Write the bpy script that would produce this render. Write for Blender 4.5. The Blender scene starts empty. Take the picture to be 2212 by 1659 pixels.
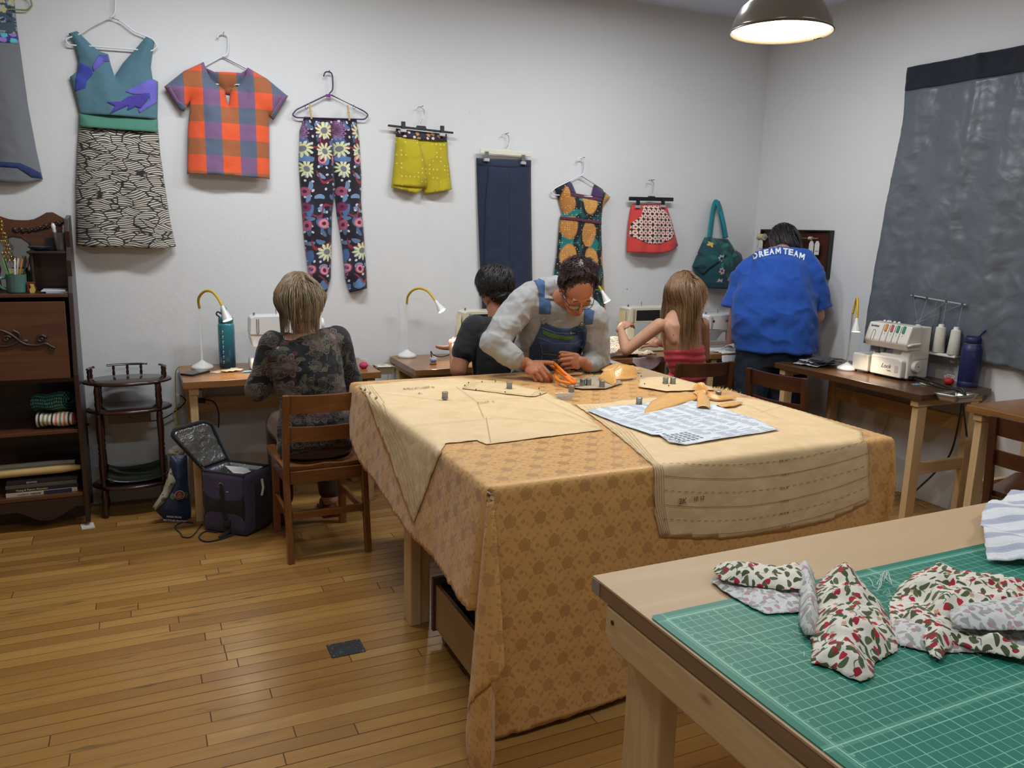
import bpy, bmesh, math, random
import numpy as np
from mathutils import Vector, Matrix, Quaternion, noise, geometry
from mathutils.bvhtree import BVHTree
PI = math.pi
rnd = random.Random(7)
COL = bpy.context.scene.collection
# ------------------------------------------------------------------ camera geometry (measured from the room's own lines)
FPX, CW, CH = 1713.3, 2212, 1659
YAW, PIT, ROL, EYE = math.radians(25.256), math.radians(11.092), math.radians(1.474), 1.57
_f = Vector((math.sin(YAW)*math.cos(PIT), math.cos(YAW)*math.cos(PIT), -math.sin(PIT)))
_r = Vector((math.cos(YAW), -math.sin(YAW), 0)); _u = _r.cross(_f)
CR = _r*math.cos(ROL)+_u*math.sin(ROL); CU = -_r*math.sin(ROL)+_u*math.cos(ROL); CF = _f
EYEP = Vector((0, 0, EYE))
WY, WX, CEIL = 4.805, 4.283, 3.07       # back wall, right wall, ceiling
def ray(x, y): return CR*((x-CW/2)/FPX) - CU*((y-CH/2)/FPX) + CF
def on_z(x, y, z=0.0):
    d = ray(x, y); return EYEP+d*((z-EYE)/d.z)
def on_y(x, y, Y):
    d = ray(x, y); return d*(Y/d.y)+EYEP
def on_x(x, y, X):
    d = ray(x, y); return d*(X/d.x)+EYEP
# ------------------------------------------------------------------ node helpers
class T: nt = None
class F:
    def __init__(s, k): s.k = k
    def __add__(a, b): return mth('ADD', a, b)
    __radd__ = __add__
    def __sub__(a, b): return mth('SUBTRACT', a, b)
    def __rsub__(a, b): return mth('SUBTRACT', b, a)
    def __mul__(a, b): return mth('MULTIPLY', a, b)
    __rmul__ = __mul__
    def __truediv__(a, b): return mth('DIVIDE', a, b)
    def __rtruediv__(a, b): return mth('DIVIDE', b, a)
def put(sock, v):
    if isinstance(v, F): T.nt.links.new(v.k, sock)
    elif isinstance(v, (tuple, list)):
        sock.default_value = (v[0], v[1], v[2], 1.0) if len(sock.default_value) == 4 else tuple(v)
    else: sock.default_value = v
def node(t, **kw):
    n = T.nt.nodes.new(t)
    for k, v in kw.items(): setattr(n, k, v)
    return n
def mth(op, *a):
    n = node('ShaderNodeMath', operation=op)
    for i, v in enumerate(a): put(n.inputs[i], v)
    return F(n.outputs[0])
def floor_(a): return mth('FLOOR', a)
def fract(a): return mth('FRACT', a)
def sin_(a): return mth('SINE', a)
def abs_(a): return mth('ABSOLUTE', a)
def mn(a, b): return mth('MINIMUM', a, b)
def mx(a, b): return mth('MAXIMUM', a, b)
def gt(a, b): return mth('GREATER_THAN', a, b)
def lt(a, b): return mth('LESS_THAN', a, b)
def clamp(a): return mn(mx(a, 0.0), 1.0)
def ss(e0, e1, x):                      # soft step, e0 may be above e1
    n = node('ShaderNodeMapRange', interpolation_type='SMOOTHSTEP')
    if e0 > e1: put(n.inputs[1], e1); put(n.inputs[2], e0); put(n.inputs[3], 1.0); put(n.inputs[4], 0.0)
    else: put(n.inputs[1], e0); put(n.inputs[2], e1)
    put(n.inputs[0], x); return F(n.outputs[0])
def xyz(v):
    n = node('ShaderNodeSeparateXYZ'); put(n.inputs[0], v); return F(n.outputs[0]), F(n.outputs[1]), F(n.outputs[2])
def vec(x, y=0.0, z=0.0):
    n = node('ShaderNodeCombineXYZ')
    for i, v in enumerate((x, y, z)): put(n.inputs[i], v)
    return F(n.outputs[0])
def P3(): return F(node('ShaderNodeTexCoord').outputs['Object'])
def UV(): return F(node('ShaderNodeTexCoord').outputs['UV'])
def nz(v, scale=5.0, detail=2.0, rough=.5, dist=0.0):
    n = node('ShaderNodeTexNoise'); put(n.inputs['Vector'], v); put(n.inputs['Scale'], scale); put(n.inputs['Detail'], detail)
    put(n.inputs['Roughness'], rough); put(n.inputs['Distortion'], dist); return F(n.outputs[0])
def vor(v, scale=5.0, feat='F1', rand=1.0, out=0):
    n = node('ShaderNodeTexVoronoi', feature=feat); put(n.inputs['Vector'], v); put(n.inputs['Scale'], scale)
    put(n.inputs['Randomness'], rand); return F(n.outputs[out])
def wn(x, y=0.0, z=0.0):
    n = node('ShaderNodeTexWhiteNoise'); put(n.inputs['Vector'], vec(x, y, z)); return F(n.outputs[0]), F(n.outputs[1])
def mix(t, a, b):
    n = node('ShaderNodeMix', data_type='RGBA'); put(n.inputs[0], t); put(n.inputs[6], a); put(n.inputs[7], b); return F(n.outputs[2])
def cells(x, y, jit=.3, seed=0.0, rot=True):
    ix, iy = floor_(x), floor_(y)
    v, c = wn(ix, iy, seed); r1, r2, r3 = xyz(c)
    lx = x-ix-.5-(r1-.5)*jit; ly = y-iy-.5-(r2-.5)*jit
    if rot:
        a = r3*6.283; ca, sa = mth('COSINE', a), sin_(a); lx, ly = lx*ca-ly*sa, lx*sa+ly*ca
    return lx, ly, r1, r2, r3
def rad(x, y): return mth('SQRT', x*x+y*y)
def petals(x, y, R, n, dep, soft=.02):
    a = mth('ARCTAN2', y, x); q = abs_(mth('COSINE', a*(n/2)))
    return ss(soft, -soft, rad(x, y)-R*(1-dep)-q*(R*dep))
def ell(x, y, a, b, soft=.1): return ss(1+soft, 1-soft, rad(x*(1/a), y*(1/b)))
MATS = {}
def srgb(r, g=None, b=None):
    if g is None: r, g, b = r
    return tuple(((c/255)/12.92 if c <= 10 else ((c/255+.055)/1.055)**2.4) for c in (r, g, b))
def mat(name, color=(200, 200, 200), rough=.6, metal=0.0, fn=None, bump=None, bdist=.002, emit=None, estr=0.0,
        alpha=None, trans=0.0, spec=.5, sheen=0.0, coat=0.0, raw=False, sss=0.0, vary=.06):
    """color is sRGB 0-255; fn(principled) may return a colour socket; bump is a callable returning height."""
    if name in MATS: return MATS[name]
    m = bpy.data.materials.new(name); m.use_nodes = True; T.nt = m.node_tree
    b = T.nt.nodes['Principled BSDF']
    c = color if raw else srgb(color)
    put(b.inputs['Roughness'], rough); put(b.inputs['Metallic'], metal); put(b.inputs['Specular IOR Level'], spec)
    put(b.inputs['Transmission Weight'], trans); put(b.inputs['Sheen Weight'], sheen); put(b.inputs['Coat Weight'], coat)
    if sss: put(b.inputs['Subsurface Weight'], sss); put(b.inputs['Subsurface Radius'], (.01, .004, .002)); put(b.inputs['Subsurface Scale'], 1.0)
    if alpha is not None: put(b.inputs['Alpha'], alpha)
    out = fn(b) if fn else None
    if out is None:
        n = nz(P3(), 9.0, 3.0); d = tuple(min(1, x*(1-vary*1.5)) for x in c); l = tuple(min(1, x*(1+vary)) for x in c)
        out = mix(n, d, l)
    put(b.inputs['Base Color'], out)
    if emit is not None: put(b.inputs['Emission Color'], srgb(emit)); put(b.inputs['Emission Strength'], estr)
    if bump:
        bn = node('ShaderNodeBump'); put(bn.inputs['Distance'], bdist); put(bn.inputs['Strength'], 1.0); put(bn.inputs['Height'], bump())
        T.nt.links.new(bn.outputs[0], b.inputs['Normal'])
    MATS[name] = m; return m
def wood(name, c1, c2, ax=0, scale=1.0, rough=.45, coat=0.0, knots=False, ring=7.0, fine=.35):
    key = name+'_'+'xyz'[ax]
    if key in MATS: return MATS[key]
    def fn(b):
        p = xyz(P3()); s = [16.0*scale]*3; s[ax] = 1.3*scale
        v = vec(p[0]*s[0], p[1]*s[1], p[2]*s[2])
        n1 = nz(v, 1.0, 4.0, .6, .6); rings = abs_(sin_(n1*ring*2.2)); t = clamp(n1*.9+rings*.28-.18)
        s2 = [220.0*scale]*3; s2[ax] = 6.0*scale
        fi = nz(vec(p[0]*s2[0], p[1]*s2[1], p[2]*s2[2]), 1.0, 2.0)
        t = clamp(t+(fi-.5)*fine)
        col = mix(t, srgb(c1), srgb(c2))
        if knots:
            k = ss(.10, .02, vor(vec(p[0]*(1 if ax == 0 else 2.5), p[1]*(1 if ax == 1 else 2.5), p[2]*(1 if ax == 2 else 2.5)), 3.3, 'F1', 1.0))
            col = mix(k*.75, col, srgb(95, 60, 35))
        return col
    return mat(key, rough=rough, coat=coat, fn=fn)
# ------------------------------------------------------------------ mesh helpers
def frame(d, up=None):
    d = Vector(d).normalized()
    if up is None: up = Vector((0, 0, 1)) if abs(d.z) < .95 else Vector((0, 1, 0))
    x = d.cross(Vector(up))
    if x.length < 1e-6: x = d.cross(Vector((1, 0, 0)))
    x.normalize(); y = x.cross(d).normalized()
    return x, y, d
class MB:
    def __init__(s): s.v = []; s.f = []; s.uv = {}
    def add(s, vs, fs, uvs=None):
        n = len(s.v); s.v += [tuple(v) for v in vs]; s.f += [tuple(i+n for i in f) for f in fs]
        if uvs:
            for i, u in enumerate(uvs): s.uv[n+i] = u
        return s
    def box(s, a, b, R=None, c=None):
        a, b = Vector(a), Vector(b); vs = [Vector((x, y, z)) for x in (a.x, b.x) for y in (a.y, b.y) for z in (a.z, b.z)]
        if R is not None:
            c = (a+b)/2 if c is None else Vector(c); vs = [R@(v-c)+c for v in vs]
        return s.add(vs, [(0, 1, 3, 2), (4, 6, 7, 5), (0, 4, 5, 1), (2, 3, 7, 6), (0, 2, 6, 4), (1, 5, 7, 3)])
    def beam(s, a, b, w, h, up=(0, 0, 1)):
        a, b = Vector(a), Vector(b); x, y, d = frame(b-a, up)
        vs = [p+x*(i*w/2)+y*(j*h/2) for p in (a, b) for i, j in ((-1, -1), (1, -1), (1, 1), (-1, 1))]
        return s.add(vs, [(3, 2, 1, 0), (4, 5, 6, 7), (0, 1, 5, 4), (1, 2, 6, 5), (2, 3, 7, 6), (3, 0, 4, 7)])
    def tube(s, pts, r, seg=8, caps=True, sq=None, up=None, closed=False):
        pts = [Vector(p) for p in pts]; n = len(pts); rs = r if isinstance(r, (list, tuple)) else [r]*n
        ring0 = len(s.v); px = None; vs = []; uv = []; L = 0
        for i, p in enumerate(pts):
            d = (pts[min(i+1, n-1)]-pts[max(i-1, 0)]) if not closed else (pts[(i+1) % n]-pts[i-1])
            if d.length < 1e-9: d = Vector((0, 0, 1))
            if px is None: x, y, d = frame(d, up)
            else:
                d.normalize(); x = px-d*px.dot(d)
                if x.length < 1e-6: x, y, d = frame(d)
                x.normalize(); y = d.cross(x)
            px = x
            if i: L += (p-pts[i-1]).length
            for k in range(seg):
                a = 2*PI*k/seg; q = sq or (1, 1); vs.append(p+x*(math.cos(a)*rs[i]*q[0])+y*(math.sin(a)*rs[i]*q[1])); uv.append((L, k/seg))
        fs = []
        for i in range(n if closed else n-1):
            j = (i+1) % n
            for k in range(seg):
                k2 = (k+1) % seg; fs.append((i*seg+k, i*seg+k2, j*seg+k2, j*seg+k))
        if caps and not closed: fs += [tuple(range(seg))[::-1], tuple((n-1)*seg+k for k in range(seg))]
        return s.add(vs, fs, uv)
    def lathe(s, prof, c=(0, 0, 0), ax=(0, 0, 1), seg=24, sc=(1, 1), up=None, caps=True):
        c = Vector(c); x, y, d = frame(ax, up); vs = []
        for r, h in prof:
            for k in range(seg):
                a = 2*PI*k/seg; vs.append(c+d*h+x*(math.cos(a)*r*sc[0])+y*(math.sin(a)*r*sc[1]))
        n = len(prof); fs = []
        for i in range(n-1):
            for k in range(seg):
                k2 = (k+1) % seg; fs.append((i*seg+k, (i+1)*seg+k, (i+1)*seg+k2, i*seg+k2))
        if caps: fs += [tuple(range(seg)), tuple((n-1)*seg+k for k in range(seg))[::-1]]
        return s.add(vs, fs)
    def cyl(s, c, r, h, ax=(0, 0, 1), seg=20, r2=None): return s.lathe([(r, 0), (r if r2 is None else r2, h)], c, ax, seg)
    def ball(s, c, r, seg=16, rings=10, R=None):
        r = (r, r, r) if not isinstance(r, (tuple, list, Vector)) else r; c = Vector(c); vs = []; fs = []
        for i in range(rings+1):
            t = PI*i/rings
            for k in range(seg):
                a = 2*PI*k/seg; v = Vector((math.sin(t)*math.cos(a)*r[0], math.sin(t)*math.sin(a)*r[1], math.cos(t)*r[2]))
                vs.append(c+(R@v if R is not None else v))
        for i in range(rings):
            for k in range(seg):
                k2 = (k+1) % seg; fs.append((i*seg+k, (i+1)*seg+k, (i+1)*seg+k2, i*seg+k2))
        return s.add(vs, fs)
    def grid(s, fn, nu, nv, th=0.0, wrap=False):
        """fn(i/nu, j/nv) -> point"""
        vs = []; uv = []
        for j in range(nv+1):
            for i in range(nu+1): vs.append(Vector(fn(i/nu, j/nv))); uv.append((i/nu, j/nv))
        fs = [(j*(nu+1)+i, j*(nu+1)+i+1, (j+1)*(nu+1)+i+1, (j+1)*(nu+1)+i) for j in range(nv) for i in range(nu)]
        return s.add(vs, fs, uv)
    def prism(s, poly, d, o=(0, 0, 0), ex=(1, 0, 0), ey=(0, 0, 1)):
        """extrude a 2D outline (along ex, ey) by the vector d"""
        o, ex, ey, d = Vector(o), Vector(ex), Vector(ey), Vector(d); n = len(poly)
        vs = [o+ex*p[0]+ey*p[1] for p in poly]; vs += [v+d for v in vs]
        tri = geometry.tessellate_polygon([[Vector((p[0], p[1], 0)) for p in poly]])
        fs = [tuple(t) for t in tri]+[tuple(i+n for i in t[::-1]) for t in tri]+[(i, (i+1) % n, (i+1) % n+n, i+n) for i in range(n)]
        return s.add(vs, fs)
    def obj(s, name, m, parent=None, smooth=False, bevel=0.0, solid=0.0, sub=0, wn_=False, keep=False, seg=2):
        me = bpy.data.meshes.new(name); me.from_pydata(s.v, [], s.f); me.validate(clean_customdata=False)
        if s.uv:
            ul = me.uv_layers.new(name='UVMap'); idx = np.empty(len(me.loops), dtype=np.int32); me.loops.foreach_get('vertex_index', idx)
            tab = np.zeros((len(s.v), 2), dtype=np.float32)
            for k, u in s.uv.items(): tab[k] = u
            ul.data.foreach_set('uv', tab[idx].ravel())
        if not keep:
            bm = bmesh.new(); bm.from_mesh(me); bmesh.ops.recalc_face_normals(bm, faces=bm.faces); bm.to_mesh(me); bm.free()
        o = bpy.data.objects.new(name, me); COL.objects.link(o)
        for mm in (m if isinstance(m, (list, tuple)) else [m]): me.materials.append(mm)
        if smooth:
            me.shade_smooth()
            if len(s.v) < 30000 and not solid: me.set_sharp_from_angle(angle=math.radians(52))
        if solid:
            k = o.modifiers.new('thickness', 'SOLIDIFY'); k.thickness = solid; k.offset = 0
        if bevel:
            k = o.modifiers.new('bevel', 'BEVEL'); k.width = bevel; k.segments = seg; k.limit_method = 'ANGLE'; k.angle_limit = math.radians(40)
        if sub:
            k = o.modifiers.new('sub', 'SUBSURF'); k.levels = sub; k.render_levels = sub
        attach(o, parent); return o
def wmat(o):
    m = Matrix.LocRotScale(o.location, o.rotation_euler, o.scale)
    return (wmat(o.parent)@o.matrix_parent_inverse@m) if o.parent else m
def attach(o, parent):
    if parent is not None:
        o.parent = parent
        if parent.name in LOCAL: LOCAL.add(o.name)
        else: o.matrix_parent_inverse = wmat(parent).inverted()
def tag(o, label=None, cat=None, group=None, kind=None):
    if label: o['label'] = label
    if cat: o['category'] = cat
    if group: o['group'] = group
    if kind: o['kind'] = kind
    return o
LOCAL = set()
def thing(name, label, cat, loc=(0, 0, 0), rz=0.0, group=None, local=False):
    o = bpy.data.objects.new(name, None); COL.objects.link(o); o.location = loc; o.rotation_euler = (0, 0, rz); o.empty_display_size = .05
    if local: LOCAL.add(o.name)
    return tag(o, label, cat, group)
def dup(root, loc, rz=0.0, label=None, group=None):
    r = root.copy(); COL.objects.link(r); r.location = loc; r.rotation_euler = (0, 0, rz); tag(r, label, None, group)
    def rec(src, dst):
        for ch in [c for c in list(bpy.data.objects) if c.parent == src]:
            k = ch.copy(); COL.objects.link(k); k.parent = dst; rec(ch, k)
    rec(root, r); return r
def struct(mb, name, m, **kw): return tag(mb.obj(name, m, None, **kw), kind='structure')
def text_mesh(txt, size, ext=.0004, bold=0.0, shear=0.0):
    cu = bpy.data.curves.new('t', 'FONT'); cu.body = txt; cu.size = size; cu.extrude = ext; cu.align_x = 'CENTER'; cu.align_y = 'CENTER'; cu.offset = bold
    cu.shear = shear; cu.resolution_u = 3
    o = bpy.data.objects.new('t', cu); COL.objects.link(o); dg = bpy.context.evaluated_depsgraph_get(); dg.update()
    me = o.evaluated_get(dg).to_mesh(); vs = [v.co.copy() for v in me.vertices]; fs = [tuple(p.vertices) for p in me.polygons]
    o.evaluated_get(dg).to_mesh_clear(); bpy.data.objects.remove(o); bpy.data.curves.remove(cu); return vs, fs
def lettering(name, txt, size, o, ex, ey, m, parent, bold=0.0, ext=.0004, shear=0.0, wid=None):
    vs, fs = text_mesh(txt, size, ext, bold, shear); ex, ey = Vector(ex).normalized(), Vector(ey).normalized(); ez = ex.cross(ey); o = Vector(o)
    k = 1.0
    if wid: w = max(v.x for v in vs)-min(v.x for v in vs); k = wid/w
    return MB().add([o+ex*(v.x*k)+ey*v.y+ez*v.z for v in vs], fs).obj(name, m, parent)
def inside(p, poly):
    P = np.atleast_2d(np.asarray(p, float)); x, y = P[:, 0], P[:, 1]; c = np.zeros(len(P), bool); n = len(poly); j = n-1
    for i in range(n):
        xi, yi = poly[i][0], poly[i][1]; xj, yj = poly[j][0], poly[j][1]
        if yi != yj: c ^= ((yi > y) != (yj > y)) & (x < (xj-xi)*(y-yi)/(yj-yi)+xi)
        j = i
    return c
def bdist(p, poly):
    P = np.atleast_2d(np.asarray(p, float)); best = np.full(len(P), 1e9); n = len(poly)
    for i in range(n):
        a = np.array(poly[i][:2], float); d = np.array(poly[(i+1) % n][:2], float)-a; L = (d*d).sum()
        q = P-a; t = np.clip((q@d)/L, 0, 1) if L > 0 else np.zeros(len(P)); e = q-t[:, None]*d; best = np.minimum(best, (e*e).sum(1))
    return np.sqrt(best)
def fill(poly, step):
    """triangulate a 2D outline with inner points; returns points, faces, distance to the outline"""
    out = []
    n = len(poly)
    for i in range(n):
        a, b = Vector(poly[i][:2]), Vector(poly[(i+1) % n][:2]); k = max(1, int((b-a).length/step))
        for j in range(k): out.append(a+(b-a)*(j/k))
    xs = [p.x for p in out]; ys = [p.y for p in out]; h = step*.866; g = []
    yy = min(ys)+h/2; r = 0
    while yy < max(ys):
        xx = min(xs)+(r % 2)*step/2
        while xx < max(xs): g.append((xx, yy)); xx += step
        yy += h; r += 1
    if g:
        g = np.array(g); g = g[inside(g, poly)]
        if len(g): g = g[bdist(g, poly) > step*.45]
    pts = out+[Vector((float(q[0]), float(q[1]))) for q in g]
    res = geometry.delaunay_2d_cdt(pts, [(i, (i+1) % len(out)) for i in range(len(out))], [], 1, 1e-6)
    vs = [tuple(v) for v in res[0]]; fs = [tuple(f) for f in res[2]]; A = np.array(vs)
    cen = np.array([A[list(f)].mean(0) for f in fs]); ok = inside(cen, poly); fs = [f for f, k in zip(fs, ok) if k]
    return vs, fs, list(bdist(A, poly))
def fbm(x, y, z=0.0, o=3):
    s = 0; a = 1
    for i in range(o): s += a*noise.noise(Vector((x, y, z))); x, y, z, a = x*2.03, y*2.03, z*2.03+7, a*.5
    return s
def spline(pts, n=8, closed=False):
    P = [Vector(p) for p in pts]; out = []; N = len(P)
    for i in range(N if closed else N-1):
        p0 = P[i-1] if (i > 0 or closed) else P[0]; p1 = P[i]; p2 = P[(i+1) % N]; p3 = P[(i+2) % N] if (i+2 < N or closed) else P[-1]
        for k in range(n):
            t = k/n; out.append(.5*((2*p1)+(p2-p0)*t+(2*p0-5*p1+4*p2-p3)*t*t+(3*p1-p0-3*p2+p3)*t**3))
    if not closed: out.append(P[-1])
    return out
# ================================================================== ROOM
def plank_mat():
    W, L = .0605, 1.15
    def fn(b):
        x, y, z = xyz(P3()); yy = (y-3.299)/W+400.0; row = floor_(yy); fy = yy-row
        r, c = wn(row, 3.0); off = r*7.3; ll = .65+xyz(c)[1]*.9; xx = x/ll+off+50.0; pl = floor_(xx); fx = xx-pl
        r2, c2 = wn(row, pl, 5.0); t1, t2, t3 = xyz(c2)
        g = nz(vec(x*2.2+t1*31.0, y*34.0+t2*17.0, 0.0), 1.0, 5.0, .62, .7)
        g2 = nz(vec(x*9.0+t3*9.0, y*26.0, 1.0), 1.0, 4.0, .6, 1.2)
        col = mix(t1, srgb(180, 134, 70), srgb(148, 104, 50)); col = mix(ss(.72, 1.0, t2)*.45, col, srgb(200, 158, 92))
        col = mix(clamp((g-.42)*2.3)*.55, col, srgb(132, 82, 40)); col = mix(clamp((g2-.5)*2.2)*.38, col, srgb(150, 96, 50))
        patch = ss(.58, .75, nz(vec(x*1.4, y*5.0, 3.0), 2.2, 3.0)); col = mix(patch*.35, col, srgb(120, 84, 52))
        bl = ss(.025, .0, vor(vec(x, y*1.8, 0.0), 7.0, 'F1')*1.0-.0); col = mix(bl*.9, col, srgb(48, 30, 20))
        st = ss(.66, .73, nz(vec(x*3.0, y*22.0, 9.0), 1.3, 3.0, .5)); col = mix(st*.5, col, srgb(72, 50, 34))
        gy = mn(fy, 1.0-fy)*W; gw, gc = wn(row, 11.0); gap = ss(.0014, .0004, gy-gw*.0008); gapx = ss(.0022, .0009, mn(fx, 1.0-fx)*ll)
        gapf = mx(gap*(.45+gw*.55), gapx*.95)
        col = mix(gapf*.92, col, srgb(58, 26, 12))
        put(b.inputs['Roughness'], nz(P3(), 3.0, 3.0)*.22+.2+gapf*.4)
        fn.h = (1.0-gapf)+g*.08
        return col
    return mat('maple floorboards', rough=.3, fn=fn, bump=lambda: fn.h, bdist=.0012, spec=.45)
def wall_mat(name, c):
    def fn(b):
        x, y, z = xyz(P3()); n = nz(P3(), 1.3, 4.0); col = mix(n, srgb(c[0]-6, c[1]-7, c[2]-8), srgb(c[0]+3, c[1]+3, c[2]+4))
        sp = ss(.022, .010, vor(vec(x, y, z*1.0), 2.2, 'F1')); col = mix(sp*.6, col, srgb(95, 92, 88))
        sm = ss(.62, .72, nz(vec(x*6.0, y*6.0, z*1.6), 1.4, 3.0)); col = mix(sm*.035, col, srgb(150, 145, 138)); return col
    return mat(name, rough=.62, fn=fn, bump=lambda: nz(P3(), 40.0, 3.0)*.5+nz(P3(), 6.0, 2.0), bdist=.0015)
m_wall = wall_mat('white painted plaster', (222, 221, 219))
m_ceil = mat('white ceiling paint', (214, 222, 238), .8)
m_base = wall_mat('painted baseboard', (205, 200, 192))
X0, Y0 = -2.6, -2.2
struct(MB().box((X0-.1, Y0-.1, -.1), (WX+.1, WY+.1, 0)), 'floor', plank_mat())
struct(MB().box((X0-.1, WY, 0), (WX+.1, WY+.12, CEIL)), 'wall_back', m_wall)
struct(MB().box((WX, Y0, 0), (WX+.12, WY, CEIL)), 'wall_right', m_wall)
struct(MB().box((X0-.12, Y0, 0), (X0, WY, CEIL)), 'wall_left', m_wall)
struct(MB().box((X0-.1, Y0-.12, 0), (WX+.1, Y0, CEIL)), 'wall_front', m_wall)
struct(MB().box((X0-.12, Y0-.12, CEIL), (WX+.12, WY+.12, CEIL+.1)), 'ceiling', m_ceil)
struct(MB().box((X0, WY-.018, 0), (WX-.018, WY, .215)), 'baseboard_back', m_base, bevel=.003)
struct(MB().box((WX-.018, Y0, 0), (WX, WY, .215)), 'baseboard_right', m_base, bevel=.003)
# metal floor box cover
pl = thing('floor_plate', 'dark scratched metal cover plate set in the floorboards', 'floor plate', (.626, 2.733, 0))
m_plate = mat('scuffed dark metal', (74, 76, 76), .55, .7, fn=lambda b: mix(ss(.55, .7, nz(P3(), 60.0, 4.0, .6, 2.0)), srgb(62, 64, 64), srgb(132, 132, 128)))
MB().box((.562, 2.684, 0), (.690, 2.782, .0035)).obj('cover', m_plate, pl, bevel=.001)
m_scr = mat('worn steel', (150, 148, 142), .4, .9)
for sx, sy in ((.572, 2.692), (.68, 2.692), (.572, 2.774), (.68, 2.774), (.626, 2.774)):
    MB().cyl((sx, sy, .003), .004, .0016, seg=10).obj('screw', m_scr, pl)
tag(MB().box((.955, 3.72, 0), (.985, 3.732, .006), Matrix.Rotation(.3, 3, 'Z')).obj('fabric_scrap', mat('blue scrap', (70, 120, 140), .9)), 'tiny blue scrap on the floorboards beside the oak chair leg', 'scrap')
# ================================================================== LIGHT
def area(name, loc, sx, sy, power, col, rot=(0, 0, 0), spread=PI):
    l = bpy.data.lights.new(name, 'AREA'); l.shape = 'RECTANGLE'; l.size = sx; l.size_y = sy; l.energy = power; l.color = col; l.spread = spread
    o = bpy.data.objects.new(name, l); COL.objects.link(o); o.location = loc; o.rotation_euler = rot; return o
COOL, WARM = (.86, .93, 1.0), (1.0, .84, .62)
for i, (lx, ly, p) in enumerate(((.55, 3.55, 37), (2.6, 3.4, 34), (.3, .6, 22), (2.9, .4, 18))):
    area('ceiling_fixture_light', (lx, ly, CEIL-.05), 1.2, .16, p, COOL)
w = bpy.data.worlds.new('room'); bpy.context.scene.world = w; w.use_nodes = True
w.node_tree.nodes['Background'].inputs[0].default_value = (.8, .85, 1, 1); w.node_tree.nodes['Background'].inputs[1].default_value = .15
# ================================================================== CAMERA
cd = bpy.data.cameras.new('camera'); cam = bpy.data.objects.new('camera', cd); COL.objects.link(cam)
cd.sensor_fit = 'HORIZONTAL'; cd.sensor_width = 36; cd.lens = FPX/CW*36; cd.clip_start = .05
cam.matrix_world = Matrix(((CR.x, CU.x, -CF.x, 0), (CR.y, CU.y, -CF.y, 0), (CR.z, CU.z, -CF.z, EYE), (0, 0, 0, 1)))
sc = bpy.context.scene; sc.camera = cam
sc.cycles.max_bounces = 6; sc.cycles.diffuse_bounces = 3; sc.cycles.use_adaptive_sampling = True; sc.cycles.adaptive_threshold = .035; sc.cycles.glossy_bounces = 3; sc.cycles.transmission_bounces = 4; sc.cycles.transparent_max_bounces = 6; sc.cycles.caustics_reflective = False; sc.cycles.caustics_refractive = False
sc.view_settings.view_transform = 'Standard'; sc.view_settings.look = 'None'; sc.view_settings.gamma = 1; sc.view_settings.exposure = .08
# ================================================================== TIMBER TABLES
PINE = ((222, 190, 142), (190, 152, 102))
def pine(ax): return wood('pine timber', *PINE, ax=ax, rough=.6, knots=True, fine=.2)
def ply(ax=0): return wood('birch plywood', (196, 168, 130), (182, 152, 115), ax=ax, scale=.6, rough=.55, fine=.12, ring=4)
TZ = .834
# damask cloth, drape surface
TX0, TX1, TY0, TY1 = .896, 2.520, 2.015, 3.645
def bend(d, r=.018):
    """distance past the table edge -> (outward, down)"""
    if d <= 0: return d, 0.0
    q = r*PI/2
    if d < q: a = d/r; return r*math.sin(a), r*(1-math.cos(a))
    return r, r+(d-q)
def drape(u, v, lift=0.0):
    """u,v: cloth coordinates in metres, (0,0) the front left table corner"""
    W, D = TX1-TX0, TY1-TY0; du = -u if u < 0 else (u-W if u > W else 0.0); dv = -v if v < 0 else (v-D if v > D else 0.0)
    sx = -1 if u < 0 else 1; sy = -1 if v < 0 else 1; r = .02; r = .018; wr = .0012*fbm(u*6, v*6)+.0007*fbm(u*17, v*17, 5)
    if du == 0 and dv == 0: return Vector((TX0+u, TY0+v, TZ+.004+lift+wr))
    if dv == 0:
        o, dn = bend(du); k = min(1, dn/.5)
        o2 = o+.010*k*math.sin(v*9+1)+.018*k*fbm(v*3.1, 2.0)+.045*k+wr*2
        return Vector(((TX0 if sx < 0 else TX1)+sx*(o2+.004+lift), TY0+v, TZ+.004+lift-dn))
    if du == 0:
        o, dn = bend(dv); k = min(1, dn/.7)
        o2 = o+.006*k*math.sin(u*7+.5)+.010*k*fbm(u*2.4, 4.0)+wr*2-.012*k
        return Vector((TX0+u, (TY0 if sy < 0 else TY1)+sy*(o2+.004+lift), TZ+.004+lift-dn))
    rho = math.hypot(du, dv); phi = math.atan2(dv, du)/(PI/2)     # 0 at the side, 1 at the front
    o, dn = bend(rho)
    if sx < 0 and sy < 0:     # folds of the hanging front left corner
        kx = [0, .18, .40, .62, .80, 1]; ka = [0, .30, .95, .30, .78, 1]; kr = [0, .25, 1.0, .42, .75, 0]
    elif sx > 0 and sy < 0: kx = [0, .35, .65, 1]; ka = [0, .5, .7, 1]; kr = [0, .6, .6, 0]
    else: kx = [0, .5, 1]; ka = [0, .5, 1]; kr = [0, .6, 0]
    j = max(i for i in range(len(kx)-1) if phi >= kx[i]-1e-9); t = (phi-kx[j])/(kx[j+1]-kx[j]); t = t*t*(3-2*t)
    al = (ka[j]+(ka[j+1]-ka[j])*t)*PI/2; kk = kr[j]+(kr[j+1]-kr[j])*t; fl = min(1, dn/.8)
    out = o+.004+lift+.17*kk*fl+.012*fl
    cx = (TX0 if sx < 0 else TX1); cy = (TY0 if sy < 0 else TY1)
    zz = TZ+.004+lift-dn*(1-.05*kk)
    return Vector((cx+sx*math.cos(al)*out, cy+sy*math.sin(al)*out, zz))
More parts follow.
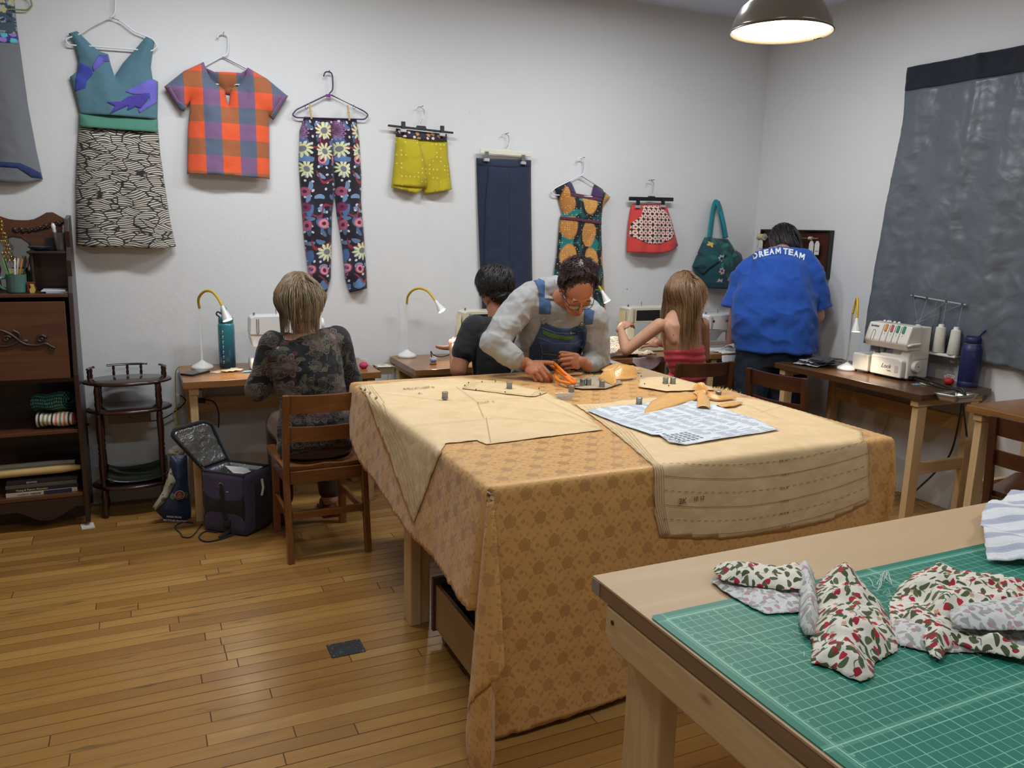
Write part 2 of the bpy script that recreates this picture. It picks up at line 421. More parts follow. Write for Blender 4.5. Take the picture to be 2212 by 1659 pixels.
def damask(b):
    u, v, _ = xyz(UV())
    wb = nz(UV(), 120.0, 1.0)*.0016
    row = floor_(v*12.4); X = u*10.0+mth('MODULO', row+200.0, 2.0)*.5
    lx, ly = (fract(X)-.5)*.10+wb, (fract(v*12.4)-.5)*.0806+wb
    r = rad(lx, ly*.94); a = mth('ARCTAN2', ly, lx)
    R = .0185+.003*abs_(sin_(a*2.5+.6))+.0012*sin_(a*9.0)
    body = ss(.0008, -.0008, r-R); gaps = ss(.12, .30, abs_(sin_(r*330.0+a+sin_(a*3.0)*.9))); rose = body*(gaps*.8+.2); lv = None
    for (cx, cy, ang, A, B) in ((.031, .016, .7, .0095, .0042), (-.029, .019, 2.3, .0095, .0042), (.026, -.022, -.75, .011, .0048), (-.024, -.024, -2.3, .010, .0045), (.006, -.033, 1.35, .007, .0035), (.010, .032, 1.1, .007, .0034), (-.013, .032, 2.2, .007, .0034), (.043, -.006, .9, .0075, .0062), (-.042, -.012, 1.9, .007, .003), (.044, .030, .5, .007, .003)):
        ca, sa = math.cos(ang), math.sin(ang); px, py = lx-cx, ly-cy
        e = ell(px*ca+py*sa, py*ca-px*sa, A, B, .06)*(1.0-.8*ss(.0011, .0004, abs_(py*ca-px*sa)))
        lv = e if lv is None else mx(lv, e)
    stem = ss(.0009, .0004, abs_(ly-.62*lx-.012*sin_(lx*90.0)))*gt(abs_(lx), .02)
    m = mx(rose, mx(lv, stem*.8)*(1-body))
    z = xyz(P3())[2]
    base = mix(nz(UV(), 3.0, 2.0), srgb(212, 158, 86), srgb(220, 167, 94))
    col = mix(m*.46, base, srgb(160, 102, 40)); put(b.inputs['Metallic'], m*.12)
    thr = sin_(u*2600.0)*.5+sin_(v*2600.0)*.5; damask.h = thr*.05+m*.25+nz(UV(), 20.0, 2.0, .5, .4)*.9+nz(UV(), 6.0, 2.0)*3.0
    put(b.inputs['Roughness'], mix_f(m, .46, .30)); put(b.inputs['Sheen Weight'], .25); put(b.inputs['Specular IOR Level'], mix_f(m, .4, 1.1))
    put(b.inputs['Anisotropic'], .4)
    return col
def mix_f(t, a, b): return t*(b-a)+a
m_dam = mat('gold rose damask', rough=.4, fn=damask, bump=lambda: damask.h, bdist=.0011)
def sheet(name, poly, step, mapf, m, parent=None, solid=.0006, uvs=1.0):
    vs, fs, _ = fill(poly, step); P = [mapf(*v) for v in vs]
    return MB().add(P, fs, [(v[0]*uvs, v[1]*uvs) for v in vs]).obj(name, m, parent, smooth=True, solid=solid)
def ruff(pts, amp, step=.012, seed=3):
    r = random.Random(seed); out = []
    for i in range(len(pts)):
        a, b = Vector(pts[i]), Vector(pts[(i+1) % len(pts)]); L = (b-a).length; k = max(1, int(L/step)); n = Vector((-(b-a).y, (b-a).x)); n = n/max(n.length, 1e-6)
        for j in range(k): out.append(tuple(a+(b-a)*(j/k)+n*r.uniform(-amp, amp)))
    return out
clothpoly = [(-.10, 1.655), (-.26, 1.52), (-.33, 1.28), (-.37, .8), (-.385, .3), (-.40, 0), (-.43, -.12), (-.43, -.50), (-.40, -.80), (-.30, -.84), (0, -.83), (.5, -.815), (1.2, -.815), (1.655, -.81), (1.70, -.40), (1.73, 0), (1.735, .12), (1.70, .45), (1.665, .75), (1.60, .97), (1.42, 1.02), (1.36, 1.28), (1.22, 1.36), (1.13, 1.60), (.9, 1.655), (.3, 1.66)]
cloth = sheet('damask_cloth', ruff(clothpoly, .0035), .0165, lambda u, v: drape(u, v), m_dam, None, .0012)
tag(cloth, 'long gold rose-patterned damask fabric spread over the big cutting tables', 'fabric')
# --- the big cutting table under it
def cutting_table(label, loc, W=1.624, D=1.625):
    t = thing('cutting_table', label, 'table', loc, 0, 'plywood topped cutting tables', True)
    h = TZ-.002; th = .044
    MB().box((.03, .03, h-th), (W-.02, D, h)).obj('tabletop', ply(), t, bevel=.0015)
    legs = [(.005, .04), (.005, .785), (W-.06, .03), (W-.06, .785), (.40, D-.30), (W-.06, D-.15)]
    for (x, y) in legs:
        MB().box((x, y, 0), (x+.045, y+.089, h-th-.001)).obj('leg', pine(2), t, bevel=.004)
        if x < .3: MB().box((x+.046, y+.01, 0), (x+.084, y+.08, h-th-.10)).obj('leg_doubler', pine(2), t, bevel=.004)
    for x in (.04, W-.10): MB().box((x+.05, .14, h-th-.092), (x+.075, D-.32, h-th-.001)).obj('end_apron', pine(1), t, bevel=.006)
    for y in (.05, .805): MB().box((.075, y, .395), (W-.062, y+.038, .485)).obj('stretcher', pine(0), t, bevel=.004)
    return t
# ================================================================== TABLES placed
cutting_table('big plywood cutting table under the gold damask', (TX0, TY0, 0))
FX, FY = .857, .565
m_edge = mat('raw brown board edge', (128, 98, 68), .7)
fg = thing('cutting_table', 'bare plywood cutting table in the foreground with a green cutting mat', 'table', (FX, FY, 0), 0, 'plywood topped cutting tables', True)
Wf, Df = 1.9, 1.38-.565
MB().box((0, 0, TZ-.006), (Wf, Df, TZ)).obj('tabletop', ply(), fg, bevel=.001)
MB().box((.001, .001, TZ-.038), (Wf-.001, Df-.001, TZ-.0065)).obj('board_edge', wood('mdf edge', (150, 118, 84), (128, 98, 66), 1, 1, .7), fg)
tag(MB().box((-.0012, Df-.03, TZ-.036), (.0006, Df, TZ-.004)).obj('tape_patch', mat('grey tape', (150, 138, 118), .5), fg), 'grey tape patch')
for x in (.022, Wf-.06):
    MB().prism([(.05, 0), (Df-.075, 0), (Df-.055, .02), (Df-.055, .088), (.05, .088)], (.038, 0, 0), (x-.02, 0, TZ-.130), (0, 1, 0), (0, 0, 1)).obj('end_apron', pine(1), fg, bevel=.005)
for x, y in ((.0405, Df-.215), (.0405, .09), (Wf-.13, Df-.215), (Wf-.13, .09)):
    MB().box((x, y, 0), (x+.045, y+.125, TZ-.042)).obj('leg', pine(2), fg, bevel=.005)
MB().box((.10, .30, .20), (Wf-.14, .39, .238)).obj('stretcher', pine(0), fg, bevel=.004)
m_hole = mat('dark screw hole', (60, 38, 22), .8)
MB().cyl((.0018, Df-.085, TZ-.07), .005, .002, (-1, 0, 0), 12).obj('screw', m_hole, fg)
for dx, yy, z in ((0, 2.825+.16, .372), (0, 2.825+.16, .318)):
    pass
# ================================================================== SEWING TABLES
ST = ((150, 104, 58), (118, 76, 38)); SH = .763
def stained(ax, dark=False):
    return wood('dark stained oak top', (92, 60, 34), (66, 40, 22), ax, 1, .35, .3) if dark else wood('stained oak top', *ST, ax=ax, rough=.35, coat=.35)
def sewing_table(label, loc, rz, W, D, dark=False, group='sewing tables along the walls'):
    t = thing('sewing_table', label, 'table', loc, rz, group, True)
    MB().box((0, 0, SH-.036), (W, D, SH)).obj('tabletop', stained(0, dark), t, bevel=.0025)
    for x in (.03, W-.075):
        for y in (.035, D-.105): MB().box((x, y, 0), (x+.038, y+.070, SH-.075)).obj('leg', pine(2), t, bevel=.003)
        MB().box((x-.002, .02, SH-.074), (x+.045, D-.02, SH-.037)).obj('cross_bearer', pine(1), t, bevel=.003)
        MB().box((x+.003, .106, .30), (x+.035, D-.106, .365)).obj('end_rail', pine(1), t, bevel=.003)
    MB().box((.069, D-.075, .50), (W-.076, D-.05, .585)).obj('back_rail', pine(0), t, bevel=.003)
    return t
sewing_table('brown topped sewing table with pine legs on the left, under the floral trousers', (.172, 4.268, 0), 0, 1.03, .515)
sewing_table('sewing table with pine end frame, middle one of the back wall', (1.40, 4.258, 0), 0, 1.03, .525)
sewing_table('sewing table at the back wall behind the woman in the red top', (2.47, 4.262, 0), 0, 1.0, .52)
sewing_table('short sewing table in the corner below the green tote bag', (3.50, 4.262, 0), 0, .68, .52)
sewing_table('dark topped sewing table at the right wall carrying the overlocker', (3.70, 3.865, 0), -PI/2, 1.08, .565, True)
sewing_table('sewing table at the right edge of the photo beyond the foreground mat', (3.72, 2.545, 0), -PI/2, 1.05, .54)
# ================================================================== CHAIRS
def chair_wood(ax, dark): return wood('dark walnut chair wood', (92, 54, 32), (58, 32, 18), ax, 1.4, .38, .3) if dark else wood('oak chair wood', (150, 98, 52), (98, 58, 28), ax, 1.4, .36, .35)
def library_chair(label, loc, rz, dark, group='wooden slat back chairs'):
    t = thing('wooden_chair', label, 'chair', loc, rz, group, True); w = lambda a: chair_wood(a, dark)
    def seat(u, v):
        x = (u-.5)*2; y = (v-.5)*2; px = .212*x*(1-.06*(1-y)*.5); py = .205*y
        if abs(x) > .85: py *= 1-.25*((abs(x)-.85)/.15)**2*.6
        z = .452-.012*math.exp(-((abs(x)-.42)/.28)**2)*(1-y*y*.5)+.006*max(0, y)
        return (px, py, z)
    m = MB().grid(seat, 24, 20); n = len(m.v); bot = [(x*.96, y*.96, .425) for x, y, z in m.v]
    m.v += bot; f0 = list(m.f); m.f += [tuple(i+n for i in f[::-1]) for f in f0]; per = [j for j in range(25)]+[j*25+24 for j in range(1, 21)]+[20*25+j for j in range(23, -1, -1)]+[j*25 for j in range(19, 0, -1)]
    m.f += [(per[i], per[(i+1) % len(per)], per[(i+1) % len(per)]+n, per[i]+n) for i in range(len(per))]; m.uv = {}
    m.obj('seat', w(1), t, smooth=True)
    for s in (-1, 1):
        MB().prism([(-.285, 0), (-.25, 0), (-.185, .42), (-.19, .47), (-.245, .805), (-.272, .805), (-.228, .45), (-.225, .40)], (.030, 0, 0), (s*.186-.015, 0, 0), (0, 1, 0), (0, 0, 1)).obj('back_leg', w(2), t, bevel=.004)
        MB().beam((s*.172, .165, 0), (s*.168, .165, .424), .036, .036, (0, 1, 0)).obj('front_leg', w(2), t, bevel=.004)
        MB().beam((s*.178, -.205, .20), (s*.171, .148, .20), .018, .034, (0, 0, 1)).obj('side_stretcher', w(1), t, bevel=.003)
        MB().box((s*.180-.010, -.184, .366), (s*.180+.010, .147, .424)).obj('side_rail', w(1), t, bevel=.002)
    MB().box((-.168, -.214, .366), (.168, -.196, .426)).obj('rear_rail', w(0), t, bevel=.002)
    MB().box((-.148, .155, .366), (.148, .173, .424)).obj('front_rail', w(0), t, bevel=.002)
    MB().box((-.168, -.250, .205), (.168, -.234, .240)).obj('back_stretcher', w(0), t, bevel=.002)
    for z0, h, y0 in ((.715, .085, -.243), (.575, .072, -.222)):
        k = 16; out = [(-.171+.342*i/k, .034*(1-((i/k-.5)*2)**2)) for i in range(k+1)]
        poly = [(x, -y) for x, y in out]+[(x, -y+.017) for x, y in out[::-1]]
        MB().prism(poly, (0, -.012, h), (0, y0-.0, z0), (1, 0, 0), (0, 1, 0)).obj('back_slat', w(0), t, bevel=.003)
    return t
library_chair('oak slat back chair with saddle seat holding the woman in dark floral blouse', (.749, 3.862, 0), math.radians(1.5), False)
library_chair('dark slat back chair the woman in the red top sits on', (3.113, 4.052, 0), math.radians(-6), True)
library_chair('empty dark slat back chair in front of the overlocker table', (3.497, 3.415, 0), math.radians(-80), True)
library_chair('dark slat back chair at the right edge of the photo, before the last table', (3.72, 2.085, 0), math.radians(-77), True)
rc = thing('round_back_chair', 'black bentwood chair with a rounded back holding the person in the black tee', 'chair', (1.80, 4.0, 0), 0, None, True)
mdk = wood('black stained wood', (44, 34, 28), (26, 20, 16), 2, 1, .35)
MB().lathe([(.19, .44), (.20, .446), (.20, .462), (.185, .47)], (0, 0, 0), sc=(1, 1)).obj('seat', mdk, rc, smooth=True)
MB().tube(spline([(-.17, -.14, .45), (-.20, -.19, .60), (-.185, -.215, .72), (-.10, -.235, .785), (0, -.24, .80), (.10, -.235, .785), (.185, -.215, .72), (.20, -.19, .60), (.17, -.14, .45)], 6), .015, 8).obj('back_hoop', mdk, rc, smooth=True)
k = 10
MB().grid(lambda u, v: (-.16+.32*u, -.225+.02*math.sin(u*PI)*-1, .66+v*(.10+.03*math.sin(u*PI))), 12, 4).obj('back_panel', mdk, rc, smooth=True, solid=.01)
for a in (45, 135, 225, 315): MB().tube([(.13*math.cos(math.radians(a)), .13*math.sin(math.radians(a)), .445), (.19*math.cos(math.radians(a)), .19*math.sin(math.radians(a)), 0)], [.016, .012], 8).obj('leg', mdk, rc, smooth=True)
# ================================================================== HUTCH (secretary desk at the left)
hx0, hx1 = -1.02, -.30
hu = thing('secretary_desk', 'dark oak secretary desk with carved drop front and open shelves', 'desk', (hx1, 4.5, 0))
OK = ((104, 62, 34), (62, 34, 18))
def oak(ax): return wood('old dark oak', *OK, ax=ax, scale=.9, rough=.42, coat=.25, ring=9)
def odk(ax): return wood('dark shelf oak', (54, 30, 20), (34, 18, 12), ax, .9, .45, .2)
side = [(4.45, 0), (4.49, 0), (4.50, .10), (4.46, .20), (4.44, .80), (4.47, 1.20), (4.53, 1.25), (4.50, 1.36), (4.56, 1.45), (4.54, 1.54), (4.58, 1.585), (4.79, 1.585), (4.79, 0), (4.75, 0), (4.72, .08)]
side = [(4.44, .02), (4.485, .02), (4.50, .09), (4.58, .12), (4.68, .09), (4.75, .02), (4.79, .02), (4.79, 1.58), (4.60, 1.56), (4.575, 1.50), (4.59, 1.42), (4.54, 1.36), (4.545, 1.28), (4.50, 1.20), (4.42, .80), (4.44, .4)]
for x in (hx0, hx1-.022): MB().prism(side, (.022, 0, 0), (x, 0, 0), (0, 1, 0), (0, 0, 1)).obj('side_panel', odk(2), hu, bevel=.003)
xi0, xi1 = hx0+.023, hx1-.023
crest = [(xi0, 1.20), (xi1, 1.20), (xi1, 1.565)]
for i in range(25):
    u = i/24; x = xi1+(xi0-xi1)*u; s_ = abs(u-.5)*2; crest.append((x, 1.548+.046*math.exp(-((s_-.80)/.16)**2)+.035*math.exp(-(s_/.18)**2)))
crest.append((xi0, 1.565))
bb_ = MB().prism(crest, (0, .016, 0), (0, 4.752, 0)).obj('back_board', oak(0), hu)
MB().box((xi0, 4.77, .12), (xi1, 4.785, 1.2)).obj('rear_panel', odk(2), hu)
mcv = odk(0)
mb = MB()
for i in range(24):
    u = i/23; x = xi1-.02-u*.21; z = 1.555-.012*math.sin(u*3)-.045*u; mb.ball((x, 4.748, z-.012-.006*math.sin(i*2.1)), (.011, .006, .008+.004*math.sin(i*1.7)), 8, 6)
mb.obj('carving', mcv, bb_, smooth=True)
MB().box((xi0, 4.49, 1.18), (xi1, 4.768, 1.198)).obj('desk_shelf', oak(0), hu, bevel=.003)
MB().box((-.49, 4.56, 1.390), (xi1, 4.75, 1.402)).obj('upper_shelf', odk(0), hu, bevel=.003)
MB().lathe([(.012, 0), (.013, .02), (.007, .03), (.011, .05), (.009, .12), (.013, .165), (.007, .18), (.012, .19)], (-.475, 4.60, 1.199), seg=12).obj('turned_post', odk(2), hu, smooth=True)
df_ = MB().box((xi0+.002, 4.432, .785), (xi1-.012, 4.452, 1.165)).obj('drop_front', oak(0), hu, bevel=.003)
sc_ = lambda p: (hx1-.022-.02-p[0], 4.426, p[1])
mb = MB()
def curl(cx, cz, r0, turns, s=1, a0=0.0): return [(cx+s*r0*(1-t)*math.cos(a0+t*turns*2*PI), 4.425, cz+r0*(1-t)*math.sin(a0+t*turns*2*PI)) for t in [i/22 for i in range(20)]]
mb.tube(spline([(-.66, 4.425, .965), (-.60, 4.425, .955), (-.545, 4.425, .975), (-.535, 4.425, 1.01), (-.56, 4.425, 1.03)], 8), [.006]*33, 8)
mb.tube(spline([(-.70, 4.425, 1.04), (-.62, 4.425, 1.035), (-.57, 4.425, 1.01), (-.52, 4.425, .965), (-.47, 4.425, .955), (-.43, 4.425, .962), (-.405, 4.425, .945)], 8), .0065, 8)
mb.tube(curl(-.447, .985, .022, 1.4), .006, 8); mb.tube(curl(-.405, .935, .012, 1.2), .005, 8); mb.tube(curl(-.59, .99, .018, 1.3), .006, 8); mb.ball((-.52, 4.426, .975), (.02, .006, .012), 10, 6)
mb.obj('scroll_carving', mat('blackened carving', (58, 42, 34), .4), df_, smooth=True)
MB().box((xi0, 4.50, .755), (xi1, 4.768, .775)).obj('desk_floor', odk(0), hu, bevel=.002)
MB().box((xi0, 4.45, .500), (xi1, 4.768, .518)).obj('middle_shelf', oak(0), hu, bevel=.002)
MB().box((xi0, 4.45, .165), (xi1, 4.768, .185)).obj('bottom_shelf', oak(0), hu, bevel=.002)
apr = [(xi0, .163)]+[(xi0+(xi1-xi0)*i/20, .085+.035*math.cos(i/20*4*PI)) for i in range(21)]+[(xi1, .163)]
MB().prism(apr, (0, .016, 0), (0, 4.452, 0)).obj('scalloped_apron', odk(0), hu)
mir = thing('vanity_mirror', 'small arched mirror leaning in the centre of the secretary desk', 'mirror', (-.56, 4.72, 1.2))
arch = [(-.075, 0), (.075, 0), (.08, .06), (.07, .10), (.085, .17), (.07, .24), (.04, .265), (0, .272), (-.04, .265), (-.07, .24), (-.085, .17), (-.07, .10), (-.08, .06)]
MB().prism(arch, (0, .01, 0), (-.56, 4.735, 1.20)).obj('frame', odk(2), mir, bevel=.002)
MB().prism([(x*.9, .012+z*.92) for x, z in arch], (0, .002, 0), (-.56, 4.731, 1.20)).obj('glass', mat('mirror glass', (190, 195, 195), .08, 1.0), mir)
# things on the desk
mug = thing('mug', 'green ceramic mug holding pens at the left edge of the desk', 'mug', (-.545, 4.58, 1.199))
mg = mat('green glaze', (84, 124, 112), .25, coat=.4)
MB().lathe([(.028, 0), (.042, .002), (.044, .01), (.0445, .085), (.046, .09), (.043, .09), (.041, .012), (.002, .008)], (-.545, 4.58, 1.199), seg=28).obj('cup', mg, mug, smooth=True)
MB().tube(spline([(-.585, 4.575, 1.272), (-.612, 4.555, 1.27), (-.618, 4.55, 1.245), (-.606, 4.56, 1.222), (-.583, 4.575, 1.212)], 6), .007, 8).obj('handle', mg, mug, smooth=True)
pens = [('pencil', (214, 150, 40), -.02, .012, .09, .02, 'yellow pencil standing in the green mug, thicker of the two'), ('pencil', (196, 120, 44), .0, -.01, .10, .03, 'orange pencil leaning right in the green mug'), ('pen', (30, 30, 32), -.03, .0, -.07, -.02, 'black pen leaning left in the green mug'), ('marker', (228, 228, 226), -.012, -.014, .03, .0, 'white marker with black band in the green mug'), ('marker', (96, 168, 60), -.028, -.012, -.09, -.03, 'bright green marker leaning left in the green mug'), ('pen', (44, 40, 38), .02, .005, .12, .06, 'dark pen at the right side of the green mug'), ('pen', (218, 200, 180), -.005, .015, .05, -.02, 'cream coloured pen between the pencils in the green mug')]
for n_, c, dx, dy, tx, ty, lb in pens:
    o = MB(); b0 = Vector((-.545+dx*.6, 4.58+dy*.6, 1.209)); d = Vector((tx*2.2, ty, 1)).normalized(); L = .16
    o.tube([b0, b0+d*(L-.012), b0+d*L], [.0038, .0038, .0012], 7 if n_ != 'marker' else 10)
    tag(o.obj(n_, mat('pen %d' % hash(lb[:14]+str(c[0])), c, .35), smooth=True), lb, n_, 'pens in the green mug')
tag(MB().box((-.585, 4.68, 1.20), (-.515, 4.686, 1.31), Matrix.Rotation(.12, 3, 'X')).obj('note_card', mat('pale green card', (196, 204, 150), .8)), 'pale yellow green card leaning against the arched mirror', 'card')
ch = MB()
for k in range(3):
    for i in range(22):
        t_ = i/21; p = Vector((-.602+.018*k*t_+.006*math.sin(i), 4.70-.008*k, 1.545-.20*t_)); a = (i % 2)*PI/2
        pts = [p+Vector((.0042*math.cos(q)*math.cos(a), .0042*math.cos(q)*math.sin(a), .0085*math.sin(q))) for q in [j*2*PI/10 for j in range(10)]]; ch.tube(pts, .0012, 5, closed=True)
tag(ch.obj('brass_chain', mat('brass chain', (190, 150, 70), .3, .9), smooth=True), 'thin brass chain necklace hanging over the desk mirror', 'necklace')
tag(MB().box((-.415, 4.64, 1.403), (-.372, 4.69, 1.468)).obj('card_box', mat('black card box', (34, 32, 32), .4), bevel=.002), 'small black box standing on the upper desk shelf', 'box')
tag(MB().lathe([(.02, 0), (.048, .014), (.052, .02), (.05, .021), (.018, .004)], (-.437, 4.60, 1.403), seg=24).obj('dish', mat('dark blue glaze', (48, 66, 88), .25), smooth=True), 'shallow dark dish on the upper desk shelf, left of the black box', 'dish')
gl = thing('glass_tumbler', 'clear tumbler on the upper desk shelf holding pink and white sticks', 'tumbler', (-.345, 4.62, 1.403))
MB().lathe([(.024, 0), (.03, .09), (.0285, .09), (.0225, .004)], (-.345, 4.62, 1.403), seg=20).obj('glass', mat('smoky glass', (150, 145, 140), .1, trans=.75, alpha=.55), gl, smooth=True)
for i, (x, tx, lb) in enumerate(((-.357, -.012, 'pink and white candle stick leaning left in the tumbler'), (-.345, .022, 'pink and white candle stick leaning right in the tumbler'))):
    s_ = thing('twisted_stick', lb, 'stick', (x, 4.62, 1.41), 0, 'sticks in the tumbler'); b0 = Vector((x, 4.62, 1.41))
    MB().tube([b0, b0+Vector((tx*.8, 0, .08))], .0045, 8).obj('shaft', mat('pale pink wax', (205, 165, 165), .5), s_, smooth=True)
    MB().lathe([(.004, 0), (.009, .012), (.008, .025), (.011, .035), (.006, .048), (.002, .05)], b0+Vector((tx*.8, 0, .078)), (tx, 0, .1), 12).obj('tip', mat('white wax', (225, 222, 216), .5), s_, smooth=True)
for i, (dx, c, lb) in enumerate(((0, (205, 205, 210), 'upper folded paper in the stack on the desk shelf'), (.014, (190, 190, 200), 'lower folded paper in the stack on the desk shelf'))):
    tag(MB().box((-.44+dx, 4.53, 1.2055-i*.0065), (-.335+dx, 4.68, 1.2105-i*.0065), Matrix.Rotation(.1*i, 3, 'Z')).obj('folded_paper', mat('paper %d' % i, c, .7)), lb, 'paper', 'folded papers on the desk')
fgm = thing('wooden_figure', 'tiny flat yellow painted wooden figure beside the green mug', 'figurine', (-.478, 4.545, 1.199))
MB().box((-.500, 4.55, 1.199), (-.468, 4.565, 1.252)).obj('red_block', mat('dark red paint', (110, 34, 28), .5), fgm, bevel=.002)
MB().prism([(-.012, 0), (.006, 0), (.012, .012), (.008, .03), (.006, .042), (-.01, .045), (-.006, .026), (-.014, .018)], (0, .004, 0), (-.476, 4.543, 1.199)).obj('yellow_shape', mat('mustard paint', (196, 176, 74), .5), fgm)
# cubby contents
def roll(name, c, ax, L, r, m, label, cat, turns=3.2, flat=.6, th=.006):
    """rolled up fabric: a spiral extruded along ax"""
    c = Vector(c); ax = Vector(ax).normalized(); x, y, _ = frame(ax); N = int(turns*22)
    def fn(u, v):
        a = v*turns*2*PI; rr = r*(.28+.72*v)*(1+.03*math.sin(a*3+u*4)); return c+ax*(u-.5)*L+x*math.cos(a)*rr+y*math.sin(a)*rr*flat+Vector((0, 0, .004*math.sin(u*9+a)))
    o = MB().grid(fn, 14, N).obj(name, m, None, smooth=True, solid=th); return tag(o, label, cat)
def dots(b):
    u, v, _ = xyz(UV()); lx, ly, r1, r2, r3 = cells(u*14.0, v*60.0, .2, 1.0); return mix(ell(lx, ly, .36, .36), srgb(22, 62, 56), srgb(84, 150, 130))
roll('rolled_fabric', (-.42, 4.60, .640), (.9, -.5, .12), .17, .085, mat('green dotted cloth', rough=.8, fn=dots), 'rolled green dotted cloth on the upper cubby shelf', 'fabric')
def strp(b):
    u, v, _ = xyz(UV()); k = u*9.0; i = floor_(k); w_, c = wn(i, 4.0); a, d, e = xyz(c)
    col = mix(gt(a, .5), srgb(170, 60, 44), srgb(60, 56, 58)); col = mix(gt(d, .66), col, srgb(146, 140, 92)); col = mix(gt(e, .72), col, srgb(214, 120, 92)); return mix(gt(fract(k), .52), srgb(226, 216, 196), col)
roll('striped_towel_roll', (-.42, 4.52, .5585), (1, -.12, 0), .17, .046, mat('multicolour stripes', rough=.9, fn=strp), 'towel roll with red, green and cream stripes on the upper cubby shelf', 'towel', 2.4, .75)
tag(MB().lathe([(.019, 0), (.021, .01), (.0215, .34), (.017, .40), (.012, .43)], (-.76, 4.53, .2945), (1, -.02, .01), 18).obj('paper_roll', mat('tan kraft paper', (206, 172, 108), .6), smooth=True), 'tan kraft paper roll on the bottom shelf of the desk, front one', 'paper roll')
tag(MB().lathe([(.0165, 0), (.0175, .3), (.013, .40)], (-.76, 4.59, .310), (1, 0, 0), 16).obj('paper_roll', mat('grey paper', (176, 168, 146), .6), smooth=True), 'grey paper roll with dark band on the bottom shelf, behind the tan roll', 'paper roll')
bk = [('paper spine white book', (186, 172, 150), .185, .021, -.665, 'FASHION', (40, 36, 34), 'cream book lying lowest on the bottom shelf'), ('black spine book', (26, 22, 24), .2065, .019, -.66, 'Fitting & Pattern Alteration', (216, 206, 130), 'black book with yellow title second from the bottom in the stack'), ('grey spine book', (86, 76, 66), .226, .017, -.665, '', (0, 0, 0), 'grey brown book third from the bottom in the stack'), ('dark spine book', (36, 28, 26), .2435, .017, -.66, 'SEWING', (200, 195, 185), 'dark book topmost in the stack under the paper rolls')]
for i, (n_, c, z, h, x, tx, tc, lb) in enumerate(bk):
    t = thing('book', lb, 'book', (x, 4.5, z), 0, 'books on the bottom shelf'); x2 = x+.315
    cv_ = MB().box((x, 4.475+i*.003, z), (x2, 4.68, z+h)).obj('cover', mat(n_, c, .5), t, bevel=.001)
    if i == 0:
        MB().box((x+.165, 4.4735, z+.0005), (x+.29, 4.475, z+h-.0005)).obj('label', mat('navy label', (36, 38, 66), .5), t)
        lettering('lettering', 'A GUIDE TO', .009, (x+.075, 4.4738, z+h/2), (1, 0, 0), (0, 0, 1), mat('ink %d' % i, (110, 90, 70)), cv_)
        lettering('lettering', tx, .011, (x+.130, 4.4738, z+h/2), (1, 0, 0), (0, 0, 1), mat('ink dark', tc), cv_)
    elif tx: lettering('lettering', tx, .0125, (x+.11, 4.4742+i*.003, z+h/2), (1, 0, 0), (0, 0, 1), mat('ink %d' % i, tc), cv_)
tag(MB().box((-.345, 4.40, .0), (-.285, 4.48, .004), Matrix.Rotation(.15, 3, 'Z')).obj('paper_shim', mat('folded white paper', (214, 206, 192), .8)), 'folded white paper under the front foot of the secretary desk', 'paper')
hu_shim = None
# ================================================================== TIERED STAND
sd = thing('tiered_plant_stand', 'dark cherry three tier oval stand with turned legs', 'stand', (-.085, 4.62, 0))
mch = wood('dark cherry', (58, 28, 20), (34, 15, 12), 0, 1, .28, .5); mch2 = wood('dark cherry', (58, 28, 20), (34, 15, 12), 2, 1, .28, .5)
def oval(z, rx, ry, nm):
    MB().lathe([(.94, 0), (1.0, .006), (1.0, .014), (.95, .02)], (-.085, 4.62, z), seg=44, sc=(rx, ry), up=(0, 1, 0)).obj(nm, mch, sd, smooth=True)
for z, rx in ((.155, .205), (.565, .21), (.715, .215)): oval(z, rx, .135, 'oval_shelf')
def turned(z0, z1, c, r=.017):
    n = int((z1-z0)/.012); pr = []
    for i in range(n+1):
        t_ = i/n; q = abs(math.sin(t_*PI*2.0)); rr = r*(.62+.38*q)
        if .46 < t_ < .54 or t_ < .08 or t_ > .92: rr = r*(.95 if i % 2 else .7)
        pr.append((rr, z0+(z1-z0)*t_))
    return MB().lathe(pr, (c[0], c[1], 0), seg=14)
for sx in (-1, 1):
    for sy in (-1, 1):
        c = (-.085+sx*.145, 4.62+sy*.085)
        for z0, z1 in ((0, .155), (.175, .565), (.585, .715)): turned(z0, z1, c).obj('turned_leg', mch2, sd, smooth=True)
dr_ = MB().box((-.185, 4.53, .51), (.015, 4.70, .564)).obj('drawer', mch, sd, bevel=.003)
MB().ball((-.085, 4.522, .537), .006).obj('drawer_knob', mat('small brass knob', (120, 100, 70), .3, .8), dr_, smooth=True)
def gal(a0, a1, n, nm):
    rail = [(-.085+.185*math.cos(a), 4.62+.115*math.sin(a), .793) for a in [a0+(a1-a0)*i/8 for i in range(9)]]
    MB().tube(rail, .009, 8, sq=(1, .7)).obj('gallery_rail', mch, sd, smooth=True)
    for i in range(n):
        a = a0+(a1-a0)*(i+.5)/n; MB().lathe([(.006, .0), (.008, .015), (.005, .03), (.008, .04), (.005, .055)], (-.085+.185*math.cos(a), 4.62+.115*math.sin(a), .7355), seg=10).obj('spindle', mch2, sd, smooth=True)
gal(math.radians(58), math.radians(122), 3, 'b'); gal(math.radians(150), math.radians(200), 3, 'l'); gal(math.radians(-20), math.radians(30), 3, 'r')
tag(MB().grid(lambda u, v: (-.065+(u-.5)*.30, 4.61+(v-.5)*.19, .1785+.022*((u-.5)*2)**4+.012*((u-.5)*2)**2+(.06 if v > .5 else .018)*((v-.5)*2)**2*(.6+.4*u)), 20, 12).obj('leaf_dish', mat('dark green ceramic', (38, 48, 34), .2, coat=.5), smooth=True, solid=.008), 'long curved dark green dish on the lowest tier of the stand', 'dish')
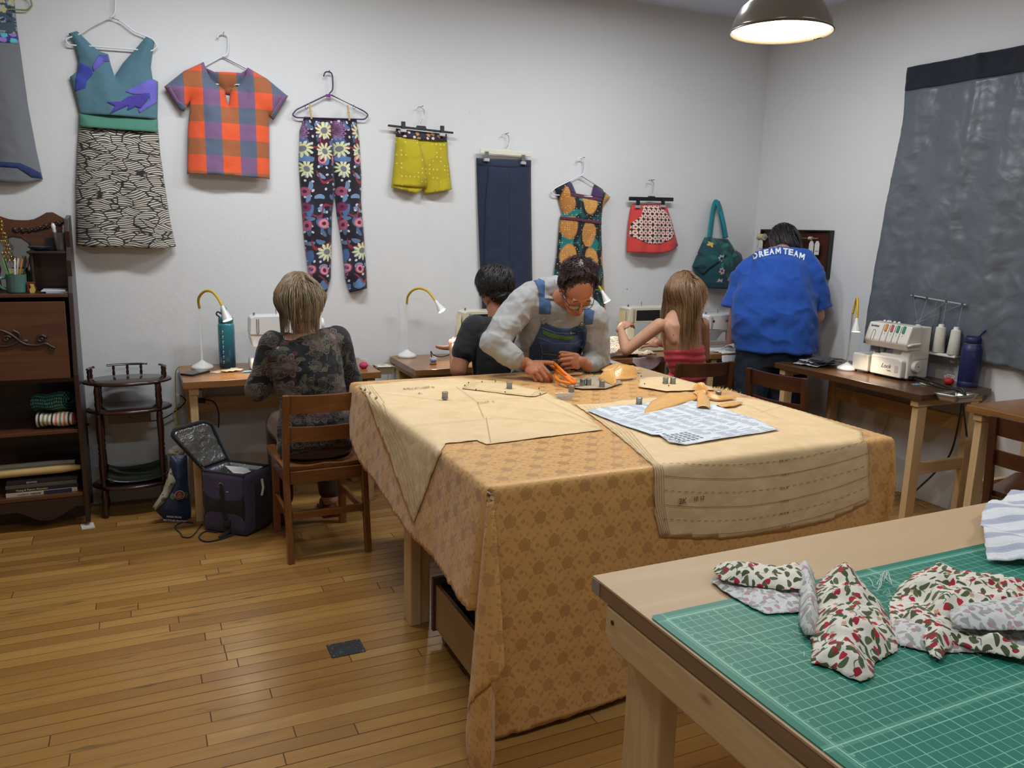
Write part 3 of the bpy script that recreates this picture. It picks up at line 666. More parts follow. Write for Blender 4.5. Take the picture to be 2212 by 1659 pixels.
tag(MB().tube(spline([(-.345, 4.70, .50), (-.30, 4.66, .495), (-.29, 4.69, .48)], 5), .006, 6).add(MB().box((-.335, 4.66, .36), (-.30, 4.72, .49)).v, MB().box((0, 0, 0), (1, 1, 1)).f).obj('hanging_pouch', mat('black cloth pouch', (30, 32, 30), .8), smooth=False, bevel=.004), 'dark pouch hanging between the desk and the tiered stand', 'pouch')
# ================================================================== PRINTED FABRICS
def layered(base, layers, coord='uv', base2=None, after=None, rough_=None):
    def fn(b):
        if coord == 'uv': u, v, _ = xyz(UV())
        elif coord == 'xz': px, py, pz = xyz(P3()); u, v = px+py*.55, pz+py*.3
        else: px, py, pz = xyz(P3()); u, v = px+pz*.6, py+pz*.6
        col = mix(nz(vec(u, v), 5.0, 3.0), srgb(base), srgb(base2 or base))
        for L in layers:
            s = L['s']; ang = L.get('rot', .0); uu, vv = (u*math.cos(ang)-v*math.sin(ang)), (u*math.sin(ang)+v*math.cos(ang))
            w_ = nz(vec(uu, vv), s*.8, 1.0)*L.get('warp', .4)
            lx, ly, r1, r2, r3 = cells(uu*s+L.get('o', 0.0)+w_, vv*s*L.get('asp', 1.0)+L.get('o', 0.0)*.7+w_, L.get('j', .35), L.get('seed', 1.0), L.get('turn', True))
            k = L['k']; R = L.get('R', .3); keep = gt(r1*.5+r2*.5, 1-L.get('p', 1.0)) if L.get('p', 1.0) < 1 else None
            if k == 'dot': m = ell(lx, ly, R, R*L.get('e', 1.0), .12)
            elif k == 'flower': m = petals(lx, ly, R, L.get('n', 5), L.get('d', .4))
            elif k == 'leaf': m = ss(.02, -.02, rad(lx, ly*2.1+lx*lx*1.2)-R)
            elif k == 'heart': m = ss(.02, -.02, rad(lx, ly-abs_(lx)*.7+.06)-R)
            elif k == 'ring': m = ss(R*.28, R*.18, abs_(rad(lx, ly)-R*.8))
            elif k == 'oflower':
                a = mth('ARCTAN2', ly, lx); q = abs_(mth('COSINE', a*(L.get('n', 5)/2))); d_ = rad(lx, ly)-R*.6-q*R*.4
                m = mx(ss(.045, .015, abs_(d_)), mx(ss(.04, .01, abs_(d_+R*.35)), ss(-.02, -.08, d_)*gt(sin_(a*24.0), .55)*.8))
            elif k == 'vine': m = ss(.05, .02, abs_(ly-sin_(lx*9.0)*.12))*ss(.5, .42, abs_(lx))
            if keep is not None: m = m*keep
            c1 = srgb(L['c']); c = mix(ss(.0, 1.0, r3), c1, srgb(L['c2'])) if 'c2' in L else c1
            col = mix(m, col, c)
            if 'eye' in L: col = mix(ell(lx, ly, R*.34, R*.34)*(keep if keep is not None else 1.0), col, srgb(L['eye']))
        if after: col = after(u, v, col)
        return col
    return fn
weave = lambda: nz(UV(), 14.0, 3.0, .6, .4)*.8+nz(UV(), 900.0, 1.0)*.12
def cloth_mat(name, fn=None, color=(128, 128, 128), rough=.85, bump=None, bd=.003, sheen=.15): return mat(name, color, rough, fn=fn, bump=bump or weave, bdist=bd, sheen=sheen)
def waves(b):
    u, v, _ = xyz(UV()); w1 = nz(UV(), 5.0, 2.0)*.10; n = node('ShaderNodeTexVoronoi', feature='F1'); put(n.inputs['Vector'], vec(u*13.0+w1*9.0, v*27.0+w1*16.0)); put(n.inputs['Scale'], 1.0)
    r = xyz(F(n.outputs['Color'])); px, py, _ = xyz(F(n.outputs['Position'])); lx, ly = u*13.0+w1*9.0-px, v*27.0+w1*16.0-py
    a = (r[0]-.5)*1.2; s = ly+lx*a+lx*lx*(r[1]-.35)*1.5; st = sin_(s*21.0+r[2]*6.0)
    e = ss(.06, .02, vor(vec(u*13.0+w1*9.0, v*27.0+w1*16.0), 1.0, 'DISTANCE_TO_EDGE', 1.0, 0))
    return mix(mx(ss(.05, .35, st), e), srgb(206, 196, 180), srgb(40, 34, 32))
def plaid(b):
    u, v, _ = xyz(UV()); a = fract(u*5.6+.18); c = fract(v*5.8+.3); A = gt(a, .52); B = gt(c, .5)
    o = mix(B, srgb(234, 92, 48), srgb(168, 98, 58)); g = mix(B, srgb(130, 94, 132), srgb(94, 104, 124)); return mix(A, o, g)
FLOR = [dict(s=4.2, k='dot', R=.42, e=.6, c=(72, 24, 52), c2=(30, 40, 52), seed=9., warp=1.5), dict(s=24., k='dot', R=.2, c=(206, 206, 214), p=.62, seed=2., e=.8), dict(s=15., k='leaf', R=.42, c=(120, 150, 184), c2=(60, 82, 116), p=.62, seed=3.),
        dict(s=11., k='heart', R=.34, c=(96, 132, 178), c2=(74, 104, 152), p=.5, seed=4.), dict(s=11., k='dot', R=.34, e=.86, c=(196, 108, 128), c2=(120, 44, 82), p=.44, seed=5., eye=(84, 24, 60)),
        dict(s=11., k='ring', R=.26, c=(222, 140, 150), p=.36, seed=5.), dict(s=5., k='vine', c=(150, 48, 62), p=.7, seed=12.), dict(s=8.6, k='flower', R=.46, n=11, d=.62, c=(222, 220, 168), p=.36, seed=6., eye=(120, 120, 130)), dict(s=7.4, k='oflower', R=.4, n=14, c=(176, 120, 170), p=.22, seed=7.)]
m_floral = cloth_mat('dark tropical floral print', layered((24, 19, 32), FLOR, base2=(34, 24, 40)))
m_wave = cloth_mat('black and cream wave print', waves)
m_plaid = cloth_mat('orange and slate plaid', plaid, bump=lambda: nz(UV(), 10.0, 3.0, .5, .5)*1.2)
def linen(c, nm, k=.1):
    def fn(b):
        u, v, _ = xyz(UV()); t = nz(vec(u*30.0, v*900.0), 1.0, 2.0)*.5+nz(vec(u*900.0, v*30.0), 1.0, 2.0)*.5
        return mix(t, srgb([x*(1-k) for x in c]), srgb([min(255, x*(1+k)) for x in c]))
    return cloth_mat(nm, fn)
m_teal = linen((84, 122, 136), 'dusty teal linen'); m_grn = linen((78, 134, 112), 'sea green linen'); m_navy = linen((28, 38, 62), 'navy twill', .06)
m_grey = linen((112, 114, 118), 'grey chambray'); m_red = linen((206, 62, 56), 'coral red cotton'); m_nv2 = linen((34, 50, 98), 'royal navy binding')
m_yel = cloth_mat('mustard print', layered((186, 168, 22), [dict(s=40., k='dot', R=.2, c=(216, 204, 90), p=.5, seed=3., turn=False, warp=0.0, j=0.0), dict(s=9., k='dot', R=.45, c=(186, 168, 22), p=.55, seed=8.)], base2=(170, 152, 14)))
m_wst = cloth_mat('dark waistband print', layered((48, 34, 52), [dict(s=30., k='flower', R=.4, c=(190, 140, 90), p=.5, seed=2.), dict(s=34., k='dot', R=.3, c=(220, 200, 180), p=.3, seed=5.)]))
m_wax = cloth_mat('teal and amber wax print', layered((14, 88, 86), [dict(s=6.4, k='ring', R=.56, c=(16, 20, 24), seed=4., j=.2, turn=False, asp=.8), dict(s=6.4, k='leaf', R=.5, c=(20, 116, 112), seed=4., p=.6), dict(s=6.4, k='dot', R=.34, e=1.25, c=(204, 146, 76), c2=(186, 124, 58), seed=4., j=.2, turn=False, asp=.8), dict(s=70., k='dot', R=.2, c=(238, 196, 130), p=.35, seed=3.)], base2=(10, 66, 70)))
m_flr2 = cloth_mat('red and white flower print', layered((34, 26, 26), [dict(s=27., k='flower', R=.52, n=5, d=.22, c=(222, 196, 180), j=.05, warp=.1, seed=3., eye=(176, 40, 48)), dict(s=27., k='dot', R=.1, c=(120, 30, 36), o=.5, j=.1, warp=.1, p=.6)]))
m_tote = cloth_mat('teal flower canvas', layered((24, 76, 82), [dict(s=7., k='dot', R=.5, c=(34, 104, 96), c2=(18, 54, 70), p=.6, seed=3., warp=1.0), dict(s=13., k='leaf', R=.4, c=(18, 44, 60), c2=(40, 120, 100), p=.5, seed=7.), dict(s=11., k='flower', R=.32, n=6, c=(196, 150, 150), c2=(168, 190, 180), p=.42, seed=2., eye=(28, 56, 80)), dict(s=12., k='flower', R=.28, n=4, d=.6, c=(214, 170, 70), p=.28, seed=11.), dict(s=12., k='leaf', R=.3, c=(206, 120, 160), p=.24, seed=13.)], base2=(20, 60, 72)))
m_hex = cloth_mat('jewel geometric band', layered((40, 60, 130), [dict(s=30., k='dot', R=.45, c=(90, 190, 200), c2=(160, 110, 200), p=.7, seed=3.), dict(s=30., k='leaf', R=.4, c=(230, 220, 240), c2=(60, 40, 110), p=.4, seed=6.)]))
m_flw = cloth_mat('grey blossom print', layered((66, 82, 98), [dict(s=26., k='flower', R=.5, n=5, c=(156, 160, 170), c2=(190, 184, 130), p=.5, seed=3.), dict(s=34., k='oflower', R=.45, n=6, c=(190, 196, 200), p=.5, seed=5.), dict(s=34., k='leaf', R=.4, c=(40, 52, 66), p=.5, seed=6.)]))
# ================================================================== GARMENTS ON THE WALL
def pxz(pts, d=.02): return [((q := on_y(p[0], p[1], WY-d)).x, q.z) for p in pts]
class Garment:
    def __init__(s, px, depth=.035, edge=.05, fold=.006, ff=22.0, d0=.006, seed=1, hang=.0):
        s.poly = pxz(px); s.depth, s.edge, s.fold, s.ff, s.d0, s.seed, s.hang = depth, edge, fold, ff, d0, seed, hang
        s.z1 = max(p[1] for p in s.poly); s.z0 = min(p[1] for p in s.poly); s.cx = sum(p[0] for p in s.poly)/len(s.poly)
    def sd(s, pts):
        H = s.z1-s.z0; P = np.atleast_2d(np.asarray(pts, float)); best = np.full(len(P), 1e9); n = len(s.poly)
        for i in range(n):
            a, b = s.poly[i], s.poly[(i+1) % n]
            if max(a[1], b[1]) < s.z0+.16*H and abs(a[0]-b[0]) > .8*abs(a[1]-b[1]): continue
            a = np.array(a); d = np.array(b)-a; L = (d*d).sum(); q = P-a; t = np.clip((q@d)/max(L, 1e-12), 0, 1); e = q-t[:, None]*d; best = np.minimum(best, (e*e).sum(1))
        return np.sqrt(best)
    def y(s, x, z, d):
        k = 1-math.exp(-d/s.edge); t = (s.z1-z)/max(.01, s.z1-s.z0)
        f = s.fold*(math.sin((x-s.cx)*s.ff*(1+.25*math.sin(s.seed))+s.seed+.8*fbm(x*2, z*1.1, s.seed))*(.25+.75*t)+1.1*fbm(x*7, z*2.4, s.seed)+.45*fbm(x*17, z*17, s.seed+4))
        return WY-s.d0-s.depth*k-s.hang*t-f*k
    def obj(s, name, m, parent=None, px=None, lift=0.0, step=.014):
        poly = s.poly if px is None else pxz(px); vs, fs, _ = fill(poly, step); ds = s.sd(vs); ins = [True]*len(vs)
        P = [(x, s.y(x, z, d if i else 0.0)-lift, z) for (x, z), d, i in zip(vs, ds, ins)]
        return MB().add(P, fs, [(x-s.cx, z-s.z1) for x, z in vs]).obj(name, m, parent, smooth=True, solid=.0016)
def zp(L, ox, oy, s=3.456): return [(ox+a/s, oy+b/s) for a, b in L]
def gthing(n, label, cat, px): p = on_y(px[0], px[1], WY-.03); return thing(n, label, cat, (p.x, p.y, p.z), 0, 'handmade clothes hung on the wall')
# 0 grey dress cropped by the frame
t = gthing('grey_dress', 'grey dress with blossom bodice and navy hem, cut off by the left edge', 'dress', (0, 200))
g = Garment([(-75, -45), (27, -45), (30, 0), (36, 60), (41, 92), (60, 230), (78, 325), (92, 388), (50, 396), (0, 394), (-90, 388), (-80, 200)], .05, .06, .009, 16)
g.obj('skirt', m_grey, t); g.obj('bodice', m_flw, t, [(-72, -40), (26, -40), (30, 0), (35, 58), (37, 74), (-72, 72)], .002)
g.obj('waistband', m_hex, t, [(-72, 71), (37, 74), (40, 94), (-72, 93)], .003); g.obj('hem_band', m_nv2, t, [(-84, 348), (0, 350), (45, 353), (70, 364), (88, 374), (91.5, 386), (70, 384), (40, 364), (0, 361), (-86, 360)], .002)
# 1 teal dress
t = gthing('teal_dress', 'sleeveless dress with teal bodice, green waistband and black and cream wave skirt', 'dress', (250, 300))
bod = zp([(512, 250), (575, 232), (690, 345), (745, 385), (808, 405), (825, 480), (855, 570), (920, 470), (1000, 380), (1090, 275), (1155, 310), (1140, 380), (1125, 500), (1140, 590), (1180, 610), (1178, 760), (1175, 892), (885, 868), (595, 850), (570, 750), (545, 660), (522, 575), (575, 535), (585, 450), (555, 330)], 0, 0)
gb = Garment(bod, .03, .03, .006, 24, .02, 2); gb.obj('bodice', m_teal, t, step=.010)
mb_ = [('blue_patch', (62, 72, 164), [(598, 470), (660, 500), (690, 520), (695, 560), (650, 610), (640, 660), (560, 685), (565, 600), (582, 520)]), ('lilac_patch', (108, 100, 190), [(690, 500), (735, 420), (770, 425), (782, 468), (700, 540)]), ('purple_patch', (84, 80, 158), [(740, 415), (800, 412), (812, 462), (776, 470)]), ('lilac_patch', (112, 104, 198), [(935, 690), (1130, 590), (1172, 615), (1170, 770), (1040, 850), (1030, 820), (1060, 790), (1120, 760), (1115, 705), (1000, 712)]), ('violet_patch', (78, 64, 160), [(800, 768), (900, 765), (960, 725), (1100, 703), (1120, 725), (1050, 815), (1010, 800), (950, 830), (960, 790), (820, 858), (860, 800)])]
for n_, c, z_ in mb_: gb.obj(n_, linen(c, 'linen %d %d' % (c[0], c[2])), t, zp(z_, 0, 0), .0022 if n_ != 'violet_patch' else .004, .008)
gs = Garment([(170, 268), (342, 278), (346, 330), (356, 400), (368, 480), (380, 533), (330, 536), (270, 533), (200, 533), (166, 530), (164, 400), (167, 320)], .075, .07, .014, 26, .012, 5, .02); gs.obj('skirt', m_wave, t, step=.0125)
gw = Garment(zp([(590, 846), (1178, 888), (1178, 992), (592, 950)], 0, 0), .034, .03, .003, 20, .022, 5, .012); gw.obj('waistband', m_grn, t, step=.01)
# 2 plaid shirt
t = gthing('plaid_top', 'orange and slate plaid short sleeved top', 'top', (490, 260))
front = zp([(1520, 465), (1370, 535), (1225, 650), (1340, 825), (1370, 835), (1420, 752), (1400, 980), (1395, 1300), (1700, 1310), (2008, 1340), (2005, 950), (2010, 872), (2035, 900), (2145, 720), (1990, 590), (1845, 505), (1835, 560), (1800, 620), (1770, 650), (1722, 662), (1704, 800), (1672, 672), (1620, 640), (1570, 590), (1540, 530)], 0, 0)
gp = Garment(front, .045, .035, .008, 24, .03, 3, .015)
gp.obj('back_panel', m_plaid, t, zp([(1530, 500), (1600, 540), (1800, 545), (1845, 515), (1830, 640), (1740, 700), (1680, 700), (1580, 640)], 0, 0), -.030)
gp.obj('front_panel', m_plaid, t, step=.011)
for n_, L in (('cuff', [(1225, 652), (1345, 826), (1372, 836), (1392, 800), (1330, 760), (1262, 640)]), ('cuff', [(2035, 900), (2147, 720), (2115, 705), (2010, 868)])): gp.obj(n_, m_plaid, t, zp(L, 0, 0), .006, .01)
# 3 floral trousers
t = gthing('floral_trousers', 'black trousers printed with flowers in pink, blue and cream', 'trousers', (715, 430))
o = lambda L: zp(L, 600, 120)
Lg = o([(200, 455), (412, 470), (425, 1010), (405, 1180), (400, 1450), (395, 1660)])+[(706, 631), (686, 630), (668, 600)]+o([(225, 1600), (195, 1350), (170, 1000), (158, 800), (165, 560)])
Rg = o([(408, 470), (590, 470), (610, 620), (625, 900), (622, 1080), (640, 1300), (660, 1600)])+[(793, 622), (772, 626), (755, 632), (745, 600)]+o([(480, 1420), (440, 1180), (422, 1010)])
gl_ = Garment(Lg, .05, .035, .008, 30, .010, 4, .01); gr_ = Garment(Rg, .05, .035, .008, 30, .010, 6, .01)
gl_.obj('trouser_leg', m_floral, t, step=.012); gr_.obj('trouser_leg', m_floral, t, step=.012)
# 4 shorts
t = gthing('yellow_shorts', 'mustard yellow shorts with dark patterned waistband', 'shorts', (910, 350))
gy = Garment(o([(885, 596), (1268, 636), (1272, 760), (1298, 1000), (1095, 1035), (1085, 992), (1020, 1030), (845, 985), (870, 760)]), .045, .035, .007, 28, .012, 2, .012); gy.obj('shorts_body', m_yel, t)
gy.obj('front_leg_fold', m_yel, t, o([(885, 610), (1040, 628), (1072, 800), (1100, 990), (1020, 985), (850, 968), (872, 760)]), .010)
gv = Garment(o([(884, 543), (960, 552), (1150, 575), (1265, 585), (1265, 642), (1040, 627), (883, 604)]), .04, .03, .004, 60, .014, 2); gv.obj('waistband', m_wst, t, step=.009)
# 5 navy trousers
t = gthing('navy_trousers', 'long plain navy trousers hanging from a cream clip hanger', 'trousers', (1090, 480))
gn = Garment([(1030, 341), (1090, 345), (1148, 346), (1148, 440), (1149, 560), (1150, 668), (1094, 668), (1041, 668), (1036, 560), (1032, 440)], .05, .04, .007, 26, .012, 7, .015); gn.obj('trouser_body', m_navy, t)
gn.obj('waistband', m_navy, t, [(1031, 342), (1148, 346), (1148, 360), (1090, 362), (1032, 357)], .003)
gn.obj('front_leg_fold', m_navy, t, [(1050, 362), (1090, 363), (1091, 440), (1091, 560), (1092, 666), (1046, 666), (1042, 560), (1044, 440)], .006)
# 6 wax print dress
t = gthing('wax_print_dress', 'small cap sleeve dress in teal and amber print with plum ribbons', 'dress', (1255, 480))
o3 = lambda L: zp(L, 1160, 320)
gd = Garment(o3([(238, 240), (210, 262), (132, 300), (150, 340), (175, 430), (190, 480), (172, 520), (165, 600), (150, 780), (130, 900), (118, 1240), (510, 1290), (500, 1080), (490, 900), (483, 700), (480, 560), (490, 460), (502, 425), (550, 365), (500, 320), (470, 295), (430, 272), (405, 360), (290, 342), (262, 262)]), .05, .03, .009, 34, .012, 3, .02)
gd.obj('dress_body', m_wax, t, step=.011); mpl = linen((92, 42, 62), 'plum ribbon'); mpp = linen((70, 48, 92), 'purple yoke')
gd.obj('neck_band', mpl, t, o3([(232, 335), (290, 338), (405, 358), (462, 375), (462, 402), (400, 385), (290, 366), (232, 358)]), .004, .009); gd.obj('waist_ribbon', mpl, t, o3([(173, 508), (330, 530), (480, 545), (479, 572), (330, 552), (173, 533)]), .004, .009)
gd.obj('yoke_strap', mpp, t, o3([(240, 243), (262, 262), (292, 340), (232, 332), (212, 264)]), .004, .009); gd.obj('yoke_strap', mpp, t, o3([(430, 274), (474, 298), (466, 372), (404, 358)]), .004, .009)
# 7 red skirt
t = gthing('red_skirt', 'small coral red skirt with a flower print front panel', 'skirt', (1408, 490))
gk = Garment(o3([(715, 420), (955, 415), (975, 440), (1010, 560), (1048, 725), (1030, 742), (950, 765), (880, 782), (662, 775), (668, 680), (680, 560), (700, 450)]), .06, .04, .008, 40, .012, 2, .02); gk.obj('skirt_body', m_red, t, step=.011)
gk.obj('print_panel', m_flr2, t, o3([(780, 430), (895, 428), (960, 500), (1000, 540), (1016, 630), (960, 680), (880, 714), (800, 714), (740, 690), (676, 655), (690, 560), (745, 510)]), .003, .009)
# 8 tote
t = gthing('tote_bag', 'teal flowered canvas tote bag hanging by its blue green straps', 'bag', (1550, 540))
gt_ = Garment(o3([(1255, 665), (1325, 672), (1430, 680), (1480, 755), (1525, 790), (1538, 860), (1490, 1000), (1450, 1045), (1225, 1040), (1190, 960), (1155, 885), (1200, 780)]), .085, .05, .012, 18, .012, 3, .02); gt_.obj('bag_body', m_tote, t)
gt_.obj('base_panel', linen((20, 54, 66), 'dark teal canvas'), t, o3([(1222, 990), (1482, 1002), (1452, 1044), (1226, 1038)]), .004)
gt_.obj('front_flap', m_tote, t, o3([(1262, 672), (1330, 680), (1362, 790), (1250, 880), (1205, 940), (1162, 884), (1205, 786)]), .012)
mst = linen((18, 128, 140), 'blue green webbing')
def ribbon(pts, w, m, name, parent, th=.002):
    P = spline(pts, 6); f = MB(); n = len(P); vs = []
    for i, p in enumerate(P):
        d = (P[min(i+1, n-1)]-P[max(i-1, 0)]).normalized(); s_ = d.cross(Vector((0, -1, 0))).normalized()
        vs += [p-s_*w/2, p+s_*w/2]
    return f.add(vs, [(2*i, 2*i+1, 2*i+3, 2*i+2) for i in range(n-1)], [(i*.01, j) for i in range(n) for j in (0, w)]).obj(name, m, parent, smooth=True, solid=th)
def WP(x, y, d): return on_y(x, y, WY-d)
ribbon([WP(1532, 514, .085), WP(1536, 480, .07), WP(1541, 448, .045), WP(1546, 436, .035), WP(1552, 446, .045), WP(1560, 480, .05), WP(1566, 514, .055)], .036, mst, 'strap', t)
ribbon([WP(1534, 513, .05), WP(1538, 480, .045), WP(1543, 450, .03), WP(1548, 437, .028), WP(1555, 447, .03), WP(1563, 480, .08), WP(1569, 514, .085)], .034, mst, 'strap', t)
tag(ribbon([on_x(1764, 592, WX-.03), on_x(1768, 625, WX-.035), on_x(1768, 655, WX-.04), on_x(1764, 690, WX-.03)], .05, linen((26, 92, 84), 'deep green cloth'), 'green_cloth', None), 'strip of deep green cloth hanging in the corner behind the blue shirt', 'cloth')
# ================================================================== HANGERS
m_wh = mat('white hanger plastic', (232, 234, 238), .3); m_pu = mat('purple hanger plastic', (70, 36, 84), .3); m_bk = mat('black hanger plastic', (26, 26, 28), .35)
m_cr = mat('cream hanger plastic', (226, 222, 200), .35); m_ch = mat('chrome wire', (180, 180, 184), .2, 1.0); m_gr = mat('sage hanger plastic', (128, 150, 100), .35); m_nail = mat('nail steel', (110, 108, 104), .35, .9)
def nail(px, py):
    p = WP(px, py, 0); return MB().cyl((p.x, p.y, p.z), .0022, .045, (0, -1, 0), 8)
def hanger(label, hook, lower, m, mhook=None, r=.0038, d=.03, closed=True, extra=None):
    p = WP(hook[0][0], hook[0][1], d); t = thing('hanger', label, 'hanger', p, 0, 'hangers on the wall')
    MB().tube(spline([WP(x, y, d) for x, y in hook], 6), r if mhook is None else .0018, 8).obj('hook', mhook or m, t, smooth=True)
    if lower: MB().tube([WP(x, y, d-.004) for x, y in lower], r, 8, closed=closed).obj('frame', m, t, smooth=True)
    nail(*hook[2 if len(hook) > 2 else 0]).obj('nail', m_nail, t); return t
def rnd_poly(pts, k=3):
    out = []; n = len(pts)
    for i in range(n):
        a, b, c = Vector(pts[i-1]), Vector(pts[i]), Vector(pts[(i+1) % n]); r1 = min(5, (a-b).length*.3); r2 = min(5, (c-b).length*.3)
        p = b+(a-b).normalized()*r1; q = b+(c-b).normalized()*r2
        out += [tuple(p*(1-t)**2+b*2*t*(1-t)+q*t*t) for t in [j/k for j in range(k+1)]]
    return out
hanger('sage green hanger at the top left corner of the photo', [(10, -60), (0, -70), (5, -78), (15, -70), (12, -50), (-5, -40)], rnd_poly([(-5, -40), (66, -2), (70, 12), (60, 22), (-70, 16), (-75, 0)]), m_gr)
hanger('large white plastic hanger holding the teal dress', [(232, -18), (236, -26), (244, -28), (250, -20), (249, 10), (247, 30), (238, 38)], rnd_poly([(238, 37), (200, 55), (172, 74), (141, 84), (147, 97), (200, 100), (330, 110), (340, 100), (330, 84), (290, 68), (262, 46)]), m_wh)
hanger('white plastic hanger inside the plaid top', [(469, 83), (473, 75), (482, 73), (492, 80), (493, 105), (490, 118), (480, 122)], rnd_poly([(480, 122), (392, 170), (396, 181), (580, 184), (584, 176)]), m_wh, d=.018)
hp = hanger('purple plastic hanger above the floral trousers', [(699, 165), (702, 157), (709, 155), (717, 160), (719, 180), (718, 194), (711, 202)], rnd_poly([(711, 203), (640, 237), (631, 248), (640, 254), (788, 258), (796, 248), (786, 240)]), m_pu)
MB().box(WP(708, 206, .03)-Vector((.012, .004, .010)), WP(708, 206, .03)+Vector((.016, .003, .006))).obj('neck_joint', mat('magenta plastic', (130, 50, 140), .3), hp, bevel=.003)
for x in (662, 765): MB().tube(spline([WP(x, 226, .03), WP(x-3, 232, .03), WP(x, 236, .03), WP(x+3, 231, .03)], 5), .0015, 6).obj('notch_hook', m_pu, hp, smooth=True)
def pegs(x, y, lb):
    t = thing('clothespin', lb, 'clothespin', WP(x, y, .06), 0, 'wooden clothespins'); mw = wood('peg wood', (214, 180, 120), (188, 150, 92), 2, 2)
    for dd in (.052, .070): MB().beam(WP(x-2, y-16, dd+(.004 if dd > .06 else -.004)), WP(x+2, y+17, dd-(.004 if dd > .06 else -.006)), .010, .0055, (0, 1, 0)).obj('jaw', mw, t, bevel=.001)
    MB().tube([WP(x-2, y, .052), WP(x, y, .061), WP(x+2, y, .07)], .003, 8).obj('spring', m_ch, t)
pegs(671, 240, 'wooden clothespin on the left of the purple hanger'); pegs(753, 243, 'wooden clothespin on the right of the purple hanger')
def clip_hanger(label, hook, bar, m, clips, bh=.012, mclip=None, humpz=.02):
    t = hanger(label, hook, None, m, m_ch, d=.03); a, b = WP(*bar[0], .045), WP(*bar[1], .045)
    MB().beam(a, b, .014, bh, (0, 0, 1)).obj('bar', m, t, bevel=.003); c = (a+b)/2
    MB().prism([(-.035, 0), (.035, 0), (.028, humpz), (-.028, humpz)], (0, -.012, 0), c+Vector((0, .006, 0))).obj('centre_block', m, t, bevel=.004)
    for x, y in clips:
        q = WP(x, y, .052); MB().box(q-Vector((.012, .008, .03)), q+Vector((.012, .006, .025))).obj('clip', mclip or m, t, bevel=.002)
        MB().box(q-Vector((.018, .012, .036)), q+Vector((.018, .010, -.018))).obj('clip_jaw', mat('clip grey', (186, 186, 190), .4, .4), t, bevel=.002)
    return t
clip_hanger('thin black bar clip hanger above the yellow shorts', [(899, 238), (903, 232), (909, 231), (916, 238), (915, 252), (910, 262), (909, 268)], [(838, 271), (979, 287)], m_bk, [(871, 272), (955, 281)])
t = clip_hanger('cream clip hanger above the navy trousers', [(1083, 296), (1086, 290), (1092, 289), (1099, 296), (1098, 312), (1093, 320)], [(1037, 326), (1147, 334)], m_cr, [(1051, 336), (1130, 343)], .030, m_ch)
t = hanger('small white hanger holding the cap sleeve print dress', [(1248, 349), (1250, 343), (1256, 341), (1263, 347), (1263, 365), (1260, 375), (1254, 380)], rnd_poly([(1254, 379), (1200, 406), (1191, 414), (1196, 421), (1300, 426), (1306, 412)]), m_wh)
clip_hanger('black plastic clip hanger above the red skirt', [(1397, 398), (1400, 391), (1406, 389), (1412, 396), (1411, 408), (1408, 418)], [(1359, 429), (1454, 431)], m_bk, [(1378, 438), (1432, 437)], .026)
t = thing('wall_nail', 'small nail in the wall carrying the tote bag', 'nail', WP(1547, 434, .02)); nail(1547, 436).obj('shaft', m_nail, t)
# ================================================================== SPOOL BOARD (right wall)
def RW(x, y, d=0.0): return on_x(x, y, WX-d)
bt = thing('spool_board', 'dark wooden board with dowels for spools and price tags on the right wall', 'board', (WX-.02, 4.4, 1.45))
mbd = wood('dark board wood', (84, 44, 28), (52, 24, 16), 1, .7, .4)
by0, by1, bz0, bz1 = 4.04, 4.69, 1.30, 1.60
MB().box((WX-.022, by0, bz0), (WX-.001, by1, bz1)).obj('panel', mbd, bt)
for a, b in (((WX-.04, by0-.012, bz0-.012), (WX-.001, by0, bz1+.012)), ((WX-.04, by1, bz0-.012), (WX-.001, by1+.012, bz1+.012)), ((WX-.04, by0, bz1), (WX-.001, by1, bz1+.012)), ((WX-.04, by0, bz0-.012), (WX-.001, by1, bz0))): MB().box(a, b).obj('frame_rail', mat('black frame', (30, 24, 22), .4), bt, bevel=.002)
for z, y0, y1 in ((1.555, 4.12, 4.66), (1.445, 4.12, 4.66)):
    MB().tube([(WX-.052, y0, z), (WX-.052, y1+.06, z)], .004, 8).obj('dowel', wood('dowel', (190, 140, 96), (150, 104, 66), 1), bt)
    for yy in (y0+.03, y1): MB().beam((WX-.022, yy, z), (WX-.052, yy, z), .006, .006).obj('peg', mbd, bt)
tg = mat('white card', (222, 220, 214), .7)
k = 0
for (y, z, lb) in ((4.665, 1.53, 'leftmost white tag on the top row of the spool board'), (4.315, 1.53, 'white tag just right of the dark haired head, inner of two'), (4.275, 1.532, 'white tag just right of the dark haired head, outer of two'), (4.165, 1.53, 'left tag of the pair at the right end of the spool board'), (4.115, 1.53, 'right tag of the pair at the right end of the spool board'), (4.20, 1.42, 'left white tag under the lower dowel of the spool board'), (4.165, 1.42, 'right white tag under the lower dowel of the spool board')):
    tt = thing('price_tag', lb, 'tag', (WX-.05, y, z), 0, 'white tags on the spool board')
    MB().prism([(-.021, -.095), (.021, -.095), (.021, -.022), (.009, -.002), (-.009, -.002), (-.021, -.022)], (.0015, 0, 0), (WX-.060-.002*k, y, z+.01), (0, -1, 0), (0, 0, 1)).obj('card', tg, tt)
    MB().tube([(WX-.0595-.002*k, y-.003, z), (WX-.058, y, z+.028)], .001, 5).obj('string', m_bk, tt)
    MB().box((WX-.0605-.002*k, y-.014, z-.062), (WX-.0600-.002*k, y+.012, z-.059)).obj('ink_line', m_bk, tt); k = (k+1) % 2
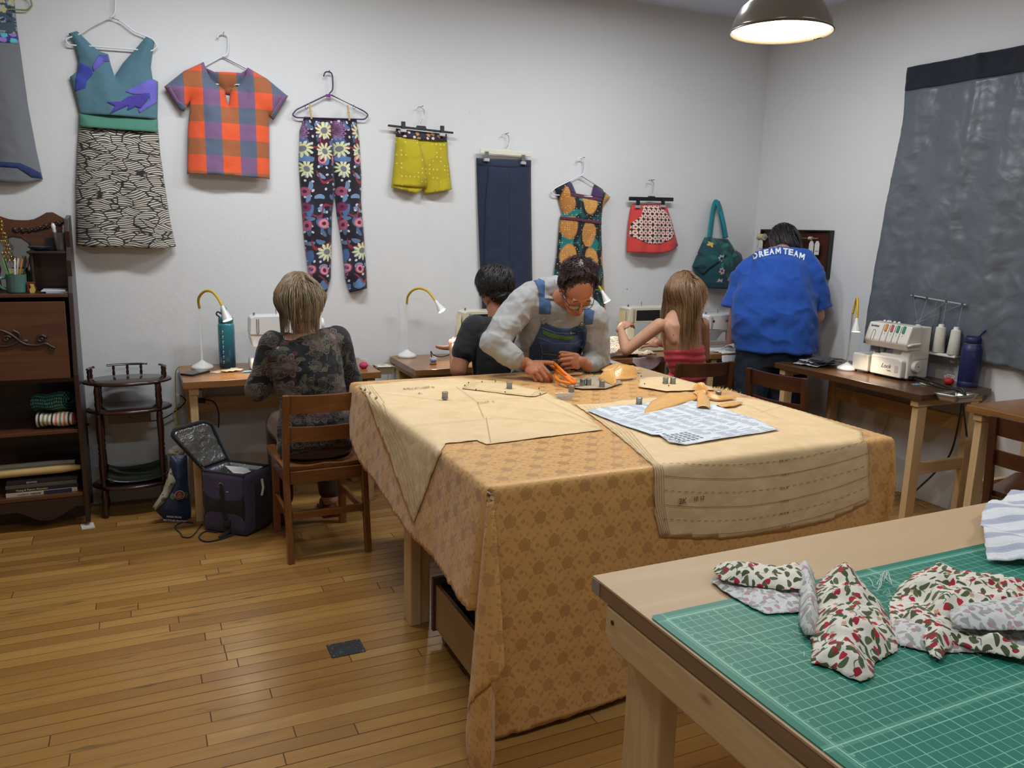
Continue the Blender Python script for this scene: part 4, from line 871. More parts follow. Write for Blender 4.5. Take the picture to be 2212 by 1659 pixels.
def spool(lb, c, ax, r, L, col, nm='thread_spool'):
    t = thing(nm, lb, 'spool', c, 0, 'thread spools'); c = Vector(c); ax = Vector(ax)
    MB().lathe([(r, 0), (r*1.02, L*.5), (r, L)], c+ax*.004, ax, 18).obj('thread', mat('thread %d%d%d' % col, col, .8, bump=lambda: sin_(xyz(P3())[1]*3000.0), bdist=.0004), t, smooth=True)
    for q in (0, L+.003): MB().lathe([(r*1.15, 0), (r*1.15, .004)], c+ax*q, ax, 18).obj('end_cap', mat('spool end', (200, 196, 186), .5), t)
    return t
spool('pale yellow thread spool at the left end of the spool board', (WX-.052, 4.70, 1.555), (0, -1, 0), .022, .055, (222, 210, 140)); spool('pale blue thread spool right of the dark haired head on the board', (WX-.052, 4.395, 1.555), (0, -1, 0), .018, .06, (150, 160, 205))
spool('white thread spool on the lower dowel of the spool board', (WX-.052, 4.28, 1.445), (0, -1, 0), .020, .06, (222, 220, 214))
spool('small cream spool centred on the top dowel of the spool board', (WX-.052, 4.20, 1.555), (0, -1, 0), .011, .018, (214, 200, 180))
# ================================================================== CURTAIN
ct = thing('window_curtain', 'slate grey curtain with navy top band pinned over the right wall', 'curtain', (WX-.05, 3.0, 2.57))
m_cur = mat('slate grey lining', (92, 102, 114), .42, fn=lambda b: mix(nz(P3(), 3.0, 3.0), srgb(84, 90, 98), srgb(98, 104, 112)), bump=lambda: nz(P3(), 6.0, 2.0, .5, .8)*2.2+vor(P3(), 3.0, 'DISTANCE_TO_EDGE', 1.0)*1.6, bdist=.006, sheen=.1, spec=.6)
def curt(u, z):       # u: 0 at the left edge (y 3.6) .. 1 beyond the frame
    yl = 3.575-.02*math.exp(-((z-2.2)/.3)**2)+.055*max(0, (2.3-z))/1.4; y = yl+(2.28-yl)*u; t_ = (2.575-z)/1.65
    f = .020*math.sin(u*24+1.6*math.sin(z*1.3))*(.25+t_)+.008*(1-abs(fbm(y*5, z*1.6, 3))*2.4)*(.3+.7*t_)+.004*fbm(y*11, z*5, 1)+.0035*(1-abs(fbm(y*8, z*10, 6))*2.4)+.008*t_
    pleat = .012*math.exp(-((u-.36)/.02)**2)+.016*math.exp(-((u-.80)/.03)**2)
    zz = z+(.008*math.sin(u*5.0)*t_)
    return Vector((WX-.028-f-pleat-.012*t_-.02*(1-math.exp(-u/.05))*t_, y, zz))
MB().grid(lambda u, v: curt(u, .905+v*(2.44-.905)), 90, 90).obj('panel', m_cur, ct, smooth=True, solid=.0015)
MB().grid(lambda u, v: curt(u, 2.44+v*.135)+Vector((-.003, 0, 0)), 90, 10).obj('top_band', linen((20, 26, 40), 'midnight band'), ct, smooth=True, solid=.002)
# ================================================================== PENDANT LAMP
pc = Vector((2.232, 2.452, 0)); pz = 2.315
pd = thing('pendant_lamp', 'taupe enamel dome pendant lamp hanging over the cutting table', 'lamp', (pc.x, pc.y, pz))
m_en = mat('taupe enamel', (128, 116, 104), .22, .3, coat=.6); m_in = mat('white enamel inside', (245, 240, 228), .4)
PR = .186
prof = [(1.0, 0), (.985, .012), (.93, .045), (.82, .085), (.62, .118), (.40, .138), (.30, .146), (.24, .156), (.22, .172), (.21, .215), (.20, .23), (.05, .24)]
MB().lathe([(PR*a, h) for a, h in prof], (pc.x, pc.y, pz), seg=56, caps=False).obj('shade', m_en, pd, smooth=True, solid=.0015)
MB().lathe([(PR*a*.985, h-.0035) for a, h in prof[1:9]], (pc.x, pc.y, pz), seg=56, caps=False).obj('inner_lining', m_in, pd, smooth=True)
MB().tube([(pc.x+PR*math.cos(a), pc.y+PR*math.sin(a), pz) for a in [i*2*PI/56 for i in range(56)]], .0028, 6, closed=True).obj('rim', mat('dark rim', (84, 76, 68), .3, .4), pd, smooth=True)
MB().tube([(pc.x, pc.y, pz+.235), (pc.x, pc.y, CEIL)], .004, 8).obj('cord', m_bk, pd)
MB().ball((pc.x, pc.y, pz+.060), (.034, .034, .042)).obj('bulb', mat('glowing bulb', (255, 240, 210), .3, emit=(255, 226, 178), estr=26), pd, smooth=True)
MB().cyl((pc.x, pc.y, pz+.095), .02, .05).obj('socket', m_in, pd)
def point(name, loc, p, col, r=.03):
    l = bpy.data.lights.new(name, 'POINT'); l.energy = p; l.color = col; l.shadow_soft_size = r; o = bpy.data.objects.new(name, l); COL.objects.link(o); o.location = loc; return o
point('pendant_light', (pc.x, pc.y, pz+.008), 16, WARM, .04)
# ================================================================== PATTERN TISSUE ON THE CLOTH
def tuv(x, y): p = on_z(x, y, TZ+.006); return (p.x-TX0, p.y-TY0)
def suv(x, y): p = on_x(x, y, TX0-.035); return (-(TZ-p.z), p.y-TY0)
def fuv(x, y): p = on_y(x, y, TY0-.018); return (p.x-TX0, -(TZ-p.z))
m_tis = mat('crinkled pattern tissue', rough=.62, fn=lambda b: mix(clamp(nz(UV(), 9.0, 4.0, .6, 1.0)*1.6-.3), srgb(214, 182, 134), srgb(232, 204, 158)), bump=lambda: nz(UV(), 16.0, 2.0, .5, 1.2)*1.0+vor(UV(), 15.0, 'DISTANCE_TO_EDGE')*1.0+nz(UV(), 4.0, 2.0)*2.0, bdist=.0020)
m_ink = mat('printed pattern line', (112, 88, 62), .8); m_inkd = mat('dark pattern ink', (70, 56, 46), .8); m_pin = mat('black pin head', (24, 20, 22), .3)
def dline(m, pts, w=.0014, lift=.006):
    for a, b in zip(pts, pts[1:]):
        A, B = Vector(a), Vector(b); d = B-A
        if d.length < 1e-6: continue
        n = Vector((-d.y, d.x)).normalized()*w/2; k = max(1, int(d.length/.02))
        for j in range(k):
            p, q = A+d*(j/k), A+d*((j+1)/k)
            m.add([drape(*(p-n), lift), drape(*(p+n), lift), drape(*(q+n), lift), drape(*(q-n), lift)], [(0, 1, 2, 3)])
    return m
def tissue(name, label, poly, lift, m=None, step=.02, cat='sewing pattern'):
    t = thing(name, label, cat, drape(*poly[0], lift), 0, 'tissue pattern pieces')
    vs, fs, _ = fill(ruff(poly, .002, .02), step)
    ob = MB().add([drape(u, v, lift+.0020*abs(fbm(u*11, v*11, lift*900))+.0006*abs(fbm(u*24, v*24))) for u, v in vs], fs, vs).obj('sheet', m or m_tis, t, smooth=True, solid=.0003)
    return t
pl_ = [tuv(779, 833), tuv(880, 824), tuv(1000, 816), tuv(1090, 826), tuv(1180, 850), tuv(1230, 872), tuv(1262, 892), tuv(1302, 930), tuv(1180, 945), tuv(1050, 962), (.14, .455), (.02, .45), suv(945, 990), suv(925, 1065), suv(907, 1140), suv(880, 1085), suv(845, 1000), suv(810, 925), suv(790, 870)]
tl = tissue('pattern_tissue', 'large tan tissue pattern draped over the left corner of the gold cloth', pl_, .004)
m = MB()
for k in range(5): dline(m, [tuv(782+k*5, 836), suv(800+k*6, 890), suv(850+k*7, 985), suv(884+k*6, 1075), suv(906+k*3, 1128-k*4)], .0012, .0085)
for k in range(7): dline(m, [suv(900+k*8, 1120-k*16), suv(880+k*13, 1000-k*7)], .0012, .0085)
for pts in ([(985, 838), (1030, 870), (1045, 905)], [(790, 848), (960, 868), (1150, 862)], [(860, 925), (1080, 905), (1290, 925)], [(1130, 885), (1215, 895), (1290, 926)], [(1150, 852), (1250, 900), (1285, 918)], [(1050, 905), (1060, 960)]): dline(m, [tuv(*p) for p in pts], .0013, .0085)
m.obj('printed_lines', m_ink, tl)
def tprint(parent, txt, px, size, m=m_inkd, rot=0.0, lift=.0095, flip=False, nm='print'):
    vs, fs = text_mesh(txt, size, .0, .0); c = tuv(*px); ca, sa = math.cos(rot), math.sin(rot)
    P = [drape(c[0]+v.x*ca-v.y*sa, c[1]+v.x*sa+v.y*ca, lift) for v in vs]
    return MB().add(P, fs).obj(nm, m, parent)
tprint(tl, "McCall's", (905, 841), .045, rot=.05); tprint(tl, 'A', (907, 853), .03); tprint(tl, 'CUT 1', (1050, 872), .03, rot=.1)
pr_ = [tuv(1243, 875), tuv(1300, 872), tuv(1395, 861), tuv(1500, 857), tuv(1560, 855), tuv(1640, 864), tuv(1750, 895), tuv(1862, 934), fuv(1868, 960), fuv(1872, 1030), fuv(1880, 1093), fuv(1840, 1112), fuv(1790, 1134), fuv(1700, 1156), fuv(1560, 1174), fuv(1480, 1174), fuv(1425, 1172), fuv(1412, 1120), fuv(1408, 1060), (.55, -.02), tuv(1350, 955), tuv(1300, 915)]
tr = tissue('pattern_tissue', 'large tan tissue pattern hanging down the near right side of the gold cloth', pr_, .004)
m = MB()
for k, (ya, yb, ym) in enumerate(((1010, 962, 1004), (1040, 990, 1034), (1071, 1016, 1062), (1103, 1040, 1092), (1134, 1065, 1120), (1168, 1090, 1146))):
    dash = k % 2 == 0
    pts = [fuv(1430+(1868-1430)*t_, ya*(1-t_)**2+2*t_*(1-t_)*(2*ym-(ya+yb)/2+14)+yb*t_*t_) for t_ in [i/60 for i in range(61)]]
    for i in range(60):
        if not (dash and i % 2): dline(m, pts[i:i+2], .0016, .0085)
for k in range(5): dline(m, [tuv(1262+k*9, 880), tuv(1330+k*8, 935), fuv(1406+k*5, 1004), fuv(1410+k*5, 1100), fuv(1428+k*4, 1168)], .0012, .0085)
dline(m, [fuv(1864, 955), fuv(1870, 1000), fuv(1872, 1060), fuv(1878, 1086)], .0012, .0085)
for pts in ([(1560, 862), (1620, 880), (1680, 905)], [(1640, 866), (1690, 880), (1640, 893)]): dline(m, [tuv(*p) for p in pts], .0012, .0085)
m.obj('printed_lines', m_ink, tr)
def fprint(parent, txt, px, size, lift=.0095):
    vs, fs = text_mesh(txt, size, .0, .0004); c = fuv(*px); return MB().add([drape(c[0]+v.x, c[1]+v.y, lift) for v in vs], fs).obj('print', m_ink, parent)
fprint(tr, '2K', (1470, 1096), .028); fprint(tr, '10 12', (1505, 1090), .020)
for x, y in ((1685, 1008), (1690, 1037), (1688, 1066), (1690, 1094), (1690, 1120), (1692, 1150)): fprint(tr, '6 - 8 - 10', (x, y), .009)
th_ = tissue('pattern_tissue', 'small pointed tissue pattern with pinned corners on the far left of the cloth', [tuv(*p) for p in ((998, 842), (1012, 829), (1040, 828), (1085, 829), (1182, 850), (1155, 860), (1140, 859), (1060, 850))], .0085, step=.03)
m = MB(); 
for k in range(4): dline(m, [tuv(1006+k*5, 842-k*.4), tuv(1014+k*6, 832)], .001, .0125); dline(m, [tuv(1148+k*7, 858-k*1.6), tuv(1160+k*6, 848)], .001, .0125)
dline(m, [tuv(1000, 842), tuv(1060, 848), tuv(1140, 857), tuv(1155, 858)], .0022, .0125); dline(m, [tuv(1060, 840), tuv(1110, 842)], .001, .0125); m.obj('printed_lines', m_ink, th_)
tm = tissue('pattern_tissue', 'tan tissue pattern at the far right edge of the table under two cans', [tuv(*p) for p in ((1378, 838), (1382, 822), (1400, 817), (1432, 815), (1470, 822), (1535, 838), (1545, 845), (1500, 846), (1440, 848))], .0085, step=.03)
tb = tissue('pattern_tissue', 'grey tan tissue piece under the scissors and cans at the far edge', [tuv(*p) for p in ((1222, 838), (1245, 822), (1280, 816), (1330, 816), (1345, 830), (1310, 842), (1260, 843))], .0085, mat('kraft pattern paper', (168, 150, 126), .7), .03)
for i, (x, y) in enumerate(((1004, 838), (1012, 832), (1041, 830), (1070, 829), (1028, 847), (1091, 852), (1164, 845), (1167, 856), (1385, 818), (1444, 838), (1506, 838), (1500, 826), (1392, 834))):
    p = drape(*tuv(x, y), .0115); tag(MB().ball(p+Vector((0, 0, .0028)), .0032, 8, 6).obj('ball_pin', m_pin, smooth=True), 'black headed ball pin stuck through a tissue pattern piece on the gold cloth', 'pin', 'ball pins in the patterns')
# white instruction sheet
m_sh = mat('printed white sheet', rough=.6, fn=lambda b: mix(clamp(nz(UV(), 7.0, 3.0)*1.4-.25), srgb(206, 214, 222), srgb(226, 230, 234)), bump=lambda: nz(UV(), 6.0, 2.0), bdist=.004)
ish = thing('instruction_sheet', 'white printed pattern instruction sheet lying across the tissue', 'paper', on_z(1470, 910, TZ))
ip = [tuv(*p) for p in ((1266, 891), (1330, 883), (1400, 874), (1470, 868), (1546, 879), (1610, 903), (1682, 933), (1580, 950), (1482, 966), (1445, 961), (1424, 946), (1408, 946), (1340, 922))]
vs, fs, _ = fill(ip, .018)
ic = tuv(1470, 915)
def ilift(u, v): return .0085+.004*abs(math.sin((u+v)*7))+.003*fbm(u*5, v*5, 8)+.002
MB().add([drape(u, v, ilift(u, v)) for u, v in vs], fs, vs).obj('sheet', m_sh, ish, smooth=True, solid=.0003)
ex = (Vector(tuv(1682, 933))-Vector(tuv(1482, 966))).normalized(); ey = Vector((-ex.y, ex.x)); O = Vector(tuv(1482, 966)); g = MB(); rr = random.Random(5); g2 = MB()
def iq(mb, a, b, w, h):
    p = O+ex*a+ey*b
    pts = [p, p+ex*w, p+ex*w+ey*h, p+ey*h]
    if all(inside((q.x, q.y), ip)[0] for q in pts): mb.add([drape(q.x, q.y, ilift(q.x, q.y)+.0014) for q in pts], [(0, 1, 2, 3)])
for c_ in range(-6, 10):
    for r_ in range(0, 46):
        if rr.random() < .80 and not (c_ in (-1, 0, 1) and r_ < 12): iq(g, c_*.068+.006, .012+r_*.0125, .030+rr.random()*.026, .0030)
for c_ in range(-6, 10): iq(g, c_*.068-.001, .01, .0012, .26); iq(g, c_*.068-.001, .29, .0012, .22)
for k_ in range(26): iq(g2, .015+(k_ % 5)*.022, .03+(k_//5)*.02, .010+.006*rr.random(), .012)
g.obj('print_lines', mat('grey print', (178, 184, 194), .8), ish); g2.obj('print_blocks', mat('dark grey print', (136, 142, 152), .8), ish)
vs, fs = text_mesh("McCall's", .052, 0, .0, 0); c = O+ex*-.012+ey*.055
MB().add([drape(*(c-ex*v.x*.2*0+ (Vector((-ex.x, -ex.y))*v.x*.75 if False else ey*v.x*.55)-ex*v.y*.8), .0205) for v in vs], fs).obj('print', mat('black print', (40, 40, 44), .7), ish)
# table weights
m_zinc = mat('dull zinc', (150, 154, 150), .42, .75)
def can(x, y, label):
    p = drape(*tuv(x, y), .0095); t = thing('pattern_weight', label, 'weight', p, 0, 'metal cans used as pattern weights')
    cn_ = MB().lathe([(.0125, 0), (.0140, .001), (.0140, .004), (.0132, .005), (.0132, .024), (.0140, .025), (.0140, .029), (.0128, .0295)], p, seg=20).obj('can', m_zinc, t, smooth=True)
    MB().lathe([(.0125, 0), (.0126, .002), (.011, .003)], p+Vector((0, 0, .029)), seg=20).obj('lid', mat('bright tin', (190, 192, 190), .3, .8), cn_, smooth=True)
for x, y, lb in ((961, 865, 'small metal can alone on the left tissue, nearest the left edge'), (1100, 843, 'small metal can on the pinned pointed tissue piece'), (1258, 835, 'left can of the touching pair right of the scissors'), (1271, 835, 'right can of the touching pair right of the scissors'), (1300, 839, 'small metal can beside the curled gold scrap'), (1234, 851, 'small metal can just behind the clear plastic box'), (1380, 878, 'small metal can at the top edge of the white instruction sheet'), (1437, 832, 'left can of the pair on the far right tissue'), (1453, 832, 'right can of the pair on the far right tissue'), (1551, 863, 'small metal can behind the gold scrap with a tail, near the fringed edge')): can(x, y, lb)
m_clr = mat('clear plastic', (214, 216, 218), .15, alpha=.42, spec=.8)
cb = thing('clear_box', 'clear plastic box of pins lying on the gold cloth', 'box', on_z(1219, 862, TZ)); p = on_z(1219, 862, TZ+.006)
MB().lathe([(.026, 0), (.032, .020), (.036, .022), (.036, .024), (.031, .023), (.0245, .002), (.001, .0015)], p, seg=4, sc=(1.35, .95), up=(.7, .7, 0), caps=False).obj('tray', m_clr, cb, bevel=.002)
pp = MB(); rr = random.Random(2)
for i in range(26): a = rr.random()*3.1; q = p+Vector((rr.uniform(-.018, .018), rr.uniform(-.012, .012), .0035+rr.random()*.004)); pp.tube([q, q+Vector((math.cos(a)*.014, math.sin(a)*.014, .001))], .0006, 4)
tag(pp.obj('pins', m_inkd, cb), kind='stuff')
# gold scraps
m_sat = mat('gold satin scrap', rough=.33, fn=lambda b: mix(nz(UV(), 8.0, 3.0), srgb(214, 150, 66), srgb(240, 186, 98)), bump=lambda: nz(UV(), 7.0, 2.0, .5, .6), bdist=.0016, sheen=.3, spec=.8)
def curl_strip(name, label, pts, ws, lifts, twist=0.0, tw2=0.0, m=m_sat, cat='fabric scrap', group='gold fabric scraps on the table', hump=.35, nv=8, parent=None):
    C = spline([Vector((*tuv(*p), 0)) for p in pts], 8); n = len(C); L = [lifts[min(len(lifts)-1, int(i/(n-1)*(len(lifts)-1)))]*(1-((i/(n-1)*(len(lifts)-1)) % 1))+lifts[min(len(lifts)-1, int(i/(n-1)*(len(lifts)-1))+1)]*((i/(n-1)*(len(lifts)-1)) % 1) for i in range(n)]
    W_ = [ws[min(len(ws)-1, int(i/(n-1)*(len(ws)-1)))]*(1-((i/(n-1)*(len(ws)-1)) % 1))+ws[min(len(ws)-1, int(i/(n-1)*(len(ws)-1))+1)]*((i/(n-1)*(len(ws)-1)) % 1) for i in range(n)]
    def fn(u, v):
        i = min(n-1, int(round(u*(n-1)))); d = (C[min(i+1, n-1)]-C[max(i-1, 0)]); d.normalize(); s_ = Vector((-d.y, d.x, 0)); a = twist+(tw2-twist)*u; k = (v-.5)*W_[i]
        q = C[i]+s_*k*math.cos(a); z = k*math.sin(a)+hump*W_[i]*math.cos((v-.5)*PI)*.5+.05*W_[i]*fbm(u*6, v*4, 3)
        b = drape(q.x, q.y, .010); return b+Vector((0, 0, max(.001, z+L[i])))
    o = MB().grid(fn, n-1, nv).obj(name, m, parent, smooth=True, solid=.0008)
    return tag(o, label, cat, group) if parent is None else o
sc1 = thing('fabric_scrap', 'long leaf shaped gold scrap with a knotted tail on the white sheet', 'fabric scrap', on_z(1500, 875, TZ), 0, 'gold fabric scraps on the table')
curl_strip('blade', '', [(1394, 899), (1425, 884), (1460, 872), (1502, 864)], [.012, .085, .10, .055], [.003, .010, .018, .012], .1, .35, hump=.25, parent=sc1)
curl_strip('tail', '', [(1502, 866), (1520, 862), (1550, 868), (1585, 864)], [.045, .03, .04, .03], [.014, .022, .010, .006], .8, .2, parent=sc1)
curl_strip('hanging_loop', '', [(1512, 862), (1518, 874), (1519, 889)], [.03, .05, .055], [.022, .016, .006], .2, .0, parent=sc1); curl_strip('knot', '', [(1500, 862), (1512, 857), (1526, 864)], [.05, .06, .04], [.02, .03, .02], .9, 1.3, parent=sc1)
curl_strip('fabric_scrap', 'flat gold scrap beside the knotted scrap near the fringed edge', [(1552, 883), (1575, 880), (1600, 874)], [.03, .06, .02], [.002, .004, .002])
curl_strip('fabric_scrap', 'curled gold scrap standing up at the far end of the cloth', [(1296, 822), (1310, 825), (1328, 836)], [.04, .09, .02], [.012, .03, .004], .3, .9)
curl_strip('fabric_scrap', 'crumpled gold bow shaped scrap before the woman in denim', [(1318, 822), (1345, 820), (1374, 816)], [.05, .10, .07], [.008, .028, .018], .4, 1.1, hump=.25)
curl_strip('fabric_scrap', 'small pale gold scrap at the back edge of the table, left of the clear ruler', [(1218, 812), (1236, 811), (1256, 812)], [.02, .06, .02], [.002, .006, .002])
curl_strip('fabric_scrap', 'pale gold triangle scrap behind the bow shaped scrap', [(1300, 806), (1335, 803), (1385, 803)], [.02, .10, .02], [.002, .016, .004], .1, .4)
curl_strip('plastic_ruler', 'bent clear flexible ruler at the back edge of the table', [(1294, 797), (1310, 793), (1345, 799), (1372, 808)], [.035, .035, .035, .035], [.02, .03, .014, .004], .4, .1, m=m_clr, cat='ruler', group=None, hump=0)
# fringe of the cloth along its far right edge
fr = MB(); rr = random.Random(9); edge = [Vector(q) for q in clothpoly if q[0] > 1.05 and q[1] > -.5]
for a, b in zip(edge, edge[1:]):
    L = (b-a).length; nrm = Vector(((b-a).y, -(b-a).x)).normalized()
    for j in range(int(L/.0032)):
        q = a+(b-a)*rr.random()+nrm*rr.uniform(-.006, .003); p0 = drape(*q, .001); q2 = q+nrm*rr.uniform(.008, .02)+(b-a).normalized()*rr.uniform(-.008, .008); p1 = drape(*q2, .004)+Vector((0, 0, rr.uniform(-.003, .009)))
        s_ = (p1-p0).cross(Vector((0, 0, 1))); s_ = s_.normalized()*.0012 if s_.length > 1e-7 else Vector((.001, 0, 0)); fr.add([p0-s_, p0+s_, p1], [(0, 1, 2)])
tag(fr.obj('fringe', mat('pale gold fringe', (238, 198, 128), .5), cloth), kind='stuff')
# ================================================================== CUTTING MAT
MX0, MX1, MY0, MY1 = .862, 2.10, .585, 1.173; MZ = TZ+.003
def matfn(b):
    x, y, z = xyz(P3()); c = .0254*.86; u, v = (x-MX0-.024)/c, (MY1-.024-y)/c
    def gl(t_, w): f = fract(t_+.5)-.5; return lt(abs_(f), w)
    inn = gt(u, -.02)*gt(v, -.02)
    g = mx(gl(u, .030), gl(v, .030)); g5 = mx(gl(u/5.0, .010), gl(v/5.0, .010))
    fu, fv = u*8.0, v*8.0
    tick = mx(gl(fv, .10)*gt(u, -.42)*lt(u, .0)*gt(v, .0), gl(fu, .10)*gt(v, -.42)*lt(v, 0.0)*gt(u, .0))
    tick2 = mx(gl(fv, .10)*gt(u, .0)*lt(u, .28), gl(fu, .10)*gt(v, 0.0)*lt(v, .28))
    R1, R2 = (2.235-MX0)/c*0+26.0, 19.0
    bord = mx(lt(abs_(u), .05)*gt(v, 0.0), lt(abs_(v), .05)*gt(u, 0.0)); b2 = mx(lt(abs_(u-R1), .05), lt(abs_(v-R2), .05)); t3 = mx(gl(fv, .10)*lt(abs_(u-R1), .34), gl(fu, .10)*lt(abs_(v-R2), .34))
    diag = mx(lt(abs_(v-u*.5-4.0), .05), lt(abs_(v-u-2.0), .06)); diag = mx(diag, lt(abs_(u-v*.577-14.0), .05)*lt(v, 14.0))
    line = mx(mx(g*.62, g5*.7)*inn, mx(mx(tick, tick2), mx(bord, mx(b2, t3))*.9)); line = mx(line, diag*inn*.5)
    base = mix(nz(P3(), 4.0, 3.0), srgb(28, 112, 94), srgb(40, 126, 106)); return mix(line, base, srgb(150, 206, 180))
cm = thing('cutting_mat', 'green self healing cutting mat with a pale grid on the foreground table', 'cutting mat', (MX0, MY0, TZ))
pts = []
for cx, cy, a0 in ((MX1, MY1, 0), (MX0, MY1, 90), (MX0, MY0, 180), (MX1, MY0, 270)):
    sx, sy = (-1 if cx == MX1 else 1), (-1 if cy == MY1 else 1)
    for k in range(5): a = math.radians(a0+90*k/4); pts.append((cx+sx*.012+.012*math.cos(a), cy+sy*.012+.012*math.sin(a)))
MB().prism(pts, (0, 0, .0028), (0, 0, TZ+.0003), (1, 0, 0), (0, 1, 0)).obj('mat_sheet', mat('green cutting mat', rough=.5, fn=matfn), cm)
nm = MB(); c = .0254*.86
for k in range(1, 26):
    for (px_, py_, r_) in ((MX0+.024-.30*c+.62*c, MY1-.024-k*c-.2*c, 0), (MX0+.024+k*c+.12*c, MY1-.024-.55*c, 0)):
        if MX0 < px_ < MX1-.01 and MY0 < py_ < MY1:
            vs, fs = text_mesh(str(k), .0065, 0, .0001); nm.add([(px_+v.x, py_+v.y, MZ+.0004) for v in vs], fs)
nm.obj('numbers', mat('pale mat ink', (150, 206, 180), .6), cm)
# ================================================================== STRAWBERRY FABRIC
BER = [dict(s=66., k='flower', R=.34, n=5, c=(206, 160, 120), p=.22, seed=8., warp=.3), dict(s=40., k='vine', c=(92, 92, 76), p=.5, seed=21.), dict(s=46., k='leaf', R=.44, c=(66, 78, 44), c2=(92, 104, 62), p=.72, seed=3., warp=.2, j=.5),
       dict(s=58., k='heart', R=.35, c=(186, 34, 44), c2=(156, 24, 40), p=.40, seed=5., warp=.2), dict(s=60., k='leaf', R=.4, c=(74, 86, 48), p=.45, seed=6., j=.5)]
m_ber = cloth_mat('strawberry print cotton', layered((230, 222, 206), BER), sheen=.1)
m_berb = cloth_mat('strawberry print wrong side', layered((212, 210, 208), [dict(L_, c=tuple(int(190+(q-190)*.25) for q in L_['c']), c2=tuple(int(190+(q-190)*.3) for q in L_.get('c2', L_['c']))) for L_ in BER]), sheen=.1)
def heap(name, px, m, parent, h=.05, seed=1, base=.004, sc_=9.0, edge=.03, step=.006, zref=.02, fold=(0, 0), tilt=(0, 0)):
    poly = [((q := on_z(x, y, MZ+zref)).x, q.y) for x, y in px]; vs, fs, ds = fill(ruff(poly, .0012, .006, seed), step); P = []
    cx = sum(p[0] for p in poly)/len(poly); cy = sum(p[1] for p in poly)/len(poly)
    for (x, y), d in zip(vs, ds):
        k = 1-math.exp(-(d/edge)**1.3); r = 1-abs(fbm(x*sc_, y*sc_*.8, seed, 2))*1.9; r2 = 1-abs(fbm(x*sc_*2.3+3, y*sc_*2.3, seed+5, 2))*2
        z = base+k*h*max(0.05, .35+.5*r+.16*r2)+.0025*fbm(x*60, y*60)+fold[0]*math.exp(-((x-cx-fold[1])/.018)**2)*k+(x-cx)*tilt[0]*k+(y-cy)*tilt[1]*k
        P.append((x, y, MZ+max(.0012, z)))
    return MB().add(P, fs, [(a*1.0, b*1.0) for a, b in vs]).obj(name, m, parent, smooth=True, solid=.0012)
f1 = thing('strawberry_fabric', 'crumpled strawberry print cotton, left heap on the cutting mat', 'fabric', on_z(1740, 1300, MZ), 0, 'strawberry print cotton pieces')
heap('under_flap', [(1534, 1253), (1560, 1244), (1640, 1248), (1740, 1262), (1745, 1305), (1735, 1322), (1655, 1326), (1620, 1310), (1560, 1275)], m_berb, f1, .012, 3, edge=.03, zref=.004)
heap('folded_strip', [(1540, 1232), (1552, 1216), (1600, 1222), (1680, 1226), (1722, 1215), (1745, 1240), (1742, 1270), (1690, 1272), (1610, 1262), (1560, 1252)], m_ber, f1, .030, 5, base=.018, edge=.02, zref=.02, sc_=6)
heap('gathered_ridge', [(1715, 1235), (1735, 1222), (1757, 1235), (1765, 1290), (1770, 1330), (1762, 1372), (1738, 1372), (1724, 1340), (1728, 1290)], m_berb, f1, .055, 8, base=.012, edge=.016, zref=.012, sc_=5)
heap('main_heap', [(1762, 1262), (1790, 1232), (1835, 1225), (1862, 1250), (1880, 1275), (1905, 1300), (1925, 1340), (1945, 1375), (1938, 1400), (1890, 1425), (1888, 1455), (1860, 1466), (1820, 1450), (1795, 1435), (1752, 1425), (1756, 1390), (1748, 1360), (1760, 1310)], m_ber, f1, .062, 11, edge=.030, zref=.010, sc_=7.5)
f2 = thing('strawberry_fabric', 'crumpled strawberry print cotton, right heap running off the photo', 'fabric', on_z(2060, 1320, MZ), 0, 'strawberry print cotton pieces')
heap('under_layer', [(1935, 1330), (1990, 1350), (2080, 1350), (2300, 1350), (2300, 1395), (2150, 1410), (2010, 1408), (1945, 1395), (1915, 1360)], m_berb, f2, .022, 23, edge=.02, zref=.004)
heap('main_heap', [(1922, 1290), (1945, 1250), (1975, 1225), (2010, 1215), (2045, 1222), (2080, 1240), (2160, 1252), (2300, 1262), (2300, 1345), (2220, 1352), (2120, 1360), (2080, 1350), (2020, 1345), (1960, 1330), (1925, 1330)], m_ber, f2, .060, 14, edge=.03, zref=.02, sc_=7)
heap('turned_fold', [(2050, 1318), (2080, 1300), (2140, 1296), (2300, 1290), (2300, 1352), (2160, 1356), (2085, 1352), (2056, 1340)], m_berb, f2, .035, 17, base=.040, edge=.02, zref=.045, sc_=4)
heap('front_flap', [(1945, 1330), (1990, 1325), (2060, 1345), (2100, 1368), (2180, 1395), (2300, 1412), (2300, 1428), (2200, 1424), (2100, 1402), (2060, 1392), (2030, 1424), (2010, 1416), (1985, 1370)], m_ber, f2, .036, 19, base=.012, edge=.018, zref=.012, sc_=8)
tt = thing('thread_tangle', 'curly white thread loops between the two strawberry fabric heaps', 'thread', on_z(1905, 1262, MZ)); m = MB(); rr = random.Random(4)
for k in range(4):
    pts = [on_z(1880+k*7+rr.uniform(-5, 5)+34*t_, 1255+rr.uniform(-9, 9)+14*math.sin(t_*5+k), MZ+.004+.018*abs(math.sin(t_*3+k))) for t_ in [i/6 for i in range(7)]]; m.tube(spline(pts, 6), .0006, 5)
for k in range(34):
    x, y = rr.choice([(1742, 1372), (1760, 1425), (1925, 1290), (2090, 1410), (1830, 1455), (1945, 1400)]); p = on_z(x+rr.uniform(-25, 25), y+rr.uniform(-9, 9), MZ+.003); m.tube([p, p+Vector((rr.uniform(-.014, .014), rr.uniform(-.014, .014), rr.uniform(.0, .006)))], .0004, 4)
tag(m.obj('thread_strands', mat('white thread', (222, 222, 220), .8), tt, smooth=True), kind='stuff')
